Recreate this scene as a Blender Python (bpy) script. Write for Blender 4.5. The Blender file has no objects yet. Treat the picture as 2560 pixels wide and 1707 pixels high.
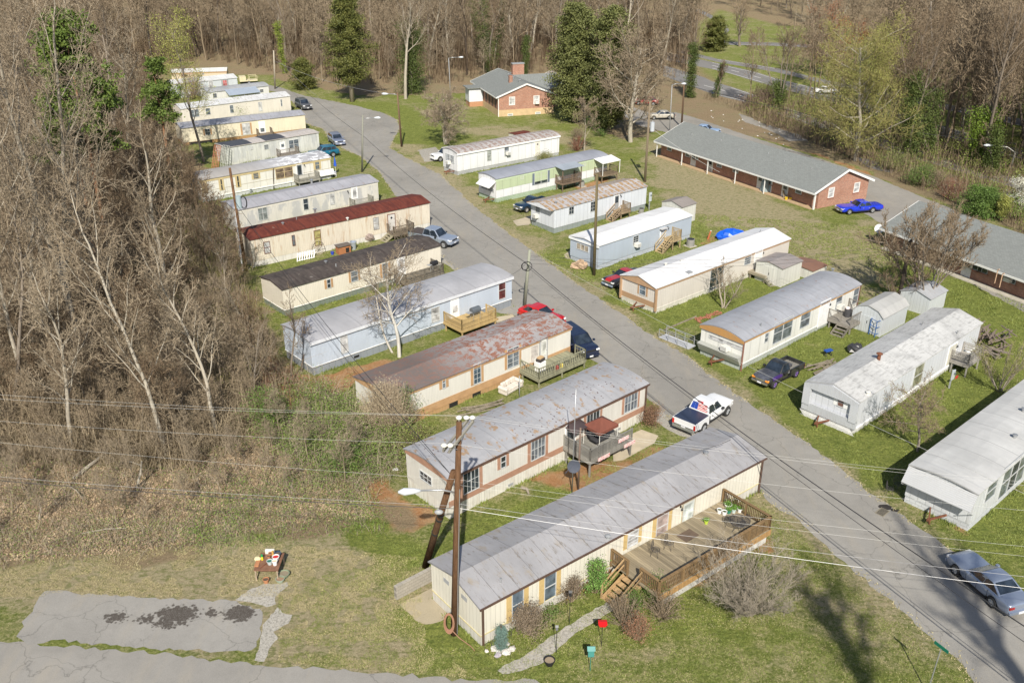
import bpy, math, random
import numpy as np
from mathutils import Vector, Matrix
random.seed(7)
RNG = np.random.default_rng(7)
C = bpy.context.scene.collection
scene = bpy.context.scene

# ---------------------------------------------------------------- camera, sky, sun
FPX, PITCH, CAMH = 2300.0, math.radians(25.55), 34.0
cam_d = bpy.data.cameras.new('camera')
cam = bpy.data.objects.new('camera', cam_d); C.objects.link(cam)
cam.location = (0, 0, CAMH)
cam.rotation_euler = (math.radians(90) - PITCH, 0, 0)
cam_d.sensor_width = 36.0
cam_d.lens = FPX / 2560.0 * 36.0
cam_d.clip_start = 0.5
cam_d.clip_end = 4000
scene.camera = cam

SUN_EL, SUN_AZ = math.radians(41), math.radians(-88.0)   # azimuth from +X: the sun stands behind the camera
world = bpy.data.worlds.new("World"); scene.world = world
world.use_nodes = True
wn = world.node_tree.nodes; wl = world.node_tree.links
sky = wn.new('ShaderNodeTexSky'); sky.sky_type = 'NISHITA'; sky.sun_disc = False
sky.sun_elevation = SUN_EL; sky.sun_rotation = math.radians(90) - SUN_AZ
sky.air_density = 1.0; sky.dust_density = 1.2; sky.ozone_density = 1.0
wl.new(sky.outputs[0], wn['Background'].inputs[0]); wn['Background'].inputs[1].default_value = 0.085
sd = bpy.data.lights.new('sun', 'SUN'); sd.energy = 5.0; sd.angle = math.radians(0.5); sd.color = (1.0, 0.94, 0.83)
sun = bpy.data.objects.new('sun', sd); C.objects.link(sun)
sv = Vector((math.cos(SUN_AZ)*math.cos(SUN_EL), math.sin(SUN_AZ)*math.cos(SUN_EL), math.sin(SUN_EL)))
sun.location = (0, -30, 80)
sun.rotation_euler = sv.to_track_quat('Z', 'Y').to_euler()
scene.view_settings.view_transform = 'Standard'; scene.view_settings.look = 'None'
scene.view_settings.exposure = 0.33; scene.view_settings.gamma = 1.0
scene.render.resolution_x = 1024; scene.render.resolution_y = 682

# ---------------------------------------------------------------- surveying: the photo's pixels to metres on the ground
_c, _s = math.cos(PITCH), math.sin(PITCH)
RG = dict(A=(400,120,2.94),B=(1000,120,2.94),C=(1760,0,2.94),D=(1200,450,2.94),E=(1760,450,2.94),F=(500,500,2.94),G=(0,0,2.94),H=(0,533,2.94),I=(0,1174,2.94),J=(850,800,2.94),K=(900,1174,2.94),L=(1400,1100,2.94),M=(1760,1174,2.94),N=(1760,800,2.94),O=(600,0,2.94),P=(1100,0,2.94),Q=(1560,500,4.704),R=(0,900,3.36),S=(2060,500,4.704),T=(2160,300,5.88),U=(1060,640,4.704),V=(440,380,4.704),X=(0,0,.91875),Z=(0,0,1.0),
  a=(1660,960,11.76),b=(1860,870,11.76),c=(720,230,7.84),d=(1040,350,22.4),e=(1260,470,15.68),f=(1040,550,17.42),g=(1380,1060,9.8),h=(600,1330,11.2),i=(1060,1000,3.92),j=(400,130,5.8075),k=(1200,1500,3.36),l=(2300,750,3.584),m=(1900,400,4.48),n=(1760,120,2.688),o=(1480,1400,4.478))
def px(k, x, y):
    a = RG[k]; return (a[0]+x/a[2], a[1]+y/a[2])
def ray(q):
    x = q[0]-1280; y = 853.5-q[1]
    return Vector((x, FPX*_c+y*_s, y*_c-FPX*_s))
def at(q, z=0.0):                      # where the sight line of pixel q meets height z
    d = ray(q); k = (CAMH-z)/-d.z
    return Vector((d.x*k, d.y*k, z))
def G(k, x, y, z=0.0): return at(px(k, x, y), z)
def atY(q, Y):                         # where it meets the distance Y
    d = ray(q); k = Y/d.y
    return Vector((d.x*k, Y, CAMH+d.z*k))
def upright(k0, x0, y0, k1, x1, y1):   # foot on the ground, top straight above it in depth
    b = G(k0, x0, y0); return b, atY(px(k1, x1, y1), b.y)

# ---------------------------------------------------------------- object helpers
def setp(o, label=None, cat=None, group=None, kind=None):
    if label: o['label'] = label
    if cat: o['category'] = cat
    if group: o['group'] = group
    if kind: o['kind'] = kind
    return o
def thing(name, label, cat, loc=(0,0,0), rotz=0.0, group=None):
    o = bpy.data.objects.new(name, None); C.objects.link(o)
    o.empty_display_size = 0.3
    o.location = loc; o.rotation_euler = (0, 0, rotz)
    return setp(o, label, cat, group)
class MB:
    def __init__(s): s.v=[]; s.f=[]; s.m=[]; s.cur=0
    def add(s, vs, fs):
        b=len(s.v); s.v.extend([tuple(v) for v in vs])
        for f in fs: s.f.append(tuple(i+b for i in f)); s.m.append(s.cur)
        return s
    def box(s, x0,x1,y0,y1,z0,z1):
        return s.add([(x0,y0,z0),(x1,y0,z0),(x1,y1,z0),(x0,y1,z0),(x0,y0,z1),(x1,y0,z1),(x1,y1,z1),(x0,y1,z1)],
            [(0,3,2,1),(4,5,6,7),(0,1,5,4),(1,2,6,5),(2,3,7,6),(3,0,4,7)])
    def frame_axes(s, a, b):
        a=Vector(a); b=Vector(b); d=(b-a).normalized()
        up=Vector((0,0,1)) if abs(d.z)<.95 else Vector((1,0,0))
        u=d.cross(up).normalized(); w=u.cross(d).normalized()
        return a,b,u,w
    def bar(s, a, b, w, h):
        a,b,u,v=s.frame_axes(a,b); u=u*w/2; v=v*h/2
        return s.add([a-u-v,a+u-v,a+u+v,a-u+v,b-u-v,b+u-v,b+u+v,b-u+v],[(0,1,2,3),(7,6,5,4),(0,4,5,1),(1,5,6,2),(2,6,7,3),(3,7,4,0)])
    def tube(s, pts, rad, n=6, cap=True):
        pts=[Vector(p) for p in pts]; k=len(pts)
        rad=rad if hasattr(rad,'__len__') else [rad]*k
        b=len(s.v); ref=None
        for i,p in enumerate(pts):
            d=(pts[min(i+1,k-1)]-pts[max(i-1,0)]).normalized()
            if ref is None:
                ref=Vector((0,0,1)) if abs(d.z)<.9 else Vector((1,0,0))
            u=d.cross(ref).normalized(); w=u.cross(d).normalized(); ref=w
            for j in range(n):
                t=2*math.pi*j/n; q=p+(u*math.cos(t)+w*math.sin(t))*rad[i]; s.v.append(tuple(q))
        for i in range(k-1):
            for j in range(n):
                s.f.append((b+i*n+j,b+i*n+(j+1)%n,b+(i+1)*n+(j+1)%n,b+(i+1)*n+j)); s.m.append(s.cur)
        if cap:
            s.f.append(tuple(b+j for j in reversed(range(n)))); s.m.append(s.cur)
            s.f.append(tuple(b+(k-1)*n+j for j in range(n))); s.m.append(s.cur)
        return s
    def cyl(s, x,y,z0,z1,r0,r1=None,n=16): return s.tube([(x,y,z0),(x,y,z1)],[r0,r0 if r1 is None else r1],n)
    def quad(s,a,b,c,d): return s.add([a,b,c,d],[(0,1,2,3)])
    def prismx(s, poly, x0, x1):       # polygon in (y,z) swept along x
        n=len(poly)
        return s.add([(x0,y,z) for y,z in poly]+[(x1,y,z) for y,z in poly],
            [tuple(range(n)),tuple(reversed(range(n,2*n)))]+[(i,i+n,(i+1)%n+n,(i+1)%n) for i in range(n)])
    def prismy(s, poly, y0, y1):
        n=len(poly)
        return s.add([(x,y0,z) for x,z in poly]+[(x,y1,z) for x,z in poly],
            [tuple(reversed(range(n))),tuple(range(n,2*n))]+[((i+1)%n,(i+1)%n+n,i+n,i) for i in range(n)])
    def prismz(s, poly, z0, z1):
        n=len(poly)
        return s.add([(x,y,z0) for x,y in poly]+[(x,y,z1) for x,y in poly],
            [tuple(reversed(range(n))),tuple(range(n,2*n))]+[(i,(i+1)%n,(i+1)%n+n,i+n) for i in range(n)])
    def blob(s, c, r, nu=10, nv=7, jit=0.0):
        rx,ry,rz = r if hasattr(r,'__len__') else (r,r,r)
        b=len(s.v)
        for i in range(nv+1):
            ph=math.pi*i/nv
            for j in range(nu):
                t=2*math.pi*j/nu; q=1+random.uniform(-jit,jit)
                s.v.append((c[0]+rx*q*math.sin(ph)*math.cos(t),c[1]+ry*q*math.sin(ph)*math.sin(t),c[2]+rz*q*math.cos(ph)))
        for i in range(nv):
            for j in range(nu):
                s.f.append((b+i*nu+j,b+(i+1)*nu+j,b+(i+1)*nu+(j+1)%nu,b+i*nu+(j+1)%nu)); s.m.append(s.cur)
        return s
    def build(s, name, mats, parent=None, smooth=False, loc=None, rotz=None, bevel=0, matw=None):
        me=bpy.data.meshes.new(name); me.from_pydata(s.v,[],s.f)
        for m in (mats if isinstance(mats,(list,tuple)) else [mats]): me.materials.append(m)
        if any(s.m): me.polygons.foreach_set('material_index',s.m)
        if smooth: me.polygons.foreach_set('use_smooth',[True]*len(me.polygons))
        me.update()
        o=bpy.data.objects.new(name,me); C.objects.link(o)
        if parent: o.parent=parent
        if loc is not None: o.location=loc
        if rotz is not None: o.rotation_euler=(0,0,rotz)
        if matw is not None: o.matrix_world=matw
        if bevel:
            md=o.modifiers.new('bevel','BEVEL'); md.width=bevel; md.segments=2; md.limit_method='ANGLE'
        return o
def top(o,label,cat,group=None): return setp(o,label,cat,group)

# ---------------------------------------------------------------- materials
def new_mat(name):
    m=bpy.data.materials.new(name); m.use_nodes=True
    nt=m.node_tree; return m,nt,nt.nodes,nt.links,nt.nodes['Principled BSDF']
def rgb(c): return (c[0],c[1],c[2],1.0)
def hx(h):      # photo-like sRGB hex to linear
    h=h.lstrip('#'); o=[]
    for i in (0,2,4):
        v=int(h[i:i+2],16)/255; o.append(v/12.92 if v<=.04045 else ((v+.055)/1.055)**2.4)
    return tuple(o)
def sc(c,k): return tuple(min(1,v*k) for v in c)
class NT:
    """small node helper"""
    def __init__(s,nt): s.nt=nt; s.n=nt.nodes; s.l=nt.links
    def link(s,a,b): s.l.new(a,b)
    def coord(s,kind='Object'): return s.n.new('ShaderNodeTexCoord').outputs[kind]
    def mapping(s,v,scale=(1,1,1),rot=(0,0,0),loc=(0,0,0)):
        m=s.n.new('ShaderNodeMapping'); s.link(v,m.inputs[0]); m.inputs['Scale'].default_value=scale; m.inputs['Rotation'].default_value=rot; m.inputs['Location'].default_value=loc; return m.outputs[0]
    def noise(s,v,scale=5,detail=4,rough=.6,dist=0):
        t=s.n.new('ShaderNodeTexNoise'); s.link(v,t.inputs['Vector']); t.inputs['Scale'].default_value=scale; t.inputs['Detail'].default_value=detail; t.inputs['Roughness'].default_value=rough; t.inputs['Distortion'].default_value=dist; return t.outputs['Fac']
    def ramp(s,f,stops):
        r=s.n.new('ShaderNodeValToRGB'); s.link(f,r.inputs[0]); e=r.color_ramp.elements
        while len(e)<len(stops): e.new(.5)
        for i,(p,c) in enumerate(stops): e[i].position=p; e[i].color=(c,c,c,1) if not hasattr(c,'__len__') else rgb(c)
        return r.outputs[0]
    def mix(s,f,a,b,mode='MIX'):
        m=s.n.new('ShaderNodeMix'); m.data_type='RGBA'; m.blend_type=mode
        for idx,val in ((0,f),(6,a),(7,b)):
            if hasattr(val,'is_linked') or isinstance(val,bpy.types.NodeSocket): s.link(val,m.inputs[idx])
            elif idx==0: m.inputs[0].default_value=val
            else: m.inputs[idx].default_value=rgb(val) if len(val)==3 else val
        return m.outputs[2]
    def math(s,op,a,b=None,clamp=False):
        m=s.n.new('ShaderNodeMath'); m.operation=op; m.use_clamp=clamp
        for i,val in ((0,a),(1,b)):
            if val is None: continue
            if isinstance(val,bpy.types.NodeSocket): s.link(val,m.inputs[i])
            else: m.inputs[i].default_value=val
        return m.outputs[0]
    def sep(s,v):
        x=s.n.new('ShaderNodeSeparateXYZ'); s.link(v,x.inputs[0]); return x.outputs
    def comb(s,x,y,z):
        m=s.n.new('ShaderNodeCombineXYZ')
        for i,v in enumerate((x,y,z)):
            if isinstance(v,bpy.types.NodeSocket): s.link(v,m.inputs[i])
            else: m.inputs[i].default_value=v
        return m.outputs[0]
    def bump(s,h,strength=.3,dist=.02):
        b=s.n.new('ShaderNodeBump'); s.link(h,b.inputs['Height']); b.inputs['Strength'].default_value=strength; b.inputs['Distance'].default_value=dist; return b.outputs[0]
_mc={}
def plain(col, rough=.6, var=.12, scale=3.0, metal=0.0, spec=.5, bump=0.0, fine=None):
    key=('plain',tuple(round(c,4) for c in col),rough,var,scale,metal,spec,bump)
    if key in _mc: return _mc[key]
    m,nt,n,l,b=new_mat('painted'); t=NT(nt)
    v=t.coord(); f=t.noise(v,scale,6,.65)
    c=t.mix(t.ramp(f,[(.3,0.),(.7,1.)]), sc(col,1-var), sc(col,1+var))
    l.new(c,b.inputs['Base Color']); b.inputs['Roughness'].default_value=rough; b.inputs['Metallic'].default_value=metal
    b.inputs['Specular IOR Level'].default_value=spec
    if bump: l.new(t.bump(t.noise(v,scale*6,4),bump,.02),b.inputs['Normal'])
    _mc[key]=m; return m
def siding(col, period=.2, dirt=.25, ribs=True, stain=None, horiz=False, depth=.012, patch=0.0):
    key=('siding',tuple(round(c,4) for c in col),period,dirt,ribs,stain,horiz,patch)
    if key in _mc: return _mc[key]
    m,nt,n,l,b=new_mat('metal_siding'); t=NT(nt)
    v=t.coord(); x,y,z=t.sep(v)
    u=z if horiz else t.math('ADD',x,y)
    w=t.math('FRACT',t.math('DIVIDE',u,period))
    g=t.ramp(w,[(0.,0.),(.1,1.),(.9,1.),(1.,0.)])        # a groove per panel
    streak=t.noise(t.mapping(v,(2.2,2.2,.25)),1.6,6,.7)
    fine=t.noise(t.mapping(v,(7,7,.8)),2.0,4,.7)
    big=t.noise(v,.45,3,.5)
    c=t.mix(t.ramp(streak,[(.42,0.),(.75,dirt)]), col, sc((.55,.5,.42),.45))
    c=t.mix(t.ramp(fine,[(.5,0.),(.8,dirt*.7)]), c, sc(col,.6))
    c=t.mix(t.ramp(big,[(.35,.0),(.7,.22)]), c, sc(col,.7))
    drip=t.noise(t.mapping(v,(5,5,.12)),2.4,5,.75); zf=t.ramp(t.math('DIVIDE',z,3.0),[(.15,.9),(.40,.12),(.75,.12),(.95,.8)]); c=t.mix(t.math('MULTIPLY',t.ramp(drip,[(.50,0.),(.68,.55)]),zf), c, (.26,.22,.17))
    if patch:
        pn=t.noise(t.mapping(v,(.9,.9,.35)),1.3,5,.6)
        c=t.mix(t.ramp(pn,[(.48,0.),(.56,patch)]), c, (.30,.32,.36))
    if stain:
        sn=t.noise(t.mapping(v,(1.6,1.6,.18)),2.2,6,.7)
        c=t.mix(t.ramp(sn,[(.55,0.),(.72,.8)]), c, stain)
    # darker line along each panel groove
    if ribs: c=t.mix(t.ramp(w,[(0.,.45),(.09,0.),(.91,0.),(1.,.45)]), c, sc(col,.55))
    l.new(c,b.inputs['Base Color']); b.inputs['Roughness'].default_value=.5
    if ribs: l.new(t.bump(g,.8,depth),b.inputs['Normal'])
    _mc[key]=m; return m
def roofing(base, kind='grey', seam=1.0, rust=(.22,.09,.035)):
    key=('roof',tuple(round(c,4) for c in base),kind,seam,tuple(rust))
    if key in _mc: return _mc[key]
    m,nt,n,l,b=new_mat('roof_metal'); t=NT(nt)
    v=t.coord(); x,y,z=t.sep(v)
    big=t.noise(v,.35,4,.55); mid=t.noise(t.mapping(v,(1.6,.35,1)),1.6,6,.65); fine=t.noise(v,14,5,.7)
    w=t.math('FRACT',t.math('DIVIDE',x,seam))
    c=t.mix(t.ramp(big,[(.3,0.),(.7,1.)]), sc(base,.86), sc(base,1.1))
    c=t.mix(t.ramp(mid,[(.42,0.),(.75,.35)]), c, sc(base,.62))
    c=t.mix(t.ramp(fine,[(.45,0.),(.8,.25)]), c, sc(base,.7))
    seamf=t.ramp(w,[(0.,.55),(.03,0.),(.97,0.),(1.,.55)])
    if kind in('grey','streak','stripes','heavy','red','spots','white','dark','band','ribs'):
        pass
    if kind=='streak':        # dark dirt streaks down the slope
        s1=t.math('ADD',t.noise(t.mapping(v,(3.2,.7,1)),2.0,7,.75,.3),t.ramp(w,[(0.,.07),(.08,0.),(.92,0.),(1.,.07)]))
        c=t.mix(t.ramp(s1,[(.56,0.),(.66,.75)]), c, (.15,.12,.085))
        s3=t.noise(t.mapping(v,(1.2,.5,1)),1.1,7,.7); c=t.mix(t.ramp(s3,[(.56,0.),(.68,.55)]), c, (.30,.24,.16))
    if kind=='streakx':
        s1=t.noise(t.mapping(v,(.8,3.4,1)),1.6,7,.75,.3)
        c=t.mix(t.ramp(s1,[(.50,0.),(.68,.6)]), c, (.13,.125,.12))
        s2=t.noise(t.mapping(v,(.9,.9,1)),.6,4,.6)
        c=t.mix(t.ramp(s2,[(.55,0.),(.72,.45)]), c, (.1,.1,.1))
    if kind=='stripes':       # rusted panels between bare seams
        pn=t.noise(t.mapping(v,(1/seam,.28,1)),1.0,1,.5)
        fl=t.noise(v,2.3,5,.7)
        mask=t.math('MULTIPLY',t.ramp(fl,[(.42,0.),(.52,1.)]),t.ramp(w,[(0.,0.),(.16,0.),(.24,1.),(.84,1.),(.92,0.)]))
        side=t.ramp(y,[(0.,0.),(.10,1.),(.45,1.),(.58,0.)]) if False else None
        c=t.mix(mask, c, rust)
        fr=t.noise(v,9,4,.7); c=t.mix(t.math('MULTIPLY',mask,t.ramp(fr,[(.45,0.),(.6,.5)])), c, sc(rust,1.8))
    if kind=='heavy':         # paint flaking off red rust
        fl=t.noise(t.mapping(v,(1.0,1.4,1)),1.5,8,.78,.4)
        mask=t.ramp(fl,[(.485,0.),(.53,1.)])
        xr=t.math('DIVIDE',x,18.0)
        gate=t.ramp(xr,[(.2,.35),(.5,1.)])
        mask=t.math('MULTIPLY',mask,gate)
        mask=t.math('MULTIPLY',mask,t.ramp(w,[(0.,.2),(.10,1.),(.92,1.),(1.,.2)]))
        c=t.mix(t.ramp(xr,[(.25,.8),(.55,0.)]), c, (.11,.085,.075))
        c=t.mix(mask, c, rust)
        c=t.mix(t.math('MULTIPLY',mask,t.ramp(fine,[(.5,0.),(.7,.45)])), c, (.5,.4,.34))
    if kind=='red':
        c=t.mix(t.ramp(mid,[(.35,0.),(.7,1.)]), (.085,.018,.012), (.17,.042,.024))
        s1=t.noise(t.mapping(v,(2.4,.6,1)),2.4,6,.7)
        c=t.mix(t.ramp(s1,[(.62,0.),(.72,.8)]), c, (.42,.16,.055))
        s2=t.noise(v,1.1,6,.7); c=t.mix(t.ramp(s2,[(.66,0.),(.72,.5)]), c, (.4,.33,.28))
        c=t.mix(t.ramp(w,[(0.,.7),(.05,0.),(.95,0.),(1.,.7)]), c, (.05,.012,.01))
    if kind=='spots':
        vo=n.new('ShaderNodeTexVoronoi'); vo.inputs['Scale'].default_value=3.4; l.new(t.mapping(v,(1,1,1)),vo.inputs['Vector'])
        reg=t.noise(v,.5,3,.5)
        sp=t.math('MULTIPLY',t.ramp(vo.outputs['Distance'],[(.13,1.),(.21,0.)]),t.ramp(reg,[(.42,0.),(.55,1.)]))
        c=t.mix(sp, c, (.09,.035,.03))
        fl=t.noise(t.mapping(v,(1.2,.7,1)),1.25,6,.7); c=t.mix(t.ramp(fl,[(.565,0.),(.62,.85)]), c, (.32,.20,.10))
    if kind=='patches':
        fl=t.noise(t.mapping(v,(2.6,.8,1)),1.3,7,.75); c=t.mix(t.ramp(fl,[(.60,0.),(.65,.85)]), c, (.26,.13,.06))
        fl2=t.math('ADD',t.noise(t.mapping(v,(4,.8,1)),2.0,5,.7),t.ramp(w,[(0.,.12),(.10,0.),(.90,0.),(1.,.12)])); c=t.mix(t.ramp(fl2,[(.5,0.),(.75,.5)]), c, sc(base,.6))
    if kind=='dark':
        c=t.mix(t.ramp(mid,[(.35,0.),(.7,1.)]), (.045,.036,.032), (.10,.082,.072))
        s2=t.noise(t.mapping(v,(.8,1.6,1)),1.3,7,.75); c=t.mix(t.ramp(s2,[(.60,0.),(.70,.6)]), c, (.36,.33,.30))
    if kind=='whitepatch':
        fl=t.noise(t.mapping(v,(.9,1.5,1)),.9,5,.65); xr=t.math('DIVIDE',x,18.0)
        mk=t.math('MULTIPLY',t.ramp(fl,[(.50,0.),(.53,1.)]),t.ramp(xr,[(.5,0.),(.72,1.)]))
        c=t.mix(mk, c, (.75,.76,.78))
        c=t.mix(t.ramp(xr,[(.3,.6),(.6,0.)]), c, (.34,.31,.27))
    if kind=='white':
        s1=t.noise(t.mapping(v,(1.5,.5,1)),1.8,6,.7); c=t.mix(t.ramp(s1,[(.55,0.),(.8,.35)]), c, (.45,.46,.48))
    c=t.mix(seamf, c, sc(base,.55) if kind not in('red','dark') else (.04,.02,.02))
    l.new(c,b.inputs['Base Color']); b.inputs['Roughness'].default_value=.55 if kind not in('red','dark','heavy') else .8
    b.inputs['Specular IOR Level'].default_value=.4
    h=t.math('ADD',t.ramp(w,[(0.,1.),(.03,0.),(.97,0.),(1.,1.)]),t.math('MULTIPLY',mid,.5))
    l.new(t.bump(h,.6,.02),b.inputs['Normal'])
    _mc[key]=m; return m
def shingle(base):
    m,nt,n,l,b=new_mat('asphalt_shingle'); t=NT(nt)
    v=t.coord(); br=n.new('ShaderNodeTexBrick'); br.inputs['Scale'].default_value=1.0
    l.new(t.mapping(v,(1,1,1)),br.inputs['Vector'])
    br.inputs['Color1'].default_value=rgb(sc(base,.85)); br.inputs['Color2'].default_value=rgb(sc(base,1.12)); br.inputs['Mortar'].default_value=rgb(sc(base,.55))
    br.inputs['Brick Width'].default_value=.32; br.inputs['Row Height'].default_value=.15; br.inputs['Mortar Size'].default_value=.012
    f=t.noise(v,.5,5,.6); c=t.mix(t.ramp(f,[(.35,0.),(.75,.5)]), br.outputs['Color'], sc(base,.75))
    g=t.noise(v,30,3,.7); c=t.mix(t.ramp(g,[(.3,.0),(.7,.35)]), c, sc(base,1.4))
    l.new(c,b.inputs['Base Color']); b.inputs['Roughness'].default_value=.9
    l.new(t.bump(br.outputs['Fac'],.4,.01),b.inputs['Normal']); return m
def brick(base=(.24,.085,.05), mortar=(.42,.36,.3)):
    m,nt,n,l,b=new_mat('brick'); t=NT(nt)
    v=t.coord(); x,y,z=t.sep(v)
    vv=t.comb(t.math('ADD',x,y),z,0.0)
    br=n.new('ShaderNodeTexBrick'); l.new(vv,br.inputs['Vector']); br.inputs['Scale'].default_value=1.0
    br.inputs['Brick Width'].default_value=.24; br.inputs['Row Height'].default_value=.085; br.inputs['Mortar Size'].default_value=.010
    br.inputs['Color1'].default_value=rgb(sc(base,.8)); br.inputs['Color2'].default_value=rgb(sc(base,1.3)); br.inputs['Mortar'].default_value=rgb(mortar)
    f=t.noise(v,1.2,5,.6); c=t.mix(t.ramp(f,[(.4,0.),(.8,.5)]), br.outputs['Color'], sc(base,.7))
    l.new(c,b.inputs['Base Color']); b.inputs['Roughness'].default_value=.85
    l.new(t.bump(br.outputs['Fac'],.4,-.01),b.inputs['Normal']); return m
def block(base, bw=.4, bh=.2):
    m,nt,n,l,b=new_mat('concrete_block'); t=NT(nt)
    v=t.coord(); x,y,z=t.sep(v)
    br=n.new('ShaderNodeTexBrick'); l.new(t.comb(t.math('ADD',x,y),z,0.0),br.inputs['Vector']); br.inputs['Scale'].default_value=1.0
    br.inputs['Brick Width'].default_value=bw; br.inputs['Row Height'].default_value=bh; br.inputs['Mortar Size'].default_value=.012
    br.inputs['Color1'].default_value=rgb(sc(base,.92)); br.inputs['Color2'].default_value=rgb(sc(base,1.06)); br.inputs['Mortar'].default_value=rgb(sc(base,.6))
    f=t.noise(v,1.2,5,.6); c=t.mix(t.ramp(f,[(.4,0.),(.8,.6)]), br.outputs['Color'], sc(base,.65))
    l.new(c,b.inputs['Base Color']); b.inputs['Roughness'].default_value=.9
    l.new(t.bump(br.outputs['Fac'],.5,-.01),b.inputs['Normal']); return m
def wood(col, plank=.14, axis='x', var=.3):
    key=('wood',tuple(round(c,4) for c in col),plank,axis,var)
    if key in _mc: return _mc[key]
    m,nt,n,l,b=new_mat('weathered_wood'); t=NT(nt)
    v=t.coord(); x,y,z=t.sep(v); a={'x':x,'y':y,'z':z}[axis]
    pl=t.math('DIVIDE',a,plank); w=t.math('FRACT',pl)
    pid=t.noise(t.comb(t.math('FLOOR',pl),0.0,0.0),7.3,0,.5)
    gr=t.noise(t.mapping(v,{'x':(9,.8,4),'y':(.8,9,4),'z':(4,4,.8)}[axis]),3,5,.7)
    c=t.mix(t.ramp(pid,[(.3,0.),(.7,1.)]), sc(col,1-var), sc(col,1+var))
    c=t.mix(t.ramp(gr,[(.4,0.),(.7,.5)]), c, sc(col,.6))
    c=t.mix(t.ramp(w,[(0.,.9),(.07,0.),(.93,0.),(1.,.9)]), c, sc(col,.3))
    l.new(c,b.inputs['Base Color']); b.inputs['Roughness'].default_value=.85
    _mc[key]=m; return m
def glassy(col, rough=.08, spec=.8):
    key=('glass',tuple(round(c,4) for c in col),rough)
    if key in _mc: return _mc[key]
    m,nt,n,l,b=new_mat('window_glass'); t=NT(nt)
    f=t.noise(t.coord(),1.7,3,.5); c=t.mix(t.ramp(f,[(.35,0.),(.65,1.)]), sc(col,.6), sc(col,1.5))
    l.new(c,b.inputs['Base Color']); b.inputs['Roughness'].default_value=rough; b.inputs['Specular IOR Level'].default_value=spec
    _mc[key]=m; return m
def paint(col, rough=.25, dirt=.1, metal=.0):
    key=('paint',tuple(round(c,4) for c in col),rough,dirt)
    if key in _mc: return _mc[key]
    m,nt,n,l,b=new_mat('car_paint'); t=NT(nt); v=t.coord()
    f=t.noise(v,1.4,6,.7); c=t.mix(t.ramp(f,[(.45,0.),(.8,dirt)]), col, (.30,.27,.22))
    l.new(c,b.inputs['Base Color']); b.inputs['Roughness'].default_value=rough; b.inputs['Metallic'].default_value=metal
    b.inputs['Coat Weight'].default_value=.6; b.inputs['Coat Roughness'].default_value=.12
    _mc[key]=m; return m
def pattern_mat(cols, scale=6):
    m,nt,n,l,b=new_mat('printed_cloth'); t=NT(nt); f=t.noise(t.coord(),scale,3,.6)
    st=[(i/max(1,len(cols)-1)*.5+.25,c) for i,c in enumerate(cols)]
    l.new(t.ramp(f,st),b.inputs['Base Color']); b.inputs['Roughness'].default_value=.9; return m
GFR=plain((.50,.51,.51),.5,.05); GL_DARK=glassy((.035,.045,.055)); GL_MID=glassy((.12,.14,.16),.15); GL_CURT=glassy((.42,.42,.42),.3); GL_TINT=glassy((.02,.028,.04),.05,1.0)
WHITE=plain((.78,.78,.77),.5,.06,2); OFFW=plain((.66,.65,.6),.6,.1,2); BLACK=plain((.02,.02,.022),.5,.2); RUBBER=plain((.025,.025,.025),.85,.3)
STEEL=plain((.42,.43,.44),.35,.1,4,.6); GREYM=plain((.3,.31,.32),.5,.15,4); CHROME=plain((.6,.6,.6),.15,.05,3,.9)
CONC=plain((.42,.39,.33),.9,.2,1.2,bump=.2); WOODG=wood((.25,.215,.16)); WOODN=wood((.34,.215,.105)); RUSTM=plain((.16,.06,.03),.9,.4,6)
# ---------------------------------------------------------------- the ground
def pin(poly, X, Y):
    ins=np.zeros(X.shape,bool); n=len(poly)
    for i in range(n):
        x0,y0=poly[i]; x1,y1=poly[(i+1)%n]
        cnd=((y0>Y)!=(y1>Y)); 
        with np.errstate(divide='ignore',invalid='ignore'):
            xx=(x1-x0)*(Y-y0)/((y1-y0) if y1!=y0 else 1e-9)+x0
        ins^=cnd&(X<xx)
    return ins
def pdist(poly, X, Y):
    d=np.full(X.shape,1e9); n=len(poly)
    for i in range(n):
        x0,y0=poly[i]; x1,y1=poly[(i+1)%n]; dx,dy=x1-x0,y1-y0; L=dx*dx+dy*dy+1e-9
        t=np.clip(((X-x0)*dx+(Y-y0)*dy)/L,0,1); d=np.minimum(d,np.hypot(X-x0-t*dx,Y-y0-t*dy))
    return np.where(pin(poly,X,Y),d,-d)
def wp(k, pts): return [tuple(G(k,x,y)[:2]) for x,y in pts]
def soft(poly,X,Y,w=1.5): return np.clip(pdist(poly,X,Y)/w*.5+.5,0,1)

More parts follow.
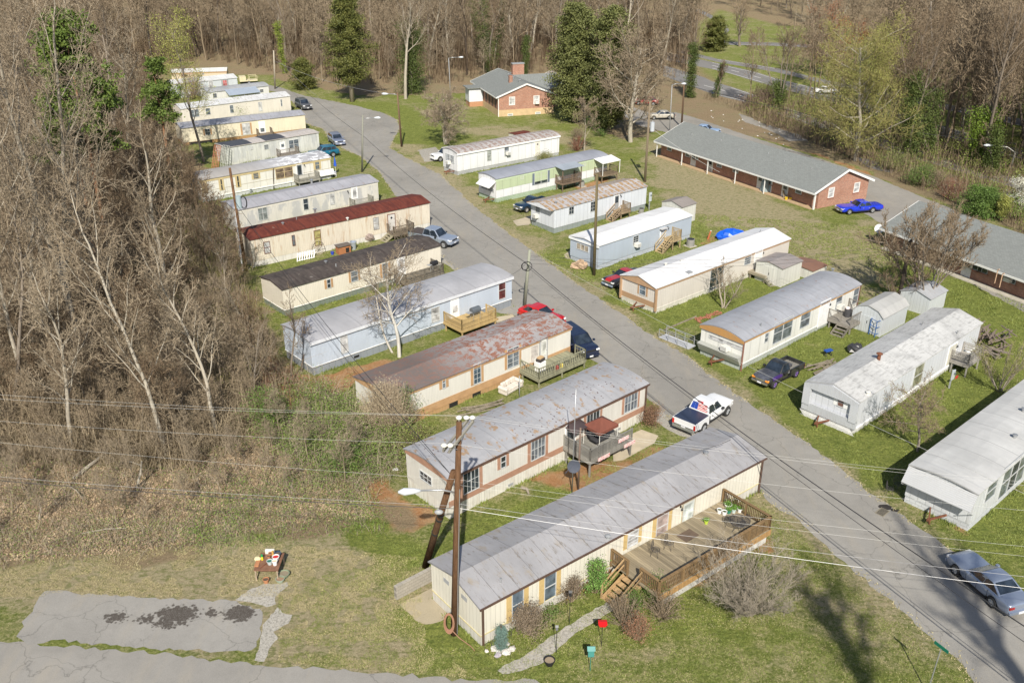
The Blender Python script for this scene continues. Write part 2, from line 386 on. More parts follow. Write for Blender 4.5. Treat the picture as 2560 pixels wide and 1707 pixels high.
YARD = wp('X',[(-900,1330),(0,1325),(300,1300),(560,1240),(700,1235),(830,1230),(905,1190),(850,1075),(800,985),(700,905),(640,870),(600,680),(560,600),(500,440),(430,330),(400,200),(395,150),(640,178),(720,205),(860,222),(1070,212),(1260,192),(1330,262),(1430,320),(1530,300),(1560,262),(1680,305),(1900,358),(2100,440),(2352,545),(3000,800),(5200,1568),(5200,2400),(-5200,2400),(-3000,1500)])
TANB = [wp('X',[(-900,1300),(0,1290),(300,1290),(560,1230),(800,1250),(900,1290),(960,1400),(900,1500),(620,1520),(560,1440),(0,1400),(-900,1400)]),
        wp('X',[(1500,330),(1640,330),(1700,420),(1900,520),(2000,600),(1820,620),(1640,520),(1520,420)]),
        wp('X',[(1750,560),(1980,520),(2080,640),(2030,720),(1830,600)]),
        wp('X',[(940,250),(1070,290),(1180,300),(1290,300),(1360,360),(1400,420),(1330,330),(1000,300)]),
        wp('X',[(900,330),(1010,420),(1180,590),(1420,760),(1560,860),(1700,950),(1900,1100),(2060,1220),(2100,1190),(1900,1030),(1640,880),(1380,680),(1200,560),(1080,430),(930,330)]),
        wp('X',[(1740,1120),(1790,1140),(1900,1240),(2030,1370),(2130,1470),(2210,1568),(2150,1568),(2000,1400),(1850,1250),(1760,1180)])]
CLAY = [wp('J',[(170,1180),(320,1165),(490,1230),(560,1330),(700,1440),(720,1500),(600,1520),(480,1540),(350,1480),(250,1380),(190,1280)]),
        wp('F',[(610,1190),(700,1260),(815,1310),(980,1280),(1300,1190),(1400,1200),(1150,1290),(1120,1390),(900,1420),(680,1380)]),
        wp('J',[(1450,1160),(1800,1290),(2100,1150),(2352,1000),(2352,930),(2000,1060),(1750,1100)]),
        wp('L',[(780,1160),(1560,800),(1550,760),(760,1090)]),
        wp('B',[(2060,830),(2352,920),(2352,945),(2050,850)]), wp('N',[(1560,1240),(1960,1560),(1900,1560),(1560,1330)]),
        wp('B',[(1280,1020),(1560,930),(1560,980),(1300,1060)]), wp('C',[(1130,1070),(1400,1170),(1600,1300),(1380,1240),(1120,1120)]),
        wp('C',[(0,690),(300,850),(760,1010),(900,1100),(1280,1330),(1180,1290),(700,1090),(300,980),(0,890),(-200,760)]),
        wp('Q',[(1120,340),(1000,480),(850,560),(960,480)])]
GREEN2 = [wp('D',[(500,560),(900,560),(1250,460),(1330,560),(1000,640),(880,700),(640,660)]), wp('D',[(950,860),(1300,960),(1700,760),(2200,680),(2200,780),(1800,960),(1500,1060),(1320,1100)]),
        wp('E',[(1160,760),(1500,560),(1900,760),(2300,960),(2352,1200),(2000,1000),(1400,900)]), wp('D',[(1520,1260),(1960,1360),(1900,1420),(1650,1350)]),
        wp('X',[(1720,880),(2230,620),(2352,700),(2352,850),(2000,1100),(1850,1000)]), wp('X',[(2060,1060),(2352,1160),(2352,1300),(2150,1180)]),
        wp('L',[(850,1180),(1150,1120),(1250,1250),(900,1400),(500,1480),(700,1300)]),wp('L',[(1560,700),(1750,600),(2050,900),(2200,1150),(1900,1000),(1700,850)]),
        wp('K',[(60,560),(500,560),(620,720),(1000,400),(1500,60),(1540,170),(1000,400),(540,640),(200,700)]),
        wp('K',[(300,1150),(650,1080),(850,1250),(1000,1400),(1500,1200),(1800,960),(1850,1010),(1560,1210),(1300,1400),(1050,1430),(700,1270)]),
        wp('O',[(740,740),(1180,770),(1560,900),(1650,1000),(1500,1060),(1150,1060),(1180,930),(850,800)])]
MEADOW = wp('X',[(1590,60),(1650,20),(1800,60),(2352,60),(3200,160),(3200,700),(2352,470),(2100,380),(1900,310),(1700,215),(1600,170)])
gx=np.concatenate([-np.geomspace(1800,62,46),np.arange(-60,78,.75),np.geomspace(79,1900,48)])
gy=np.concatenate([[-120,-60,-20,0,12,18],np.arange(22,200,.75),np.geomspace(201,3200,70)])
X,Y=np.meshgrid(gx,gy)
def vnoise(X,Y,s,seed):
    r=np.random.default_rng(seed); T=r.random((64,64)); x=X/s; y=Y/s
    xi=np.floor(x).astype(int); yi=np.floor(y).astype(int); fx=x-xi; fy=y-yi; fx=fx*fx*(3-2*fx); fy=fy*fy*(3-2*fy)
    a=T[yi%64,xi%64]; b_=T[yi%64,(xi+1)%64]; c_=T[(yi+1)%64,xi%64]; d_=T[(yi+1)%64,(xi+1)%64]
    return (a*(1-fx)+b_*fx)*(1-fy)+(c_*(1-fx)+d_*fx)*fy
yd=pdist(YARD,X,Y)+ (vnoise(X,Y,3,1)-.5)*3+(vnoise(X,Y,1.3,5)-.5)*1.5
litter=1-np.clip(yd/2.0+.5,0,1)
mead=soft(MEADOW,X,Y,4); litter=np.clip(litter-mead*.8,0,1)
tan=np.zeros_like(X)
for p_ in TANB: tan=np.maximum(tan,np.clip((pdist(p_,X,Y)+(vnoise(X,Y,2.2,2)-.5)*5)/4.5+.5,0,1))
clay=np.zeros_like(X)
for p_ in CLAY: clay=np.maximum(clay,np.clip((pdist(p_,X,Y)+(vnoise(X,Y,1.5,3)-.5)*1.5)/1.2+.5,0,1))
gr2=np.zeros_like(X)
for p_ in GREEN2: gr2=np.maximum(gr2,np.clip((pdist(p_,X,Y)+(vnoise(X,Y,2.0,4)-.5)*2)/2.0+.5,0,1))
dry=np.clip(.41+tan*.40-gr2*.42,0,1)
ny,nx=X.shape
gv=np.stack([X.ravel(),Y.ravel(),np.zeros(X.size)],1)
ii=np.arange(nx*ny).reshape(ny,nx); gf=np.stack([ii[:-1,:-1],ii[:-1,1:],ii[1:,1:],ii[1:,:-1]],-1).reshape(-1,4)
def fast_mesh(name, V, F, mats=()):
    me=bpy.data.meshes.new(name); k=F.shape[1]
    me.vertices.add(len(V)); me.vertices.foreach_set('co',np.asarray(V,np.float32).ravel())
    me.loops.add(F.size); me.loops.foreach_set('vertex_index',F.ravel().astype(np.int32))
    me.polygons.add(len(F)); me.polygons.foreach_set('loop_start',np.arange(0,F.size,k,dtype=np.int32)); me.polygons.foreach_set('loop_total',np.full(len(F),k,np.int32))
    for m_ in mats: me.materials.append(m_)
    me.update(calc_edges=True); return me
def ground_mat():
    m,nt,n,l,b=new_mat('ground_cover'); t=NT(nt)
    at_=n.new('ShaderNodeAttribute'); at_.attribute_name='cover'; r=t.sep(at_.outputs['Color'])
    L_,C_,D_=r[0],r[1],r[2]
    v=t.coord(); n1=t.noise(v,.16,5,.6); n2=t.noise(v,.9,6,.65); n3=t.noise(v,5.5,5,.75); n4=t.noise(v,22,3,.8)
    grass=t.mix(t.ramp(n2,[(.32,0.),(.68,1.)]), (.18,.215,.045), (.31,.335,.08))
    grass=t.mix(t.ramp(n3,[(.40,.75),(.58,0.)]), grass, (.085,.115,.028))
    grass=t.mix(t.ramp(n4,[(.5,0.),(.75,.55)]), grass, (.38,.37,.17))
    tanc=t.mix(t.ramp(n3,[(.35,0.),(.65,1.)]), (.29,.245,.14), (.47,.40,.255))
    n5=t.noise(t.mapping(v,(1,1.6,1),loc=(9,3,0)),2.1,6,.72)
    tanc=t.mix(t.ramp(n2,[(.52,0.),(.66,.5)]), tanc, (.22,.215,.09))
    tanc=t.mix(t.ramp(n5,[(.49,0.),(.58,.75)]), tanc, (.17,.185,.06))
    tanc=t.mix(t.ramp(n5,[(.33,.5),(.42,0.)]), tanc, (.40,.30,.20))
    grass=t.mix(t.ramp(n5,[(.50,0.),(.60,.6)]), grass, (.10,.135,.03))
    grass=t.mix(t.ramp(n5,[(.32,.55),(.42,0.)]), grass, (.36,.34,.14))
    tanc=t.mix(t.ramp(n4,[(.5,0.),(.8,.4)]), tanc, (.58,.51,.36))
    # dryness breaks the lawn into tufts and bare patches
    dmix=t.math('ADD',t.math('MULTIPLY',D_,1.15),t.math('SUBTRACT',t.math('ADD',t.math('MULTIPLY',n2,.8),t.math('ADD',t.math('MULTIPLY',n1,.7),t.math('MULTIPLY',n3,.7))),1.17))
    yard=t.mix(t.ramp(dmix,[(.36,0.),(.62,1.)]), grass, tanc)
    clayc=t.mix(t.ramp(n3,[(.35,0.),(.7,1.)]), (.33,.165,.07), (.47,.27,.14))
    clayc=t.mix(t.ramp(n2,[(.45,0.),(.7,.6)]), clayc, (.44,.36,.22))
    yard=t.mix(t.ramp(t.math('ADD',C_,t.math('MULTIPLY',t.math('SUBTRACT',n3,.5),.7)),[(.35,0.),(.65,1.)]), yard, clayc)
    lit=t.mix(t.ramp(n3,[(.3,0.),(.7,1.)]), (.17,.12,.07), (.35,.265,.165))
    lit=t.mix(t.ramp(n4,[(.5,0.),(.72,.7)]), lit, (.52,.42,.29))
    lit=t.mix(t.ramp(n2,[(.55,0.),(.72,.75)]), lit, (.13,.16,.055))
    lit=t.mix(t.ramp(n1,[(.42,0.),(.7,.55)]), lit, (.26,.235,.13))
    c=t.mix(t.ramp(t.math('ADD',L_,t.math('MULTIPLY',t.math('SUBTRACT',n3,.5),.6)),[(.35,0.),(.65,1.)]), yard, lit)
    l.new(c,b.inputs['Base Color']); b.inputs['Roughness'].default_value=.95; b.inputs['Specular IOR Level'].default_value=.1
    h=t.math('ADD',n3,t.math('MULTIPLY',n4,.6)); l.new(t.bump(h,.9,.12),b.inputs['Normal']); return m
GM=ground_mat()
me=fast_mesh('ground',gv,gf,[GM])
ca=me.color_attributes.new('cover','FLOAT_COLOR','POINT')
ca.data.foreach_set('color',np.stack([litter.ravel(),clay.ravel(),dry.ravel(),np.ones(X.size)],1).astype(np.float32).ravel())
ground=bpy.data.objects.new('ground',me); C.objects.link(ground); setp(ground,kind='structure')

# ---------------------------------------------------------------- roads and pads
def asphalt(base, cracks=True, seed=0.0, gravel=0.0, stain=None):
    m,nt,n,l,b=new_mat('asphalt'); t=NT(nt); v=t.mapping(t.coord(),loc=(seed,seed*1.7,0))
    big=t.noise(v,.12,4,.6); mid=t.noise(v,1.2,6,.7); fine=t.noise(v,28,3,.8)
    c=t.mix(t.ramp(big,[(.3,0.),(.7,1.)]), sc(base,.82), sc(base,1.14))
    c=t.mix(t.ramp(mid,[(.45,0.),(.75,.45)]), c, sc(base,.66))
    st_=t.noise(t.mapping(v,(1.5,.35,1),rot=(0,0,.72)),.5,6,.7); c=t.mix(t.ramp(st_,[(.5,0.),(.72,.5)]), c, (base[0]*1.2,base[1]*1.12,base[2]*.98))
    if stain:
        acc=None
        for (sx,sy,rx,ry,k_) in stain:
            q_=t.mapping(t.coord(),(1/rx,1/ry,0),loc=(-sx/rx,-sy/ry,0)); ln=n.new('ShaderNodeVectorMath'); ln.operation='LENGTH'; l.new(q_,ln.inputs[0])
            g_=t.math('MULTIPLY',t.ramp(ln.outputs['Value'],[(0.,1.),(1.,0.)]),k_); acc=g_ if acc is None else t.math('MAXIMUM',acc,g_)
        sn_=t.noise(t.coord(),2.6,8,.75); vs=n.new('ShaderNodeTexVoronoi'); vs.inputs['Scale'].default_value=5.; l.new(t.coord(),vs.inputs['Vector'])
        e_=t.math('ADD',acc,t.math('MULTIPLY',t.math('SUBTRACT',sn_,.5),1.3)); e_=t.math('ADD',e_,t.math('MULTIPLY',t.math('SUBTRACT',.35,vs.outputs['Distance']),.7))
        c=t.mix(t.ramp(e_,[(.46,0.),(.66,.97)]), c, (.045,.035,.028))
    c=t.mix(t.ramp(fine,[(.45,0.),(.7,.5)]), c, sc(base,1.3))
    c=t.mix(t.ramp(fine,[(.3,.45),(.45,0.)]), c, sc(base,.6))
    if gravel:
        gv_=t.noise(v,7,6,.85); c=t.mix(t.ramp(gv_,[(.38,.9),(.5,0.)]), c, sc(base,.42)); c=t.mix(t.ramp(gv_,[(.52,0.),(.62,.8)]), c, sc(base,1.35))
    if cracks:
        wv=n.new('ShaderNodeTexVoronoi'); wv.feature='DISTANCE_TO_EDGE'; wv.inputs['Scale'].default_value=.16
        vv=n.new('ShaderNodeVectorMath'); vv.operation='ADD'; l.new(v,vv.inputs[0])
        wn_=n.new('ShaderNodeTexNoise'); l.new(v,wn_.inputs['Vector']); wn_.inputs['Scale'].default_value=.9; wn_.inputs['Detail'].default_value=6
        sc_=n.new('ShaderNodeVectorMath'); sc_.operation='SCALE'; l.new(wn_.outputs['Color'],sc_.inputs[0]); sc_.inputs['Scale'].default_value=1.5; l.new(sc_.outputs[0],vv.inputs[1])
        l.new(vv.outputs[0],wv.inputs['Vector'])
        c=t.mix(t.ramp(wv.outputs['Distance'],[(.0,.5),(.005,.0)]), c, sc(base,.3))
        w2=n.new('ShaderNodeTexVoronoi'); w2.feature='DISTANCE_TO_EDGE'; w2.inputs['Scale'].default_value=1.6
        l.new(vv.outputs[0],w2.inputs['Vector']); reg=t.noise(v,.22,3,.5)
        c=t.mix(t.math('MULTIPLY',t.ramp(w2.outputs['Distance'],[(.0,.8),(.035,.0)]),t.ramp(reg,[(.62,0.),(.68,.7)])), c, sc(base,.4))
    l.new(c,b.inputs['Base Color']); b.inputs['Roughness'].default_value=.92; b.inputs['Specular IOR Level'].default_value=.2
    l.new(t.bump(fine,.5,.01),b.inputs['Normal']); return m
from mathutils.geometry import tessellate_polygon
def rough_edge(pts, step=.5, amp=.12, seed=1):
    r=random.Random(seed); out=[]; n=len(pts)
    for i in range(n):
        a=Vector(pts[i]); b=Vector(pts[(i+1)%n]); L=(b-a).length; k=max(1,min(120,int(L/step)))
        nrm=Vector((-(b-a).y,(b-a).x)).normalized() if L>0 else Vector((0,0))
        for j in range(k):
            q=a.lerp(b,j/k); w=(r.random()-.5)*2*amp if j else 0
            out.append((q.x+nrm.x*w,q.y+nrm.y*w))
    return out
def sheet(name, pts, z, m, amp=.12, seed=1, kind='structure', step=.5):
    pts=rough_edge(pts,step,amp,seed) if amp else pts
    V=[Vector((x,y,0)) for x,y in pts]; tr=tessellate_polygon([V])
    me=bpy.data.meshes.new(name)
    fs=[]
    for a,b_,c_ in tr:
        cr=(V[b_]-V[a]).cross(V[c_]-V[a]).z; fs.append((a,b_,c_) if cr>0 else (a,c_,b_))
    me.from_pydata([(p.x,p.y,z) for p in V],[],fs); me.materials.append(m); me.update()
    o=bpy.data.objects.new(name,me); C.objects.link(o); setp(o,kind=kind); return o
ASPH=asphalt((.268,.256,.234)); ASPH2=asphalt((.275,.262,.24),seed=31.); _S=[(G('I',x,y),rx,ry,k_) for x,y,rx,ry,k_ in ((1300,1060,2.0,1.3,1.45),(1770,1050,1.4,1.25,1.5),(1560,1050,1.1,.8,1.05),(1080,1095,1.4,.8,1.0),(850,1080,1.4,.9,1.1),(1240,1130,1.9,.8,1.1))]
ASPH3=asphalt((.28,.268,.247),True,77.,stain=[(p.x,p.y,a,b_,k_) for p,a,b_,k_ in _S])
MAIN=wp('X',[(560,185),(640,200),(700,221),(760,232),(820,244),(880,260),(912,275),(920,295),(905,318),(896,340),(925,358),(1010,400),(1102,485),(1215,570),(1337,660),(1415,713),(1493,767),(1571,813),(1617,851),(1720,925),(1836,1004),(1920,1068),(2008,1138),(2133,1225),(2195,1269),(2352,1378),(2600,1568),(2900,1800)])+\
     wp('X',[(2500,1800),(2239,1568),(2195,1510),(2117,1447),(2033,1369),(1954,1304),(1883,1241),(1836,1194),(1767,1154),(1720,1105),(1640,1010),(1560,985),(1500,925),(1440,870),(1390,845),(1340,815),(1290,800),(1240,735),(1150,720),(1080,690),(1040,610),(1015,590),(1010,545),(975,505),(905,448),(870,395),(830,362),(795,345),(760,325),(742,297),(705,285),(690,250),(668,232),(640,212),(560,200)])
sheet('road',MAIN,.012,ASPH,.17,3,step=.45)
sheet('street',wp('I',[(-700,1200),(0,1262),(200,1262),(420,1295),(800,1318),(1000,1330),(1300,1365),(1700,1420),(2352,1452)])+wp('K',[(0,1488),(260,1498),(500,1520),(800,1548),(1000,1538),(1200,1530),(1290,1540),(1340,1580),(1400,1640)])+wp('X',[(1300,1760),(0,1760),(-900,1760)]),.008,ASPH2,.16,5,step=.35)
sheet('driveway',wp('I',[(330,890),(400,888),(700,915),(1050,940),(1400,955),(1740,962),(1930,1045),(1925,1130),(1910,1230),(1850,1325),(1500,1330),(1150,1318),(900,1300),(640,1275),(380,1250),(200,1290),(120,1225),(200,1080),(270,970)]),.016,ASPH3,.14,6,step=.3)
GRAV=asphalt((.36,.34,.30),False,5.,gravel=1.0); 
sheet('path',wp('K',[(1010,1475),(1060,1432),(1200,1372),(1400,1222),(1600,1100),(1760,1005),(1850,950),(1900,960),(1880,1030),(1790,1072),(1560,1222),(1340,1420),(1180,1478),(1050,1500)]),.010,GRAV,.06,7,step=.25)
for i_,(k_,pl_) in enumerate([('I',[(1730,955),(1850,870),(1960,835),(2060,840),(2110,822),(2120,850),(2060,900),(2020,940),(2030,985),(1960,1010),(1900,990)]),('I',[(1930,1140),(2040,1010),(2075,1050),(2150,1065),(2120,1130),(2010,1190),(2045,1240),(1990,1300),(1940,1410),(1870,1400),(1910,1280)])]):
    sheet('gravel_patch',wp(k_,pl_),.011+.001*i_,GRAV,.05,8+i_,step=.2)
sheet('gravel_shoulder',wp('X',[(1490,960),(1540,915),(1600,985),(1660,1030),(1700,1090),(1600,1010),(1560,1000)]),.006,GRAV,.1,14)
sheet('gravel_shoulder',wp('X',[(1010,600),(1000,560),(1030,545),(1090,600),(1110,640),(1060,630)]),.0065,GRAV,.1,15)
sheet('gravel_shoulder',wp('X',[(960,345),(1000,338),(1015,352),(1010,370),(975,372)]),.0067,GRAV,.1,16)
PADM=plain((.44,.38,.28),.9,.18,1.0,bump=.2)
for i_,(k_,pl_) in enumerate([('J',[(2000,905),(2215,805),(2340,850),(2310,905),(2080,1030),(2010,1040)]),('U',[(700,750),(1035,688),(1065,715),(720,835)]),('B',[(830,1272),(960,1235),(960,1300),(860,1310)]),('B',[(1205,1520),(1250,1490),(1260,1560),(1215,1545)])]):
    sheet('patio',wp(k_,pl_),.020+.002*i_,PADM,0)
sheet('dirt_pad',wp('K',[(290,985),(545,860),(560,935),(620,1010),(660,1060),(600,1110),(480,1135),(400,1100),(330,1030)]),.007,asphalt((.36,.31,.22),False,9.),.08,18,step=.25)
sheet('lane',wp('Z',[(1560,262),(1637,285),(1690,281),(1760,302),(1859,336),(1978,374),(2100,414),(2182,441),(2263,475),(2330,503),(2415,535),(2480,565),(2560,600),(3000,770),(3000,1100),(2560,780),(2300,640),(2209,563),(2158,532),(2120,505),(1900,440),(1660,330),(1600,315),(1560,290)]),.010,asphalt((.27,.255,.23),False,12.),.12,19)
sheet('old_lane',wp('C',[(250,835),(330,860),(420,905),(560,950),(700,990),(760,1035),(620,1040),(540,985),(400,930),(300,900)]),.006,asphalt((.27,.25,.22),False,41.),.15,20)
sheet('old_lane',wp('C',[(1100,1150),(1250,1180),(1400,1245),(1380,1275),(1200,1230)]),.006,asphalt((.16,.15,.145),False,43.),.15,21)  # shadowed bit of lane, its shade put into a darker asphalt colour
HWY=asphalt((.20,.195,.19),False,51.)
def strip(a,b): return wp('C',a)+wp('C',list(reversed(b)))
HW=[strip([(-300,480),(0,570),(60,600),(200,640),(350,690),(800,860),(1400,1050),(1900,1200),(2352,1330),(3200,1560)],[(-300,560),(0,670),(100,705),(250,740),(800,925),(1400,1120),(1900,1270),(2352,1400),(3200,1640)]),
    strip([(-300,380),(50,455),(200,490),(360,525),(520,575),(700,620),(860,655),(1000,700),(1500,850),(2000,1000),(2352,1110),(3200,1300)],[(-300,440),(60,510),(200,545),(360,595),(520,640),(700,690),(850,735),(1000,770),(1500,925),(2000,1075),(2352,1180),(3200,1380)]),
    strip([(-200,360),(100,435),(300,465),(520,500),(900,590),(2352,880)],[(-200,385),(100,458),(300,492),(520,530),(900,620),(2352,930)]),
    strip([(-60,60),(0,85),(90,130),(160,180),(185,225),(150,280),(160,308),(500,315),(820,330),(1100,350),(2352,430)],[(-60,85),(0,110),(60,145),(110,190),(120,230),(100,290),(150,332),(500,338),(820,356),(1100,378),(2352,465)])]
for i_,p_ in enumerate(HW): sheet('highway',p_,.006+.002*i_,HWY,0)
LINE=plain((.75,.74,.7),.7,.1,2)
def dashes(pts, w=.18, dash=3.0, gap=6.0, z=.03):
    mb=MB(); P_=[G('C',x,y) for x,y in pts]
    for a,b_ in zip(P_[:-1],P_[1:]):
        L=(b_-a).length; d=(b_-a)/L; nn=Vector((-d.y,d.x,0))*w/2; s_=0
        while s_<L-.1:
            e_=min(s_+dash,L); p0=a+d*s_; p1=a+d*e_
            mb.add([(q.x,q.y,z) for q in (p0-nn,p1-nn,p1+nn,p0+nn)],[(0,1,2,3)]); s_+=dash+gap
    return mb
mk=dashes([(0,630),(100,655),(250,700),(800,893),(1400,1085),(2352,1365)]); mk2=dashes([(60,483),(200,518),(360,560),(520,608),(860,695),(1000,735),(1500,888),(2352,1145)])
for pl_ in ([(0,662),(100,697),(250,732),(800,916)],[(200,647),(350,697),(800,866)],[(60,462),(200,497),(360,532),(520,582),(860,662),(1400,830),(2352,1118)],[(60,503),(360,588),(520,633),(850,728),(1500,916),(2352,1172)],[(100,440),(300,470),(520,506)],[(160,328),(500,334),(820,352)]):
    q=dashes(pl_,.14,1000,0); mk.add(q.v,q.f)
mk.add(mk2.v,mk2.f)
o=mk.build('lane_marking',LINE); setp(o,kind='structure')
# oil stains on the driveway
OIL=plain((.035,.03,.026),.6,.3,3)
random.seed(11); mb=MB()
def blot(cx_,cy_,rx,ry,z):
    p0=G('I',cx_,cy_); n_=14; k=p0.y/2300*1.05
    pts=[(p0.x+math.cos(a)*rx/2.94*k*(1+random.uniform(-.28,.28)),p0.y+math.sin(a)*ry/2.94*k*1.9*(1+random.uniform(-.28,.28)),z) for a in [2*math.pi*i/n_ for i in range(n_)]]
    mb.add([(p0.x,p0.y,z)]+pts,[(0,i+1,(i+1)%n_+1) for i in range(n_)])

# ---------------------------------------------------------------- long trailer homes
class Home:
    def __init__(s, name, label, EN, ER, h, w, cat='trailer home', ov=.12, group='trailer homes', length=None):
        N=at(EN,h); R=at(ER,h); d=R-N
        s.L=length or d.length; s.w=w; s.h=h; s.ov=ov; s.ang=math.atan2(d.y,d.x); s.N=Vector((N.x,N.y,0))
        s.o=thing(name,label,cat,s.N,s.ang,group); s.c=math.cos(s.ang); s.s=math.sin(s.ang)
    def loc(s,p): q=p-s.N; return Vector((q.x*s.c+q.y*s.s,-q.x*s.s+q.y*s.c,q.z))
    def world(s,x,y,z=0): return Vector((s.N.x+x*s.c-y*s.s,s.N.y+x*s.s+y*s.c,z))
    def cut(s,q,axis,val):
        o=s.loc(Vector((0,0,CAMH))); d=ray(q); d=Vector((d.x*s.c+d.y*s.s,-d.x*s.s+d.y*s.c,d.z))
        k=(val-o[axis])/d[axis]; return o+d*k
    def front(s,q,off=0): p=s.cut(q,1,s.ov+off); return p.x,p.z
    def end(s,q,off=0): p=s.cut(q,0,s.ov+off); return p.y,p.z
    def section(s, kind, rise, inset=0.0, n=10, lift=0.0):
        y0,y1=inset,s.w-inset
        if kind=='gable': return [(y0,s.h+lift),(s.w/2,s.h+rise+lift),(y1,s.h+lift)]
        if kind=='flat': return [(y0,s.h+lift),(s.w*.5,s.h+rise+lift),(y1,s.h+lift)]
        out=[]
        for i in range(n+1):
            u=i/n; out.append((y0+(y1-y0)*u, s.h+lift+rise*(1-abs(2*u-1)**2.0)))
        return out
    def shell(s, kind, rise, roofm, wallm, skirtm, zs=.55, ov=None, bands=None, endm=None, gablem=None, ribs=None, front_eave=.0, skirt_in=.05):
        ov=s.ov; L,w,h=s.L,s.w,s.h
        sec=s.section(kind,rise); th=.07
        mb=MB(); lo=[(y,z-th) for y,z in sec]
        poly=sec+list(reversed(lo))
        x0=-front_eave
        # roof as a strip mesh (top, underside, edges)
        n=len(sec); nx=max(2,int(L/1.2)); V=[]; F=[]
        rr=random.Random(int(L*100))
        for i in range(nx+1):
            x=x0+(L-x0)*i/nx
            for y,z in sec:
                wob=(rr.random()-.5)*.022 if 0<i<nx else 0
                V.append((x,y,z+wob))
        for i in range(nx):
            for j in range(n-1): F.append((i*n+j,(i+1)*n+j,(i+1)*n+j+1,i*n+j+1))
        mb.add(V,F)
        mb.add([(x0,y,z) for y,z in lo]+[(L,y,z) for y,z in lo],[(j+1,j+n+1,j+n,j) for j in range(n-1)])
        for X_,fl in ((x0,0),(L,1)):
            for j in range(n-1):
                q=[(X_,sec[j][0],sec[j][1]),(X_,sec[j+1][0],sec[j+1][1]),(X_,lo[j+1][0],lo[j+1][1]),(X_,lo[j][0],lo[j][1])]
                mb.add(q if fl else list(reversed(q)),[(0,1,2,3)])
        for j in (0,n-1):
            q=[(x0,sec[j][0],sec[j][1]),(L,sec[j][0],sec[j][1]),(L,lo[j][0],lo[j][1]),(x0,lo[j][0],lo[j][1])]
            mb.add(q if j else list(reversed(q)),[(0,1,2,3)])
        if ribs:
            k=int((L-x0)/ribs)
            for i in range(1,k):
                x=x0+i*ribs
                for j in range(n-1):
                    (ya,za),(yb,zb)=sec[j],sec[j+1]
                    mb.bar((x,ya,za+.012),(x,yb,zb+.012),.045,.03)
        s.roof=mb.build('roof',roofm,s.o)
        # walls: body and gable ends following the roof
        mb=MB(); wi=[(ov,zs),(w-ov,zs)]; secw=s.section(kind,rise,ov,lift=-th-.004)
        poly=[(ov,zs)]+[(w-ov,zs)]+[(y,z) for y,z in reversed(secw)]
        mb.prismx(poly,ov,L-ov); s.wall=mb.build('wall',wallm,s.o)
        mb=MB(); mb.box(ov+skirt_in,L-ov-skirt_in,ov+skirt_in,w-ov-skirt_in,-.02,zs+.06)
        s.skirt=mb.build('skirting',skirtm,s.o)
        # eave trim
        return s
    def fascia(s, m, hgt=.2, end=True, kind='gable', rise=.4, prow=0):
        mb=MB(); ov=s.ov; mb.box(.02,s.L-.02,ov-.045,ov+.03,s.h-.08-hgt,s.h-.075)
        s.o_f=mb.build('fascia',m,s.o)
        if end:
            mb=MB(); sec=s.section(kind,rise,ov*.6,lift=-.08); lowz=s.h-.08-hgt
            poly=[(ov*.6,lowz),(s.w-ov*.6,lowz)]+list(reversed(sec))
            mb.prismx(poly,-prow if prow else ov-.045,ov+.03); mb.build('gable_trim',m,s.o)
    def band(s, m, z0, z1, x0=None, x1=None, end=False, out=.02, name='trim_band'):
        mb=MB(); mb.box(x0 if x0 is not None else s.ov-.0,x1 if x1 is not None else s.L-s.ov,s.ov-out,s.ov+.02,z0,z1)
        if end: mb.box(s.ov-out,s.ov+.02,s.ov-out,s.w-s.ov,z0,z1)
        return mb.build(name,m,s.o)
    # openings -----------------------------------------------------------
    def _open(s, face, a, b, style, fm, gm, sh, shm, name, inset=0.0):
        (u0,z1),(u1,z0)=a,b
        if u0>u1: u0,u1=u1,u0
        if z0>z1: z0,z1=z1,z0
        ov=s.ov-inset
        def P(u,d,z): return (u,ov-d,z) if face=='f' else (ov-d,u,z)
        def bx(mb,ua,ub,za,zb,d0,d1):
            if face=='f': mb.box(ua,ub,ov-d1,ov-d0,za,zb)
            else: mb.box(ov-d1,ov-d0,ua,ub,za,zb)
        fr=MB(); t=.045
        bx(fr,u0-t,u0,z0-t,z1+t,-.01,.05); bx(fr,u1,u1+t,z0-t,z1+t,-.01,.05); bx(fr,u0,u1,z1,z1+t,-.01,.05); bx(fr,u0,u1,z0-t,z0,-.01,.06)
        if style=='hung': bx(fr,u0,u1,(z0+z1)/2-.025,(z0+z1)/2+.025,-.01,.04)
        if style=='double':
            um=(u0+u1)/2; bx(fr,um-.04,um+.04,z0,z1,-.01,.045)
            for q0,q1 in((u0,um-.04),(um+.04,u1)): bx(fr,q0,q1,(z0+z1)/2-.02,(z0+z1)/2+.02,-.01,.04)
        if style=='triple':
            for k in (1,2): um=u0+(u1-u0)*k/3; bx(fr,um-.03,um+.03,z0,z1,-.01,.045)
        if style=='jal':
            for k in (1,2,3): zz_=z0+(z1-z0)*k/4; bx(fr,u0,u1,zz_-.015,zz_+.015,-.01,.04)
        if style.startswith('grid'):
            nu,nz=int(style[4]),int(style[5])
            for k in range(1,nu): um=u0+(u1-u0)*k/nu; bx(fr,um-.012,um+.012,z0,z1,-.01,.035)
            for k in range(1,nz): zz_=z0+(z1-z0)*k/nz; bx(fr,u0,u1,zz_-.012,zz_+.012,-.01,.034)
            if nu%2==0 and (u1-u0)>1.0: um=(u0+u1)/2; bx(fr,um-.025,um+.025,z0,z1,-.01,.04)
        w=fr.build(name,fm,s.o)
        pn=MB(); bx(pn,u0,u1,z0,z1,-.01,.015)
        pn.build('pane',gm,w)
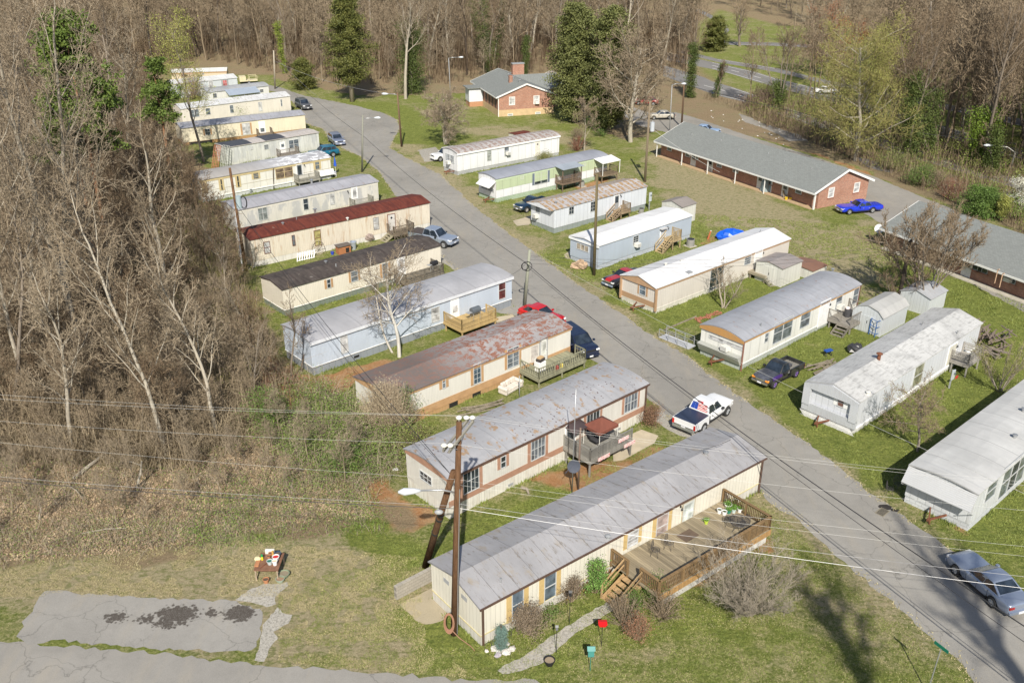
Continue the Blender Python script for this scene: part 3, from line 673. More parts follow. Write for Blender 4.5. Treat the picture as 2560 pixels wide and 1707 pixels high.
        if sh:
            wd=sh
            for q0,q1 in ((u0-t-wd,u0-t-.005),(u1+t+.005,u1+t+wd)):
                mb=MB(); bx(mb,q0,q1,z0-.04,z1+.04,-.01,.03); mb.build('shutter',shm,s.o)
        return w
    def win(s, k, x0,y0,x1,y1, style='hung', fm=None, gm=None, sh=0, shm=None, face='f', inset=0.0):
        f=s.front if face=='f' else s.end
        return s._open(face,f(px(k,x0,y0)),f(px(k,x1,y1)),style,fm or GFR,gm or GL_MID,sh,shm,'window')
    def door(s, k, x0,y0,x1,y1, dm=None, fm=None, glass=None, gz=(.45,.92), solid=False, diamond=False):
        (u0,z1)=s.front(px(k,x0,y0)); (u1,z0)=s.front(px(k,x1,y1)); ov=s.ov; t=.07
        w_=u1-u0
        if w_<.7: u0-=.1; u1+=.1
        d=MB(); d.box(u0,u1,ov-.045,ov+.01,z0,z1); D=d.build('door',dm or WHITE,s.o)
        f=MB(); f.box(u0-t,u0,ov-.06,ov+.01,z0,z1+t); f.box(u1,u1+t,ov-.06,ov+.01,z0,z1+t); f.box(u0,u1,ov-.06,ov+.01,z1,z1+t); f.build('frame',fm or WHITE,D)
        hgt=z1-z0
        if not solid:
            g=MB()
            if diamond:
                um=(u0+u1)/2; zm=z0+hgt*.8; r=.16
                g.prismy([(um-r,zm),(um,zm-r),(um+r,zm),(um,zm+r)],ov-.055,ov-.04)
                g.build('pane',GL_DARK,D)
            else:
                g.box(u0+.12,u1-.12,ov-.052,ov-.04,z0+hgt*gz[0],z0+hgt*gz[1]); g.build('pane',glass or GL_MID,D)
        hnd=MB(); hnd.blob((u1-.09,ov-.08,z0+hgt*.48),.035,8,5); hnd.build('handle',STEEL,D)
        return D,u0,u1,z0
    def ac(s, k, x,y, face='f', sz=(.62,.5,.42)):
        u,z=(s.front if face=='f' else s.end)(px(k,x,y)); w_,d_,h_=sz; ov=s.ov
        mb=MB(); 
        if face=='f': mb.box(u-w_/2,u+w_/2,ov-d_,ov,z-h_/2,z+h_/2)
        else: mb.box(ov-d_,ov,u-w_/2,u+w_/2,z-h_/2,z+h_/2)
        A=mb.build('air_conditioner',OFFW,s.o,bevel=.02)
        g=MB()
        for i in range(5):
            zz_=z-h_/2+.06+i*h_*.17
            if face=='f': g.box(u-w_/2+.06,u+w_/2-.06,ov-d_-.008,ov-d_,zz_,zz_+.03); 
            else: g.box(ov-d_-.008,ov-d_,u-w_/2+.06,u+w_/2-.06,zz_,zz_+.03)
        g.build('grille',GREYM,A); return A
    def lamp(s,k,x,y):
        u,z=s.front(px(k,x,y)); mb=MB(); mb.box(u-.05,u+.05,s.ov-.04,s.ov,z-.05,z+.1); mb.tube([(u,s.ov-.02,z+.05),(u,s.ov-.14,z+.08),(u,s.ov-.16,z-.02)],.015,5); mb.blob((u,s.ov-.16,z-.08),(.06,.06,.1),8,6); mb.build('porch_light',BLACK,s.o)
    def roofz(s,y,kind,rise):
        if kind in('gable','flat'): return s.h+rise*(1-abs(2*y/s.w-1))
        return s.h+rise*(1-abs(2*y/s.w-1)**2.0)
    def vent(s,k,x,y,kind,rise,typ='cap',m=None):
        q=at(px(k,x,y),s.h+rise*.6); p=s.loc(q); z=s.roofz(max(0,min(s.w,p.y)),kind,rise)
        mb=MB()
        if typ=='cap': mb.cyl(p.x,p.y,z-.05,z+.16,.1,n=12); mb.tube([(p.x,p.y,z+.14),(p.x,p.y,z+.19),(p.x,p.y,z+.24)],[.17,.17,.05],12)
        elif typ=='pipe': mb.cyl(p.x,p.y,z-.05,z+.28,.05,n=8)
        elif typ=='square': mb.box(p.x-.3,p.x+.3,p.y-.22,p.y+.22,z-.08,z+.1)
        elif typ=='flue': mb.cyl(p.x,p.y,z-.05,z+.45,.13,n=12); mb.tube([(p.x,p.y,z+.45),(p.x,p.y,z+.5),(p.x,p.y,z+.6)],[.24,.24,.02],12)
        mb.build('roof_vent',m or STEEL,s.o,smooth=False)
    def downspout(s, x, m, z0=.0):
        mb=MB(); mb.box(x-.05,x+.05,s.ov-.12,s.ov-.03,z0,s.h-.05); mb.build('downspout',m,s.o)
    def gutter(s,m):
        mb=MB(); mb.box(0,s.L,-.07,.03,s.h-.12,s.h-.02); mb.build('gutter',m,s.o)
BRN=plain((.10,.06,.045),.5,.2); YEL=plain((.52,.38,.17),.6,.1); TANW=plain((.44,.27,.14),.7,.15,2)
# 1: bottom cream home with gable roof
t1=Home('mobile_home','cream mobile home with streaked grey gable roof and yellow shutters, beside the big wooden deck',px('K',880,1025),px('L',1520,125),2.55,4.65)
t1.shell('gable',.55,roofing((.335,.33,.34),'streak',1.25),siding((.70,.67,.58),.3,.15),siding((.62,.60,.55),.3,.2),zs=.62,skirt_in=.015)
t1.gutter(BRN); YB=plain((.52,.46,.26),.6,.15)
t1.band(YB,.62,.68,out=.03,end=True)
t1.band(YB,.56,.60,x0=.14,out=-.005) if False else None
t1.downspout(.22,BRN,.0); t1.downspout(t1.L-.3,BRN,.0)
for a in [(1118,905,1195,1060),(1358,775,1432,925)]: t1.win('K',*a,style='hung',gm=glassy((.09,.12,.15),.12),sh=.33,shm=YEL)
t1.win('L',500,690,565,750,style='jal',gm=GL_CURT,sh=.28,shm=YEL); t1.win('L',715,570,780,690,style='hung',gm=glassy((.36,.29,.27),.3),sh=.3,shm=YEL)
t1.door('L',905,470,965,650,dm=plain((.5,.52,.5),.4,.08),fm=plain((.45,.4,.3),.5),glass=glassy((.55,.6,.58),.2),gz=(.08,.93)); t1.lamp('L',885,490)
t1.vent('K',1035,810,'gable',.55,'pipe'); t1.vent('L',355,690,'gable',.55,'cap',GREYM); t1.vent('L',1070,120,'gable',.55,'cap')
for zz_,yy in((2.3,1.5),(2.3,3.1)):
    mb=MB()
    for i_ in range(4): mb.box(t1.ov-.02,t1.ov+.01,yy-.25,yy+.25,2.05+i_*.07,2.09+i_*.07)
    mb.build('gable_vent',GREYM,t1.o)
# 2: arched roof home with salmon band
SAL=plain((.36,.205,.14),.65,.12,2)
t2=Home('mobile_home','white mobile home with curved grey roof and salmon brown band, behind the utility pole',px('J',790,1168),px('J',2275,465),3.05,4.55)
t2.shell('arch',.32,roofing((.36,.36,.375),'spots',1.2,),siding((.64,.62,.57),.16,.18),siding((.70,.68,.62),.22,.3,stain=(.5,.42,.3)),zs=.85,skirt_in=.02)
t2.fascia(SAL,.22,True,'arch',.32); t2.band(SAL,.86,1.28,out=.02); t2.gutter(BRN); t2.downspout(t2.L-.25,BRN)
t2.win('J',905,1115,1018,1225,style='grid42',gm=GL_DARK,sh=.28,shm=SAL); t2.win('J',1182,1010,1215,1072,style='hung',gm=GL_DARK,sh=.24,shm=SAL)
t2.win('J',1405,885,1502,985,style='grid42',gm=GL_MID,sh=.26,shm=SAL); t2.win('J',1815,690,1900,780,style='grid42',gm=GL_DARK,sh=.25,shm=SAL)
t2.win('J',2095,560,2178,640,style='grid42',gm=GL_MID,sh=.22,shm=SAL); t2.win('J',590,1100,675,1215,style='grid32',gm=GL_DARK,face='e')
t2.door('J',1662,775,1722,905,dm=GREYM,glass=GL_DARK,gz=(.05,.95))
for x_,y_ in ((1256,1208),(2048,802)):
    u,z=t2.front(px('J',x_,y_)); mb=MB(); mb.box(u-.22,u+.22,t2.ov-.0,t2.ov+.03,z-.09,z+.09); mb.build('skirt_vent',GREYM,t2.o)
# a curved awning over its door
u0,z0=t2.front(px('J',1655,770)); mb=MB(); pts=[]
for i_ in range(7):
    a=math.pi*i_/6; pts.append((.85+u0-.75*math.cos(a)-.1, .35*math.sin(a)))
for i_ in range(6):
    (xa,za),(xb,zb)=pts[i_],pts[i_+1]
    mb.add([(xa,t2.ov-1.0,2.5+za*.6),(xb,t2.ov-1.0,2.5+zb*.6),(xb,t2.ov,2.65+zb*.6),(xa,t2.ov,2.65+za*.6),(xa,t2.ov-1.0,2.46+za*.6),(xb,t2.ov-1.0,2.46+zb*.6),(xb,t2.ov,2.61+zb*.6),(xa,t2.ov,2.61+za*.6)],[(0,1,2,3),(7,6,5,4),(0,4,5,1)])
mb.build('awning',plain((.07,.05,.05),.6),t2.o)
# 3: rust red flaking roof
t3=Home('mobile_home','white and tan mobile home with flaking rusty roof, next to the discarded sofa',(975,999),px('J',1712,50),2.75,4.7)
t3.shell('gable',.42,roofing((.33,.31,.31),'heavy',.95,rust=(.235,.10,.065)),siding((.70,.68,.62),.14,.12),siding((.47,.29,.14),.3,.3),zs=.42,skirt_in=.03)
t3.fascia(TANW,.2,True,'gable',.42); t3.band(TANW,.40,1.0,out=.02); 
for a,b_ in ((975,1060),):
    pass
t3.win('U',582,1285,665,1475,style='grid24',gm=glassy((.05,.08,.11),.1),sh=.25,shm=TANW); t3.win('U',980,1105,1110,1270,style='grid24',gm=GL_MID,sh=.24,shm=TANW)
t3.win('U',215,1440,250,1540,style='hung',gm=GL_MID,sh=.26,shm=TANW)
t3.door('U',1365,985,1440,1225,dm=plain((.6,.6,.58),.5),fm=GREYM,glass=glassy((.6,.6,.55),.3),gz=(.3,.95)); 
mb=MB(); u,z=t3.front(px('U',1300,1050)); mb.box(u-.38,u+.38,t3.ov-.03,t3.ov+.01,.95,2.35); mb.build('door',plain((.5,.46,.42),.7,.3,3),t3.o)
for k_,x_,y_ in (('J',1005,540),('J',835,608)):
    u,z=t3.front(px(k_,x_,y_)); mb=MB(); mb.box(u-.4,u+.4,t3.ov+.0,t3.ov+.06,-.01,.40); mb.build('crawl_opening',BLACK,t3.o)
# 4: light blue home
LB=(.50,.565,.66)
t4=Home('mobile_home','long light blue mobile home with pale curved roof, behind the white barked trees',px('F',805,1048),px('F',2305,558),3.0,4.6)
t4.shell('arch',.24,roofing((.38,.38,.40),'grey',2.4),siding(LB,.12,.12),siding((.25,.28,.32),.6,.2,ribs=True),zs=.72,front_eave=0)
mb=MB(); mb.box(0,t4.L,-.05,.05,t4.h-.30,t4.h-.06); mb.build('fascia',plain((.6,.62,.66),.6,.1),t4.o)
t4.band(WHITE,.70,.76,out=.03,end=True)
t4.win('F',1030,1000,1088,1110,style='hung',gm=GL_CURT); t4.win('F',2195,605,2243,715,style='hung',gm=glassy((.11,.035,.035),.1)); t4.win('F',1700,800,1760,880,style='hung',gm=GL_CURT)
t4.win('F',690,1010,715,1090,style='jal',gm=GL_CURT,face='e')
t4.door('F',1845,720,1900,875,dm=WHITE,glass=GL_CURT,gz=(.35,.62))
mb=MB(); u,z=t4.front(px('F',1155,1170)); mb.box(u-.25,u+.25,t4.ov+.03,t4.ov+.06,.25,.45); mb.build('skirt_vent',BLACK,t4.o)
# 5: cream home, dark brown roof
CR=(.72,.67,.57)
t5=Home('mobile_home','cream mobile home with blotchy dark brown roof and tan shutters',(704,724.5),(1105.4,612.2),2.7,4.3)
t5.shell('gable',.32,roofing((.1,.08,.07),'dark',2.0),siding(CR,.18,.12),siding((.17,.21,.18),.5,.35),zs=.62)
t5.band(WHITE,.60,.66,out=.03,end=True)
t5.win('F',932,588,960,640,style='hung',gm=GL_DARK,sh=.24,shm=TANW); t5.win('F',1108,532,1160,588,style='hung',gm=GL_MID,sh=.22,shm=TANW); t5.win('F',1338,472,1384,565,style='hung',gm=GL_MID,sh=.24,shm=TANW)
t5.door('F',1455,430,1500,560,dm=WHITE,glass=GL_CURT); t5.vent('F',925,465,'gable',.32,'cap'); t5.vent('F',1000,490,'gable',.32,'pipe',GREYM)
# 6: red rusty roof
t6=Home('mobile_home','cream mobile home with deep red rusted roof, rubbish piled along its wall',(622.8,600.3),(1076.9,506),3.05,4.2)
t6.shell('gable',.38,roofing((.12,.03,.02),'red',1.25),siding((.66,.60,.50),.2,.2,stain=(.42,.22,.08)),siding((.66,.64,.6),.9,.15),zs=.62,skirt_in=.02)
MAR=plain((.17,.08,.06),.6,.2)
t6.win('V',1030,1065,1110,1180,style='hung',fm=MAR,gm=GL_CURT); t6.win('V',1362,985,1402,1095,style='hung',fm=MAR,gm=GL_MID); t6.win('V',1622,930,1708,1090,style='hung',fm=MAR,gm=glassy((.33,.29,.12),.3)); t6.win('F',1272,135,1315,210,style='hung',fm=plain((.3,.27,.24),.6),gm=GL_CURT)
t6.door('F',1385,110,1430,225,dm=plain((.55,.53,.5),.5),fm=MAR,diamond=True)
t6.vent('V',1258,860,'gable',.38,'cap'); t6.vent('V',1635,700,'gable',.38,'flue'); t6.vent('V',2015,770,'gable',.38,'cap',OFFW); t6.vent('V',1420,810,'gable',.38,'pipe')
# 7: grey weathered
t7=Home('mobile_home','pale grey weathered mobile home with grey gable roof, behind the red roofed home',(588.8,526.7),(947.6,453.3),2.9,4.4)
t7.shell('gable',.4,roofing((.36,.36,.39),'patches',1.4,),siding((.64,.62,.57),.2,.25,patch=.5),siding((.6,.56,.47),.3,.3),zs=.7,skirt_in=.015)
t7.band(plain((.66,.63,.56),.7),2.55,2.78,out=.02)
t7.win('V',958,650,1080,785,style='grid22',gm=glassy((.18,.2,.2),.2)); t7.win('V',1492,545,1558,672,style='hung',gm=GL_DARK); t7.win('V',1805,480,1868,608,style='hung',gm=GL_CURT)
t7.door('V',2072,420,2125,545,dm=WHITE,glass=GL_CURT,gz=(.1,.9)); t7.lamp('V',2018,465); t7.vent('V',1595,355,'gable',.4,'flue')
t7.win('V',545,625,585,760,style='hung',fm=GREYM,gm=GL_DARK,face='e')
# 8: white and mustard
MUS=plain((.53,.43,.24),.6,.12,2)
t8=Home('mobile_home','white mobile home with mustard trim and flared skirt, white patches on its roof',(497.4,451.2),(828,392.8),2.95,4.4)
t8.shell('arch',.3,roofing((.40,.40,.42),'whitepatch',1.1),siding((.70,.69,.64),.9,.15),siding((.55,.58,.58),.5,.3),zs=.55)
t8.fascia(MUS,.28,False); t8.band(plain((.35,.3,.2),.7),1.42,1.46,out=.015); t8.band(WHITE,.52,.62,out=.05)
for a in [(315,360,352,480),(518,325,552,445),(712,285,748,408)]: t8.win('V',*a,style='hung',fm=MUS,gm=GL_DARK,sh=.2,shm=MUS)
t8.win('V',905,242,972,308,style='jal',fm=MUS,gm=GL_MID,sh=.2,shm=MUS); t8.win('V',1165,180,1375,285,style='double',fm=MUS,gm=glassy((.16,.12,.09),.2)); t8.win('V',1632,112,1688,198,style='hung',fm=MUS,gm=GL_MID,sh=.22,shm=MUS)
t8.door('V',1422,155,1480,270,dm=GREYM,glass=GL_DARK,gz=(.05,.92)); t8.lamp('V',1508,155)
mb=MB(); mb.prismx([(t8.ov-.02,1.35),(t8.ov-.32,.62),(t8.ov-.02,.62)],t8.L-2.6,t8.L+.1); mb.build('flared_panel',siding((.70,.69,.64),.9,.1),t8.o)
# 9: flat dirty white
t9=Home('mobile_home','flat roofed grimy white mobile home with black roof patches',(561.6,370),(798.6,330.9),2.65,3.5)
t9.shell('flat',.10,roofing((.50,.46,.43),'patches',.8),siding((.62,.63,.60),.7,.35,patch=.35),siding((.6,.61,.58),.7,.35),zs=.3,skirt_in=.01)
TAR=plain((.055,.06,.075),.8,.25,2)
for xa,xb in ((.2,4.2),(6.3,9.6)):
    mb=MB(); mb.prismx([(.05,t9.h+.012),(t9.w/2,t9.h+.112),(t9.w-.05,t9.h+.012),(t9.w-.05,t9.h+.03),(t9.w/2,t9.h+.13),(.05,t9.h+.03)],xa,xb); mb.build('roof_patch',TAR,t9.o)
t9.win('j',1868,1290,2015,1385,style='double',gm=GL_MID); t9.win('j',1510,1355,1575,1405,style='jal',gm=GL_MID); t9.win('j',1318,1382,1345,1410,style='hung',gm=GL_CURT)
t9.door('j',1752,1320,1815,1480,dm=WHITE,glass=GL_MID,gz=(.62,.88)); t9.win('j',808,1385,845,1450,style='hung',gm=GL_DARK,face='e')
# 10
t10=Home('mobile_home','cream mobile home on a brown skirt with grey roof, on piers at its left end',px('A',150,592),(764,286.7),2.75,4.4)
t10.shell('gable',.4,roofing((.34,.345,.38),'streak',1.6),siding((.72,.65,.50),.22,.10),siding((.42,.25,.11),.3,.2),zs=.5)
t10.win('j',650,1125,730,1200,style='grid22',gm=GL_DARK,sh=.25,shm=TANW); t10.win('j',1190,1045,1315,1190,style='hung',gm=GL_CURT,sh=.28,shm=TANW)
t10.door('j',1442,1018,1525,1195,dm=WHITE,glass=GL_MID,gz=(.2,.5),diamond=False)
mb=MB(); mb.box(1.0,4.5,t10.ov-.02,t10.ov+.2,-.02,.42); mb.build('crawl_opening',BLACK,t10.o)
# 11
t11=Home('mobile_home','cream mobile home with bright white streaked roof, beside the dark grey car',(451,273),(727,240),2.8,4.6)
t11.shell('gable',.5,roofing((.58,.585,.59),'streak',1.4),siding((.68,.64,.57),.22,.12),siding((.62,.6,.55),.3,.2),zs=.5,skirt_in=.015)
t11.win('j',425,850,570,935,style='double',gm=GL_MID); t11.win('j',660,825,732,905,style='hung',gm=GL_MID); t11.win('j',1425,735,1485,855,style='hung',gm=GL_CURT); t11.win('j',1748,695,1775,785,style='hung',gm=GL_MID); t11.win('j',1010,780,1070,880,style='hung',gm=GL_MID)
# 12: low grey roofed home
t12=Home('mobile_home','low white mobile home with sagging grey curved roof',px('j',690,590),px('j',1585,490),2.5,4.4)
t12.shell('arch',.35,roofing((.36,.37,.38),'patches',1.4),siding((.66,.66,.64),.4,.12),siding((.6,.6,.58),.4,.2),zs=.4)
t12.win('j',765,610,825,660,style='jal',gm=GL_DARK); t12.win('j',1448,550,1500,580,style='hung',gm=GL_DARK)
ax,az=t12.front(px('j',940,575)); mb=MB(); mb.add([(ax,t12.ov-2.2,1.9),(ax+6.0,t12.ov-2.2,1.9),(ax+6.0,t12.ov+.1,2.62),(ax,t12.ov+.1,2.62),(ax,t12.ov-2.2,1.85),(ax+6.0,t12.ov-2.2,1.85),(ax+6.0,t12.ov+.1,2.57),(ax,t12.ov+.1,2.57)],[(0,1,2,3),(7,6,5,4),(0,4,5,1),(1,5,6,2),(3,7,4,0)])
for x_ in (.1,2.9,5.9): mb.box(ax+x_-.04,ax+x_+.04,t12.ov-2.15,t12.ov-2.07,0,1.86)
mb.build('awning',plain((.42,.48,.56),.4,.1,2,.3),t12.o)
# 13, 14
t13=Home('mobile_home','pale blue grey mobile home with white roof, near the far end of the row',px('j',200,470),px('j',1128,375),2.7,4.6)
t13.shell('gable',.5,roofing((.58,.585,.58),'grey',1.5),siding((.56,.60,.63),.3,.1),siding((.5,.53,.55),.3,.2),zs=.5)
t13.win('j',908,415,975,490,style='grid22',gm=glassy((.4,.12,.12),.3),sh=.25,shm=GREYM); t13.door('j',705,432,775,520,dm=GREYM,glass=GL_CURT,gz=(.1,.9))
t14=Home('mobile_home','tan mobile home with white roof and brown trim, farthest of the left row',px('j',150,305),px('j',970,278),2.7,4.6)
t14.shell('gable',.4,roofing((.66,.65,.62),'grey',1.5),siding((.62,.52,.38),.3,.1),siding((.5,.45,.35),.3,.2),zs=.5); t14.fascia(TANW,.25,True,'gable',.4)
t14.win('j',310,330,400,355,style='double',fm=TANW,gm=GL_DARK); t14.win('j',610,312,640,326,style='hung',gm=GL_DARK)
# ---- right row
r1=Home('mobile_home','white mobile home with brown ribbed curved roof, nearest to the brick house',(1142,384),(1401.4,337.7),3.1,3.8)
r1.shell('arch',.34,roofing((.44,.42,.41),'stripes',1.05,rust=(.24,.18,.155)),siding((.72,.73,.75),1.2,.08),block((.42,.43,.43)),zs=.55,ribs=1.05)
mb=MB(); mb.box(0,r1.L,-.03,.06,r1.h-.32,r1.h-.07); mb.build('fascia',WHITE,r1.o)
r1.win('B',640,748,670,825,style='hung',gm=glassy((.3,.32,.3),.2)); r1.win('B',768,725,798,790,style='hung',gm=GL_MID); r1.ac('B',787,773); r1.door('B',992,690,1028,790,dm=plain((.68,.65,.58),.5),diamond=True)
r1.win('B',335,775,400,850,style='double',gm=glassy((.32,.34,.36),.2),face='e'); r1.ac('B',365,840,face='e')
# r2 green
GRN=(.47,.55,.36)
r2=Home('mobile_home','pale green and white mobile home with grey curved roof and a small covered porch',px('B',705,965),px('B',1535,790),3.1,3.9)
r2.shell('arch',.28,roofing((.30,.315,.36),'grey',1.6),siding((.72,.73,.75),1.4,.1),block((.36,.45,.33),.4,.2),zs=.6,skirt_in=.02)
r2.band(siding(GRN,1.2,.2),1.62,r2.h-.3,out=.025,name='green_panel'); r2.fascia(plain((.52,.62,.42),.6,.1),.24,False)
r2.win('B',990,905,1082,985,style='grid24',gm=GL_DARK,sh=.34,shm=plain((.14,.17,.22),.6)); r2.win('B',888,940,905,962,style='hung',gm=GL_MID); r2.win('B',1285,855,1315,890,style='jal',gm=GL_DARK); r2.win('B',1348,850,1364,868,style='hung',gm=GL_DARK)
mb=MB(); mb.add([(-1.0,.1,2.1),(-1.0,2.9,2.1),(.1,2.9,2.75),(.1,.1,2.75),(-1.0,.1,2.06),(-1.0,2.9,2.06),(.1,2.9,2.7),(.1,.1,2.7)],[(3,2,1,0),(4,5,6,7),(0,1,5,4),(0,4,7,3),(1,2,6,5)]); mb.build('awning',plain((.7,.7,.7),.4,.08),r2.o)
r2.win('B',600,1005,690,1060,style='double',gm=GL_MID,face='e')
# r3
r3=Home('mobile_home','pale blue grey mobile home with rust striped gable roof and wooden steps',(1386,524.8),(1620.7,465.2),2.85,4.3)
r3.shell('gable',.5,roofing((.42,.41,.42),'stripes',.85,rust=(.29,.19,.10)),siding((.62,.65,.70),.6,.1,horiz=False),siding((.26,.30,.30),.8,.25),zs=.62,front_eave=.5)
mb=MB(); sec=r3.section('gable',.5,.05,lift=-.08); mb.prismx([(.05,r3.h-.12),(r3.w-.05,r3.h-.12)]+list(reversed(sec)),-.48,-.42); mb.build('gable_trim',plain((.62,.64,.68),.6),r3.o)
r3.win('B',1243,1173,1275,1215,style='grid22',gm=GL_DARK); r3.win('B',1402,1135,1432,1195,style='grid23',gm=GL_DARK); r3.door('B',1577,1090,1604,1185,dm=GREYM,glass=GL_DARK,gz=(.5,.95)); r3.lamp('B',1620,1085)
r3.win('B',1000,1155,1028,1215,style='hung',gm=GL_MID,face='e'); r3.ac('B',1008,1232,face='e'); r3.vent('B',1145,1140,'gable',.5,'cap'); r3.vent('B',1475,1020,'gable',.5,'pipe')
# r4
r4=Home('mobile_home','blue grey ribbed mobile home with bright white roof and tall wooden stairs',(1497.6,615),(1734,538.4),2.66,4.3)
r4.shell('flat',.3,roofing((.74,.74,.74),'white',2.2),siding((.42,.48,.56),.2,.06),block((.46,.50,.56)),zs=.5)
mb=MB(); mb.box(-.03,.05,0,r4.w,r4.h-.28,r4.h-.07); mb.build('fascia',plain((.72,.74,.75),.6,.06),r4.o)
r4.win('D',715,462,795,530,style='triple',gm=glassy((.3,.26,.2),.2),face='e'); r4.win('D',1128,418,1160,468,style='grid24',gm=GL_DARK); r4.ac('D',1145,473); 
mb=MB(); u,z=r4.front(px('Q',450,330)); mb.box(u-.5,u+.5,r4.ov-.45,r4.ov,z-.02,z+.03); mb.build('awning',plain((.5,.5,.5),.4),r4.o); r4.lamp('Q',512,322); r4.door('Q',430,375,478,470,dm=plain((.5,.55,.62),.5),solid=True)
# r5
BRT=plain((.40,.255,.15),.6,.12,2)
r5=Home('mobile_home','beige mobile home with clean white gable roof and brown fascia, beside the red striped coupe',(1642.9,720.4),(1979,596.3),2.62,4.5)
r5.shell('gable',.6,roofing((.70,.70,.71),'white',2.6),siding((.62,.58,.53),.25,.1),siding((.66,.64,.57),.25,.25),zs=.5,front_eave=.12,skirt_in=.015)
r5.fascia(BRT,.2,True,'gable',.6,prow=.02); r5.band(plain((.62,.6,.53),.6),.44,.52,out=.03,end=True)
r5.win('D',1178,762,1215,850,style='hung',gm=glassy((.12,.16,.2),.15),face='e',sh=.22,shm=BRT)
mb=MB(); mb.box(r5.ov-.02,r5.ov+.01,r5.ov,r5.w-r5.ov,.52,1.05); mb.build('trim_band',siding((.40,.255,.15),.15,.1),r5.o)
for y_ in (.0,r5.w-.16): 
    mb=MB(); mb.box(-.05,.14,y_,y_+.16,.3,r5.h-.2); mb.build('corner_post',BRT,r5.o)
r5.win('Q',1028,800,1148,1000,style='double',fm=GREYM,gm=GL_DARK); r5.win('Q',1422,668,1482,740,style='jal',gm=GL_MID); r5.door('Q',1545,622,1600,800,dm=plain((.72,.72,.7),.5),solid=True); r5.lamp('Q',1628,610)
r5.vent('Q',488,790,'gable',.6,'cap',OFFW); r5.vent('Q',675,750,'gable',.6,'cap',OFFW); r5.vent('Q',1600,405,'gable',.6,'pipe'); r5.vent('Q',765,825,'gable',.6,'square',GREYM)
# r6
ORN=plain((.46,.25,.085),.6,.12,2)
r6=Home('mobile_home','white mobile home with rusty grey curved roof and orange brown fascia',(1860.5,853),(2155.6,710.2),2.7,4.35)
r6.shell('arch',.42,roofing((.34,.35,.38),'patches',1.3,),siding((.70,.70,.66),1.3,.12),siding((.42,.46,.44),.45,.3),zs=.55)
r6.fascia(ORN,.2,False); mb=MB(); mb.prismx([(.02,r6.h-.28),(r6.w-.02,r6.h-.28)]+list(reversed(r6.section('arch',.42,.02,lift=-.08))),-.04,.06); mb.build('gable_trim',siding((.46,.25,.085),.13,.1),r6.o)
r6.win('E',520,1062,635,1140,style='double',gm=GL_MID); r6.win('E',716,985,768,1060,style='hung',gm=GL_MID); r6.win('E',450,1132,466,1182,style='hung',gm=GL_MID); r6.win('E',975,862,1002,935,style='hung',gm=GL_MID); r6.ac('E',985,925); r6.win('E',1105,800,1122,895,style='hung',gm=GL_MID)
r6.door('E',860,905,900,1050,dm=plain((.72,.72,.72),.5),solid=True); r6.lamp('E',920,905); r6.band(WHITE,.5,.58,out=.03,end=True)
r6.downspout(.1,plain((.25,.12,.09),.6)); r6.downspout(r6.L-.15,plain((.16,.08,.06),.6))
r6.win('D',1690,1135,1930,1250,style='grid41',gm=glassy((.38,.38,.38),.3),face='e'); r6.ac('D',1815,1228,face='e')
mb=MB(); mb.prismy([(-.42,1.22),(.1,1.28),(.1,.5),(-.02,.5)],.15,r6.w-.15); mb.build('flared_panel',siding((.40,.41,.38),.11,.1),r6.o); r6.vent('Q',1610,1475,'arch',.42,'pipe'); r6.vent('E',945,670,'arch',.42,'cap')
# r7
r7=Home('mobile_home','light grey mobile home with dull white gable roof, lattice under its front end',(2151.2,1005.8),(2459,807),2.7,4.3)
r7.shell('gable',.6,roofing((.52,.52,.51),'streakx',1.8),siding((.60,.62,.66),.5,.06),siding((.68,.68,.68),.5,.15),zs=.5,skirt_in=.01)
r7.win('N',1555,350,1590,455,style='hung',gm=glassy((.2,.2,.15),.2)); r7.win('N',992,570,1022,640,style='hung',gm=glassy((.2,.1,.08),.2),face='e',sh=.3,shm=WHITE); r7.door('E',1805,1230,1828,1330,dm=plain((.6,.58,.5),.5),solid=True); r7.lamp('E',1852,1212)
SG=siding((.50,.52,.55),.12,.06)
mb=MB(); sec=r7.section('gable',.6,.02,lift=-.08); mb.prismx([(.02,r7.h-.35),(r7.w-.02,r7.h-.35)]+list(reversed(sec)),-.16,.0); mb.build('gable_trim',SG,r7.o)
for y_ in (.02,r7.w-.6): mb=MB(); mb.box(-.16,.02,y_,y_+.58,1.0,r7.h-.35); mb.build('end_panel',siding((.54,.56,.59),.12,.05,horiz=True),r7.o)
mb=MB(); mb.box(-.1,.06,.02,r7.w-.02,.5,1.15); mb.build('end_panel',SG,r7.o); r7.band(WHITE,.44,.52,out=.08,end=True)
r7.vent('E',1280,1335,'gable',.6,'flue',RUSTM); r7.vent('E',1865,1110,'gable',.6,'pipe'); r7.vent('E',1605,1070,'gable',.6,'pipe'); r7.vent('E',1210,1545,'gable',.6,'cap',OFFW)
mb=MB()
for i_ in range(-4,44):
    y_=i_*.1
    for dy in (.45,-.45):
        a_=Vector((-.12,y_,.0)); b_=Vector((-.12,y_+dy,.45))
        if -.05<min(a_.y,b_.y) and max(a_.y,b_.y)<r7.w+.05: mb.bar(a_,b_,.03,.012)
mb.build('lattice',WHITE,r7.o)
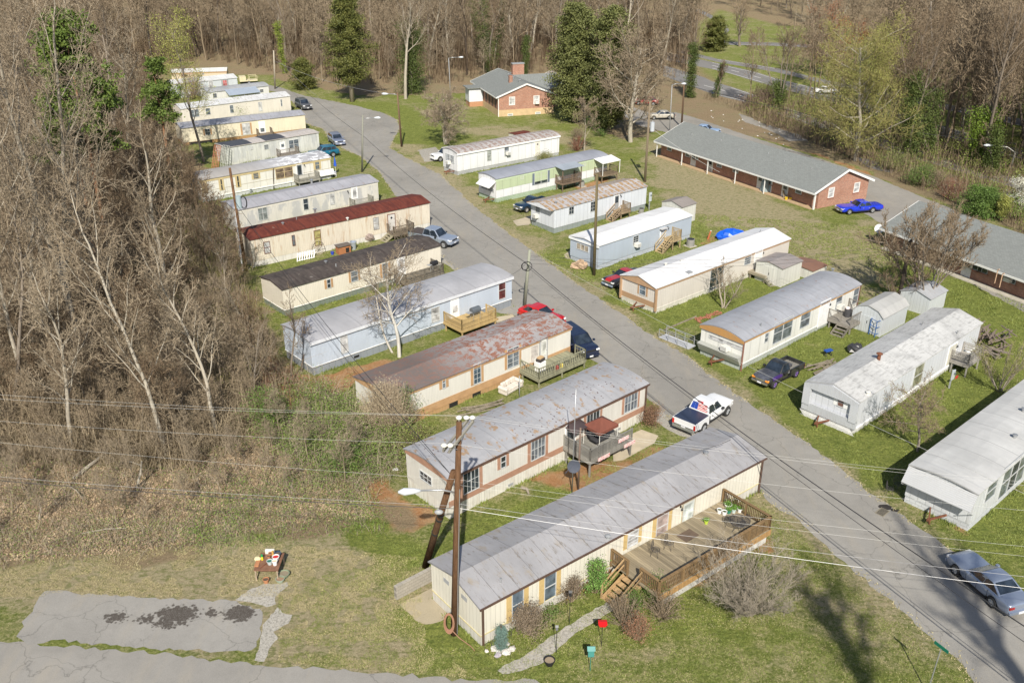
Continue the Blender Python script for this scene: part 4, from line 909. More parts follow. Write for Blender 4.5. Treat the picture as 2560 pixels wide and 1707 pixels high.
# r8
r8=Home('mobile_home','grey white mobile home with louvered awning across its end, at the right edge',(2447,1237),(2560,1140),2.75,4.3,length=17.5)
r8.shell('arch',.20,roofing((.50,.50,.49),'grey',2.0),siding((.58,.60,.62),.5,.06),block((.56,.58,.6)),zs=.5,skirt_in=.03)
mb=MB(); mb.add([(-.6,.02,1.8),(-.6,r8.w-.02,1.8),(.02,r8.w-.02,2.68),(.02,.02,2.68),(-.6,.02,1.75),(-.6,r8.w-.02,1.75),(.02,r8.w-.02,2.62),(.02,.02,2.62)],[(3,2,1,0),(4,5,6,7),(0,1,5,4),(0,4,7,3),(1,2,6,5)])
mb.build('awning',siding((.46,.47,.48),.10,.05,horiz=True),r8.o)
for y_ in (.05,r8.w-.15): mb=MB(); mb.bar((-.7,y_+.05,1.74),(.12,y_+.05,1.2),.04,.04); mb.build('awning_bracket',GREYM,r8.o)
r8.win('N',2090,1215,2130,1280,style='hung',gm=GL_MID); r8.win('N',2215,1095,2270,1220,style='hung',gm=GL_MID); r8.win('N',2280,1040,2332,1160,style='hung',gm=GL_MID)
r8.vent('N',2282,865,'arch',.28,'cap'); r8.vent('N',2345,675,'arch',.28,'cap')
# ---------------------------------------------------------------- brick buildings
BRK=brick((.28,.11,.065)); BRK2=brick((.34,.14,.085)); SHG=shingle((.20,.212,.203)); WTRIM=plain((.74,.74,.72),.5,.05)
def gable_house(name,label,corner,along,length,width,h,rise,over,roofm,wallm,group=None,hip=False,cat='building',of=None):
    of=over if of is None else of
    """corner = near corner on the ground; local x runs along 'along' (ridge direction), y across"""
    o=thing(name,label,cat,corner,along,group); L,w=length,width
    mb=MB(); mb.prismx([(0,0),(w,0),(w,h),(w/2,h+rise),(0,h)],0,L); mb.build('wall',wallm,o)
    sl=rise/(w/2); th=.14
    mb=MB()
    for sgn in (0,1):
        ya,za=(-of,h-of*sl) if sgn==0 else (w+over,h-over*sl)
        yb,zb=w/2,h+rise
        poly=[(ya,za+.02),(yb,zb+.02),(yb,zb+th),(ya,za+th)]
        if sgn: poly=list(reversed(poly))
        mb.prismx(poly,-over*.55,L+over*.55)
    rf=mb.build('roof',roofm,o)
    mb=MB()
    for xx in (-over*.55-.05,L+over*.55):
        for sgn in (0,1):
            ya,za=(-of,h-of*sl) if sgn==0 else (w+over,h-over*sl)
            mb.bar((xx+.025,ya,za+.02),(xx+.025,w/2,h+rise+.02),.05,.26)
    mb.box(-over*.55,L+over*.55,-of-.06,-of+.0,h-of*sl-.1,h-of*sl+.1); mb.box(-over*.55,L+over*.55,w+over,w+over+.06,h-over*sl-.1,h-over*sl+.1)
    mb.build('fascia',WTRIM,o)
    return o,rf
def bwin(o,face,u0,u1,z0,z1,w,L,style='hung',gm=None,fm=None,sill=True):
    def bx(mb,ua,ub,za,zb,d0,d1):
        if face=='y0': mb.box(ua,ub,-d1,-d0,za,zb)
        elif face=='y1': mb.box(ua,ub,w+d0,w+d1,za,zb)
        elif face=='x0': mb.box(-d1,-d0,ua,ub,za,zb)
        else: mb.box(L+d0,L+d1,ua,ub,za,zb)
    fr=MB(); t=.08
    bx(fr,u0-t,u0,z0-t,z1+t,-.01,.05); bx(fr,u1,u1+t,z0-t,z1+t,-.01,.05); bx(fr,u0,u1,z1,z1+t,-.01,.05); bx(fr,u0,u1,z0-t,z0,-.01,.05)
    if style=='hung': bx(fr,u0,u1,(z0+z1)/2-.03,(z0+z1)/2+.03,-.01,.04)
    if style=='grid':
        bx(fr,u0,u1,(z0+z1)/2-.03,(z0+z1)/2+.03,-.01,.04); um=(u0+u1)/2; bx(fr,um-.02,um+.02,z0,z1,-.01,.035)
    W_=fr.build('window',fm or WTRIM,o); p=MB(); bx(p,u0,u1,z0,z1,-.01,.015); p.build('pane',gm or GL_MID,W_)
    if sill: sl_=MB(); bx(sl_,u0-.15,u1+.15,z0-t-.1,z0-t,-.01,.09); sl_.build('sill',plain((.3,.14,.1),.8),W_)
    return W_
def bdoor(o,u0,z0,z1,wd,m,glass=True):
    mb=MB(); mb.box(u0,u0+wd,-.05,.01,z0,z1); D=mb.build('door',m,o)
    f=MB(); f.box(u0-.08,u0,-.07,.01,z0,z1+.08); f.box(u0+wd,u0+wd+.08,-.07,.01,z0,z1+.08); f.box(u0,u0+wd,-.07,.01,z1,z1+.08); f.build('frame',WTRIM,D)
    if glass: g=MB(); g.box(u0+.15,u0+wd-.15,-.06,-.04,z0+1.0,z1-.2); g.build('pane',GL_DARK,D)
    h_=MB(); h_.blob((u0+wd-.1,-.09,z0+.95),.04,8,5); h_.build('handle',STEEL,D)
# long brick row by the lane: near corner, long axis running back-left
c1=G('C',810,1540); dirL=math.atan2(*(lambda d:(d.y,d.x))(at((1660,353),2.45)-at((2042.3,476.2),2.45)))
# local x along the long wall from the far-left end to the near right corner, y to the back
B1L=30.5; ang1=dirL+math.pi
c1L=Vector((c1.x-math.cos(ang1)*B1L,c1.y-math.sin(ang1)*B1L,0))
c1L=c1L+Vector((-math.sin(ang1),math.cos(ang1),0))*.45
b1,b1r=gable_house('brick_apartment_row','long brick apartment row with grey shingle roof, blue classic car at its end wall',c1L,ang1,B1L,8.7,2.55,1.75,.62,SHG,BRK2,of=1.15)
def b1u(k,x,y):
    p=G(k,x,y,1.3); q=p-c1L; return q.x*math.cos(ang1)+q.y*math.sin(ang1)
DW=plain((.62,.62,.6),.5,.1); DG=plain((.2,.3,.34),.5,.1)
for xk in (b1u('B',2125,810),b1u('B',2275,845),b1u('C',40,1200),b1u('C',415,1320),b1u('C',600,1380)): bdoor(b1,xk-.45,.1,2.1,.9,DW)
bdoor(b1,b1u('C',480,1340)-.3,.1,2.1,.8,DG)
for xk in (b1u('C',285,1250),b1u('C',545,1330),b1u('C',755,1400),b1u('C',170,1210),b1u('B',2175,780),b1u('B',2235,800),b1u('B',2015,740)): bwin(b1,'y0',xk-.45,xk+.45,1.15,2.05,8.7,B1L,gm=GL_MID)
for ya in (2.1,6.6): bwin(b1,'x1',ya-.42,ya+.42,1.2,2.3,8.7,B1L,gm=GL_CURT)
mb=MB()
for x_ in (.3,6.0,11.5,17.0,22.4): mb.box(x_-.05,x_+.05,-1.08,-.98,0,2.1)
mb.build('porch_post',WTRIM,b1)
mb=MB(); mb.box(0.2,B1L-.2,-1.0,-.02,-.01,.08); mb.build('foundation_slab',plain((.42,.30,.18),.9,.2),b1)
mb=MB(); mb.box(B1L-.12,B1L+.06,-.68,-.5,.0,2.3); mb.build('downspout',WTRIM,b1)
for x_,y_ in ((4,2.2),(9.5,2.8),(14,2.0),(18.5,3.0),(22,2.4),(26.5,2.6)):
    mb=MB(); z_=2.45+1.75*(y_/4.35)+.12; mb.cyl(x_,y_,z_-.05,z_+.28,.06,n=8); mb.build('roof_vent',GREYM,b1)
# second brick row, right
c2=Vector(at((2206.7,567),2.45)); c2.z=0; ang2=math.atan2(*(lambda d:(d.y,d.x))(at((2560,694.5),2.45)-at((2206.7,567),2.45)))
off=Vector((-math.sin(ang2),math.cos(ang2),0))*.62; c2=c2+off*1.7
b2,b2r=gable_house('brick_apartment_row','second brick apartment row with grey roof, partly behind the bare tree at the right edge',c2,ang2,30.0,8.7,2.6,1.75,.62,SHG,BRK,of=1.15)
def b2u(k,x,y):
    p=G(k,x,y,1.3); q=p-c2; return q.x*math.cos(ang2)+q.y*math.sin(ang2)
bdoor(b2,b2u('S',1590,760),.1,2.1,.9,DW); bdoor(b2,2.3,.1,2.1,.9,DW)
for xk in (b2u('S',1940,810),b2u('S',2260,930),b2u('S',1700,830)): bwin(b2,'y0',xk-.5,xk+.5,1.15,2.05,8.7,30,gm=GL_DARK,fm=GREYM)
mb=MB(); mb.box(.1,29.8,-1.0,-.02,-.01,.08); mb.build('foundation_slab',CONC,b2)
xk=b2u('S',2180,1170); mb=MB(); mb.box(xk-.35,xk+.35,-.05,.01,.25,.95); mb.build('crawl_door',OFFW,b2)
xk=b2u('S',2090,965); mb=MB(); mb.box(xk-.35,xk+.35,-.45,0,1.2,1.6); mb.build('air_conditioner',OFFW,b2)
for k_,x_,y_ in (('S',2065,735),('S',2125,770)):
    p=G(k_,x_,y_,3.6); q=p-c2; lx=q.x*math.cos(ang2)+q.y*math.sin(ang2); ly=-q.x*math.sin(ang2)+q.y*math.cos(ang2); z_=2.45+1.75*(1-abs(ly/4.35-1))+.1
    mb=MB(); mb.cyl(lx,ly,z_-.05,z_+1.35,.045,n=8); mb.tube([(lx,ly,z_+1.3),(lx+.15,ly,z_+1.4)],.06,6); mb.build('service_mast',plain((.5,.33,.22),.6),b2)
# brick house
hc=G('P',430,860); hr=G('P',803,835); angH=math.atan2(hr.y-hc.y,hr.x-hc.x)   # gable wall direction
HWD=10.2; HL=16.5; hh=3.45
# local x along the ridge (away from the camera), y from the right edge: build with x=ridge dir
angR=angH+math.pi/2
hcR=Vector((hc.x+math.cos(angH)*HWD,hc.y+math.sin(angH)*HWD,0))
ho,hrf=gable_house('brick_house','brick house with grey roof, red chimney and tan basement wall',hcR,angR,HL,HWD,hh,1.9,.45,SHG,BRK2)
def hy(k,x,y):      # local y on the gable wall
    p=G(k,x,y,0); 
    d=ray(px(k,x,y)); # intersect vertical plane of the gable wall
    nrm=Vector((math.cos(angR),math.sin(angR),0)); t_=((hcR-Vector((0,0,CAMH))).dot(nrm))/d.dot(nrm); q=Vector((0,0,CAMH))+d*t_-hcR
    return q.x*-math.sin(angR)+q.y*math.cos(angR), q.z
for x0_,y0_,x1_,y1_,st in ((510,717,548,770,'grid'),(690,708,727,762,'hung')):
    a,b_=hy('P',x0_,y0_),hy('P',x1_,y1_); bwin(ho,'x0',min(a[0],b_[0]),max(a[0],b_[0]),b_[1],a[1],HWD,HL,st,GL_CURT,sill=False)
a=hy('P',709,752); mb=MB(); mb.box(-.5,0,a[0]-.35,a[0]+.35,a[1]-.25,a[1]+.2); mb.build('air_conditioner',OFFW,ho)
mb=MB(); mb.box(-.03,.02,-.03,HWD+.03,-.01,1.12); mb.box(0,HL,HWD-.02,HWD+.03,-.01,1.12); mb.build('basement_wall',plain((.52,.38,.22),.8,.15,1.5),ho)
for x0_,y0_,x1_,y1_ in ((500,840,532,880),(703,828,735,866)):
    a,b_=hy('P',x0_,y0_),hy('P',x1_,y1_); w_=bwin(ho,'x0',min(a[0],b_[0]),max(a[0],b_[0]),.12,a[1],HWD,HL,'hung',GL_DARK,sill=False); w_.location=(-.03,0,0)
mb=MB(); mb.box(-.08,.02,HWD-.05,HWD+.07,0,hh-.1); mb.build('downspout',WTRIM,ho)
# carport side: the shade of its recess is put in as dark panels
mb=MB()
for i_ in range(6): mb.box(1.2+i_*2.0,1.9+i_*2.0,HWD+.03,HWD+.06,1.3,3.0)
mb.build('recess_shade',plain((.10,.075,.06),.8,.3),ho)
mb=MB(); mb.box(9.8,12.4,HWD,HWD+2.6,.9,3.3); pr=mb.build('side_porch',siding((.66,.68,.72),.2,.08),ho)
mb=MB(); mb.box(9.8,12.4,HWD+.05,HWD+2.55,0,.9); mb.build('porch_base',plain((.42,.22,.12),.9),ho)
mb=MB(); mb.box(9.4,12.8,HWD-.2,HWD+3.0,3.3,3.42); mb.build('porch_roof',SHG,ho)
# chimneys
mb=MB(); mb.box(4.4,5.0,HWD*.5+1.1,HWD*.5+1.7,3.8,6.1); mb.build('chimney',BRK,ho)
mb=MB(); mb.box(11.5,12.4,HWD*.5-3.4,HWD*.5-1.2,0,6.9); ch=mb.build('chimney',BRK2,ho); mb=MB(); mb.box(11.42,12.48,HWD*.5-3.48,HWD*.5-1.12,6.9,7.05); mb.build('chimney_cap',GREYM,ch)
# cross wing on the right
mb=MB(); mb.prismy([(5.5,0),(13.5,0),(13.5,hh),(9.5,hh+1.7),(5.5,hh)],-3.4,.0); mb.build('wing_wall',BRK2,ho)
mb=MB(); mb.prismy([(5.0,hh-.15),(9.5,hh+1.78),(9.5,hh+1.9),(5.0,hh-.03)],-3.8,HWD*.5); mb.prismy([(14.0,hh-.03),(9.5,hh+1.9),(9.5,hh+1.78),(14.0,hh-.15)],-3.8,HWD*.5); mb.build('wing_roof',SHG,ho)
for x_,y_ in ((2.5,HWD*.5+.4),(5.8,HWD*.5+.5),(9,HWD*.5+.4)):
    mb=MB(); z_=hh+1.9*(1-abs(y_/(HWD/2)-1))+.1; mb.cyl(x_,y_,z_,z_+.3,.14,n=10); mb.tube([(x_,y_,z_+.3),(x_,y_,z_+.42)],[.24,.2],10); mb.build('roof_vent',STEEL,ho)
# outbuilding behind the house
q=G('P',815,690); 
og,_=gable_house('shed','small pale outbuilding with brown roof, right of the brick house',Vector((q.x+.0,q.y,0)),angH+math.pi/2,5.0,3.6,2.6,.9,.3,plain((.33,.28,.24),.8,.2),siding((.50,.53,.58),.3,.1),cat='shed')
og.location=(q.x+3.6*math.cos(angH),q.y+3.6*math.sin(angH),0)
# ---- metal sheds
def shed(label,k,x,y,ang,L,w,h,rise,roofm,wallm,barn=False,door=True):
    o=thing('shed',label,'shed',G(k,x,y),ang)
    if barn: sec=[(0,h),(w*.16,h+rise*.66),(w/2,h+rise),(w*.84,h+rise*.66),(w,h)]
    else: sec=[(0,h),(w/2,h+rise),(w,h)]
    mb=MB(); mb.prismx([(0,0),(w,0)]+list(reversed(sec)),0,L); mb.build('wall',wallm,o)
    e=.1; s2=[(y_+(-e if i==0 else e if i==len(sec)-1 else 0),z+.012) for i,(y_,z) in enumerate(sec)]
    poly=s2+[(y_,z+.05) for y_,z in reversed(s2)]
    mb=MB(); mb.prismx(list(reversed(poly)),-.08,L+.08); mb.build('roof',roofm,o)
    if door:
        mb=MB(); mb.box(-.035,.0,w*.28,w*.5-.01,.08,h*.92); D=mb.build('door',wallm,o); mb=MB(); mb.box(-.035,.0,w*.5+.01,w*.72,.08,h*.92); mb.build('door',wallm,o)
        mb=MB(); mb.box(-.07,-.035,w*.47,w*.48,.9,1.15); mb.build('handle',BLACK,D)
    return o
SW=siding((.62,.62,.58),.5,.2); SGR=siding((.55,.58,.60),.3,.08)
A4=r4.ang
def shed_r(label,k,x,y,ang,L,*a,**kw):      # given by its right front corner
    o=shed(label,k,x,y,ang,L,*a,**kw); o.location=o.location-Vector((math.cos(ang)*L,math.sin(ang)*L,0)); return o
shed_r('small white metal shed with grey brown roof, behind the bright white roofed home','D',1578,298,A4,2.6,3.0,2.1,.45,roofing((.27,.24,.22),'grey',.8),SW)
shed('white metal shed with rusty low roof, behind the beige home','E',560,790,A4,3.4,3.0,1.9,.3,roofing((.30,.27,.26),'patches',.8),SW)
shed('grey barn style metal shed beside the light grey home','E',1290,1155,A4,4.4,2.8,1.7,.8,roofing((.42,.42,.41),'grey',1.2),SGR,barn=True)
shed('second grey metal shed, under the multi-stemmed bare tree','E',1640,1000,A4,3.2,2.8,1.6,.5,roofing((.38,.39,.41),'patches',1.2),SGR,door=False)
shed('low rusty sheet roof peeking over the roof of the brown ribbed home','B',860,668,r1.ang,3.0,2.2,.45,.12,roofing((.16,.06,.04),'red',.8),SW,door=False)
shed('low rusty orange roof behind the home with orange brown fascia','E',790,735,A4,2.6,3.0,.9,.15,roofing((.24,.13,.09),'patches',.8,rust=(.2,.08,.03)),SW,door=False)
# ---------------------------------------------------------------- vehicles
LAMPM=glassy((.75,.76,.78),.1); AMBER=glassy((.75,.25,.03),.2); REDL=glassy((.45,.015,.012),.15); PLATE=plain((.7,.7,.72),.4,.05)
def wheel(o,x,y,r,wd,rimm,side):
    mb=MB(); n=20; prof=[(r*.62,-.5),(r*.93,-.5),(r,-.36),(r,.36),(r*.93,.5),(r*.62,.5)]
    V=[];F=[]
    for j in range(n):
        a=2*math.pi*j/n
        for rr,u in prof: V.append((x+rr*math.cos(a),y+u*wd,r+rr*math.sin(a)))
    k=len(prof)
    for j in range(n):
        for i in range(k-1): F.append((j*k+i,((j+1)%n)*k+i,((j+1)%n)*k+i+1,j*k+i+1))
    mb.add(V,F); W_=mb.build('wheel',RUBBER,o,smooth=True)
    r2=MB(); yo=y+side*wd*.30
    V=[(x,yo,r)]+[(x+r*.64*math.cos(2*math.pi*j/n),y+side*wd*.36,r+r*.64*math.sin(2*math.pi*j/n)) for j in range(n)]
    r2.add(V,[(0,1+j,1+(j+1)%n) if side<0 else (0,1+(j+1)%n,1+j) for j in range(n)])
    r2.cur=1
    for s_ in range(5):
        a=2*math.pi*s_/5+.3; r2.bar((x,y+side*wd*.40,r),(x+r*.6*math.cos(a),y+side*wd*.42,r+r*.6*math.sin(a)),r*.2,.03)
    r2.tube([(x,y+side*wd*.36,r),(x,y+side*wd*.47,r)],r*.17,10); 
    m_=r2.build('rim',[GREYM,rimm],W_); return W_
def vehicle(name,label,cat,front,rear,side,wb,L,hw,zb,belt_f,belt_r,roof,xw,xa,xb,xc,pm,r=.33,rimm=None,fo=.85,hood=None,kind='car',gm=None,nside=2,roofm=None,pos=None,head=None,bumper=None,stripe=None,lampm=None,bedcover=None,wd=.21,hoodm=None,reargm=None,trunk=None,plates='both'):
    """front/rear: ground points of the visible wheels; side +1 left, -1 right of the car is seen"""
    if pos is None:
        f_,r_=front,rear; d=(f_-r_).normalized(); nrm=Vector((-d.y,d.x,0)); ctr=(f_+r_)/2-nrm*side*(hw-.12)
        ang=math.atan2(d.y,d.x)
    else: ctr,ang=pos,math.radians(head)
    o=thing(name,label,cat,(ctr.x,ctr.y,.02),ang)
    xf=wb/2; xr=-wb/2; X1=xf+fo; X0=X1-L
    hood=hood or belt_f
    # body lofted through stations
    st=[]
    def add(x,zbt,zt,w_,cr=.03): st.append((x,zbt,zt,w_,cr))
    ar=r*1.16
    trunk=trunk or belt_r
    add(X0,zb+.22,trunk-.10,hw*.80); add(X0+.06,zb+.08,trunk-.03,hw*.91); add(X0+.28,zb+.02,trunk,hw*.97)
    for q in (-1.0,-.72,0,.72,1.0): add(xr+q*ar,zb if abs(q)==1 else r+ar*(.72 if q else 1.0)-.02,(trunk if xr+q*ar<xc else belt_r),hw*(1.0))
    add(-.1,zb,belt_r,hw); add(min(xw,xf-ar-.12)-.05,zb,belt_f,hw)
    for q in (-1.0,-.72,0,.72,1.0): add(xf+q*ar,zb if abs(q)==1 else r+ar*(.72 if q else 1.0)-.02,belt_f+(hood-belt_f)*max(0,min(1,(xf+q*ar-xw)/(X1-xw))),hw)
    add(X1-.26,zb+.02,hood-.02,hw*.955); add(X1-.07,zb+.06,hood-.10,hw*.87); add(X1,zb+.16,hood-.22,hw*.76)
    if kind=='pickup': st=[q for q in st if q[0]>xc-.05]; st.insert(0,(xc-.02,zb,belt_r,hw,.0))
    st.sort(key=lambda q:q[0])
    V=[];F=[]
    for x,zbt,zt,w_,cr in st:
        zm=zbt+(zt-zbt)*.55
        half=[(0,zbt),(w_*.8,zbt),(w_*.965,zbt+.05),(w_,zm),(w_*.965,zt-.07),(w_*.88,zt),(w_*.45,zt+cr),(0,zt+cr*1.2)]
        ring=[(y,z) for y,z in half]+[(-y,z) for y,z in reversed(half[1:-1])]
        V+= [(x,y,z) for y,z in ring]
    n=len(V)//len(st)
    mats=[pm]; 
    mb=MB(); mb.v=V
    for i in range(len(st)-1):
        for j in range(n):
            a,b_=i*n+j,i*n+(j+1)%n; mb.f.append((a,b_,b_+n,a+n))
            ym=abs(V[a][1]+V[b_][1])/2
            mb.m.append(1 if (stripe and (.10<ym<.42 if False else ym<.36) and j in (5,6,7,8) and st[i][0]>xw-.3) else (2 if hoodm and j in(5,6,7,8) and st[i][0]>xw-.3 else 0))
    mb.f.append(tuple(reversed(range(n)))); mb.m.append(0); mb.f.append(tuple((len(st)-1)*n+j for j in range(n))); mb.m.append(0)
    B=mb.build('body',[pm,stripe or pm,hoodm or pm],o,smooth=True)
    md=B.modifiers.new('sub','SUBSURF'); md.levels=1; md.render_levels=1
    # greenhouse
    hb,hr_=hw*.885,hw*.70; zb1,zb2=belt_f-.03,belt_r-.03
    if kind in('suv','van'): hr_=hw*.77
    bf=[(xw,-hb,zb1),(xw,hb,zb1)]; rf=[(xa,-hr_,roof-.03),(xa,hr_,roof-.03)]; rr=[(xb,-hr_,roof-.02),(xb,hr_,roof-.02)]; br=[(xc,-hb,zb2),(xc,hb,zb2)]
    xm=(xa+xb)/2; rm=[(xm,-hr_*1.02,roof),(xm,hr_*1.02,roof)]; bm=[(xm,-hb,(zb1+zb2)/2),(xm,hb,(zb1+zb2)/2)]
    mb=MB(); cab=[bf,rf,rm,rr,br]
    V=bf+rf+rm+rr+br+bm
    mb.add(V,[(0,1,3,2),(2,3,5,4),(4,5,7,6),(6,7,9,8),(0,2,4,10),(10,4,6,8),(1,11,5,3),(11,9,7,5)])
    if roofm or stripe: mb.m=[0,1,1,0,0,0,0,0]
    cabo=mb.build('cabin',[pm,roofm or stripe or pm],o,bevel=.035)
    gm=gm or GL_TINT
    def bil(a,b_,c_,d_,u,v):   # a-b bottom, d-c top
        a,b_,c_,d_=map(Vector,(a,b_,c_,d_)); return a.lerp(b_,u).lerp(d_.lerp(c_,u),v)
    def pane(name,a,b_,c_,d_,u0,u1,v0,v1,off=.014,m=None):
        q=[bil(a,b_,c_,d_,u,v) for u,v in((u0,v0),(u1,v0),(u1,v1),(u0,v1))]
        nn=(q[1]-q[0]).cross(q[3]-q[0]).normalized(); cc=sum(q,Vector())/4
        if nn.dot(cc-Vector((xm,0,(belt_f+roof)/2)))<0: nn=-nn
        q=[p+nn*off for p in q]; q2=[p-nn*.02 for p in q]
        mb=MB(); mb.add(q+q2,[(0,1,2,3),(7,6,5,4),(0,4,5,1),(1,5,6,2),(2,6,7,3),(3,7,4,0)]); mb.build(name,m or gm,cabo)
    pane('windshield',bf[0],bf[1],rf[1],rf[0],.06,.94,.07,.93)
    pane('rear_window',br[0],br[1],rr[1],rr[0],.07,.93,.16,.9,m=reargm)
    for s_ in (0,1):
        for i_ in range(nside):
            u0=.03+.94*i_/nside+.012; u1=.03+.94*(i_+1)/nside-.012
            pane('side_window',bf[s_],br[s_],rr[s_],rf[s_],u0,u1,.10,.90)
    # lights, grille, bumpers, plates, mirrors
    zl=hood-.20
    for s_ in (-1,1):
        mb=MB(); mb.box(X1-.24,X1-.01,s_*hw*.52 if s_>0 else s_*hw*.88,s_*hw*.88 if s_>0 else s_*hw*.52,zl-.07,zl+.07); mb.build('headlight',lampm or LAMPM,o,bevel=.02)
        if kind!='pickup': mb=MB(); mb.box(X0-.005,X0+.16,min(s_*hw*.5,s_*hw*.86),max(s_*hw*.5,s_*hw*.86),trunk-.30,trunk-.14); mb.build('taillight',REDL,o,bevel=.02)
        else: mb=MB(); mb.box(X0-.02,X0+.05,min(s_*hw*.84,s_*hw*1.0),max(s_*hw*.84,s_*hw*1.0),belt_r-.46,belt_r-.10); mb.build('taillight',REDL,o)
        mb=MB(); yy=s_*(hw+.02); mb.box(xw-.42,xw-.22,min(yy,yy+s_*.18),max(yy,yy+s_*.18),belt_f-.02,belt_f+.13); mb.build('mirror',pm if kind!='pickup' else BLACK,o,bevel=.03)
    mb=MB(); mb.box(X1-.10,X1+.012,-hw*.46,hw*.46,zl-.08,zl+.06); mb.build('grille',CHROME if bumper else BLACK,o)
    bm_=bumper or pm
    mb=MB(); mb.box(X1-.06,X1+.06,-hw*.84,hw*.84,zb+.10,zb+.28); mb.build('bumper',bm_,o,bevel=.03)
    mb=MB(); mb.box(X0-.07,X0+.05,-hw*.86,hw*.86,zb+.12,zb+.30); mb.build('bumper',bm_ if kind!='pickup' else CHROME,o,bevel=.03)
    mb=MB(); mb.box(X1+.06,X1+.075,-.17,.17,zb+.13,zb+.27); mb.box(X0-.085,X0-.07,-.17,.17,zb+.14,zb+.28); mb.build('licence_plate',PLATE,o)
    mb=MB(); mb.box(xr-.3,xf+.3,-hw*.75,hw*.75,zb-.02,zb+.12); mb.build('underbody',BLACK,o)
    xd0=min(xw-.15,xf-ar-.03); nd=min(nside,2) if kind!='pickup' else 1; xd1=max(xc+.15,xr+ar+.02) if kind!='pickup' else xc+.12
    for s_ in (-1,1):
        mb=MB(); y0_,y1_=sorted((s_*hw*.90,s_*(hw*.985)))
        for i_ in range(nd+1):
            x_=xd0+(xd1-xd0)*i_/nd; mb.box(x_-.010,x_+.010,y0_,y1_+(0.004 if s_>0 else 0),zb+.14,belt_r-.09)
        mb.box(xd1,xd0,y0_,y1_,zb+.13,zb+.155); mb.build('door_seam',BLACK,o)
        mb=MB()
        for i_ in range(nd): x_=xd0+(xd1-xd0)*(i_+.82)/nd; ya_,yb_=sorted((s_*hw*.95,s_*(hw*1.005))); mb.box(x_-.08,x_+.08,ya_,yb_,belt_r-.20,belt_r-.16)
        mb.build('door_handle',GREYM,o)
        mb=MB(); ya_,yb_=sorted((s_*hw*.90,s_*(hw*.99))); mb.box(xr+ar+.02,xf-ar-.02,ya_,yb_,zb+.01,zb+.10); mb.build('sill_trim',BLACK,o)
    if kind=='pickup':
        mb=MB(); poly=[(X0,zb+.2),(xr-ar,zb+.06)]+[(xr+ar*math.cos(a),r+ar*math.sin(a)) for a in [math.pi-math.pi*i/6 for i in range(7)] if r+ar*math.sin(a)>zb+.06]+[(xr+ar,zb+.06),(xc-.03,zb),(xc-.03,belt_r),(X0,belt_r)]
        for s_ in (-1,1): mb.prismy(poly,min(s_*hw,s_*(hw-.09)),max(s_*hw,s_*(hw-.09)))
        mb.box(X0-.0,X0+.07,-hw+.09,hw-.09,zb+.25,belt_r); mb.box(X0+.07,xc-.03,-hw+.09,hw-.09,zb+.22,zb+.30); mb.build('bed',pm,o)
        if bedcover: mb=MB(); mb.box(X0+.04,xc-.04,-hw+.05,hw-.05,belt_r-.01,belt_r+.03); mb.build('bed_cover',bedcover,o,bevel=.015)
        else:
            mb=MB(); mb.box(X0+.08,xc-.05,-hw+.10,hw-.10,zb+.305,zb+.32)
            for i_ in range(7): mb.box(X0+.08,xc-.05,-hw+.2+i_*.2,-hw+.26+i_*.2,zb+.32,zb+.34)
            mb.build('bed_liner',plain((.2,.19,.17),.8,.3,3),o)
    for x_ in (xf,xr):
        for s_ in (-1,1): wheel(o,x_,s_*(hw-.10),r,wd,rimm or STEEL,s_)
    return o,X0,X1
SED=dict(L=4.75,hw=.89,zb=.2,belt_f=.92,belt_r=.95,roof=1.40,xw=.75,xa=.02,xb=-1.05,xc=-1.85,wb=2.75)
vehicle('parked_coupe','silver blue two door coupe parked on the road edge, bottom right','car',G('M',1838,765),G('M',2117,1013),1,2.72,4.7,.90,.19,.88,.92,1.34,.72,-.12,-.95,-1.72,paint((.30,.35,.45),.28,.04,.5),r=.32,fo=.88,nside=2,trunk=.93)
# white pickup with flag in its rear window
FLAGM=new_mat('flag_window')[0]
def flagmat():
    m,nt,n,l,b=new_mat('flag_window'); t=NT(nt); x,y,z=t.sep(t.coord())
    st_=t.ramp(t.math('FRACT',t.math('MULTIPLY',z,9.0)),[(.48,(.55,.03,.03)),(.52,(.7,.68,.66))])
    vo=n.new('ShaderNodeTexVoronoi'); vo.inputs['Scale'].default_value=9; l.new(t.coord(),vo.inputs['Vector'])
    bl=t.mix(t.ramp(vo.outputs['Distance'],[(.14,1.),(.2,0.)]),(.02,.06,.32),(.75,.75,.78))
    c=t.mix(t.ramp(y,[(.12,0.),(.14,1.)]),st_,bl)
    l.new(c,b.inputs['Base Color']); b.inputs['Roughness'].default_value=.25; return m
FLG=flagmat()
fp=G('a',1700,1010); rp=G('a',1245,1330)
wp_,X0_,X1_=vehicle('pickup_truck','white pickup truck with dark bed cover and a flag across its rear window','pickup',fp,rp,-1,3.2,5.3,.95,.42,1.08,1.12,1.78,.95,.35,-.75,-.95,paint((.72,.73,.74),.3,.04),r=.38,rimm=GREYM,kind='pickup',bedcover=plain((.03,.04,.07),.35,.1),wd=.27,fo=.9,reargm=FLG)
mb=MB(); mb.box(X0_-.09,X0_-.0,-.9,.9,.42,.62); mb.build('step_bumper',STEEL,wp_,bevel=.02)
mb=MB(); mb.box(-.80,-.72,-.22,.22,1.77,1.83); mb.build('brake_light',REDL,wp_)
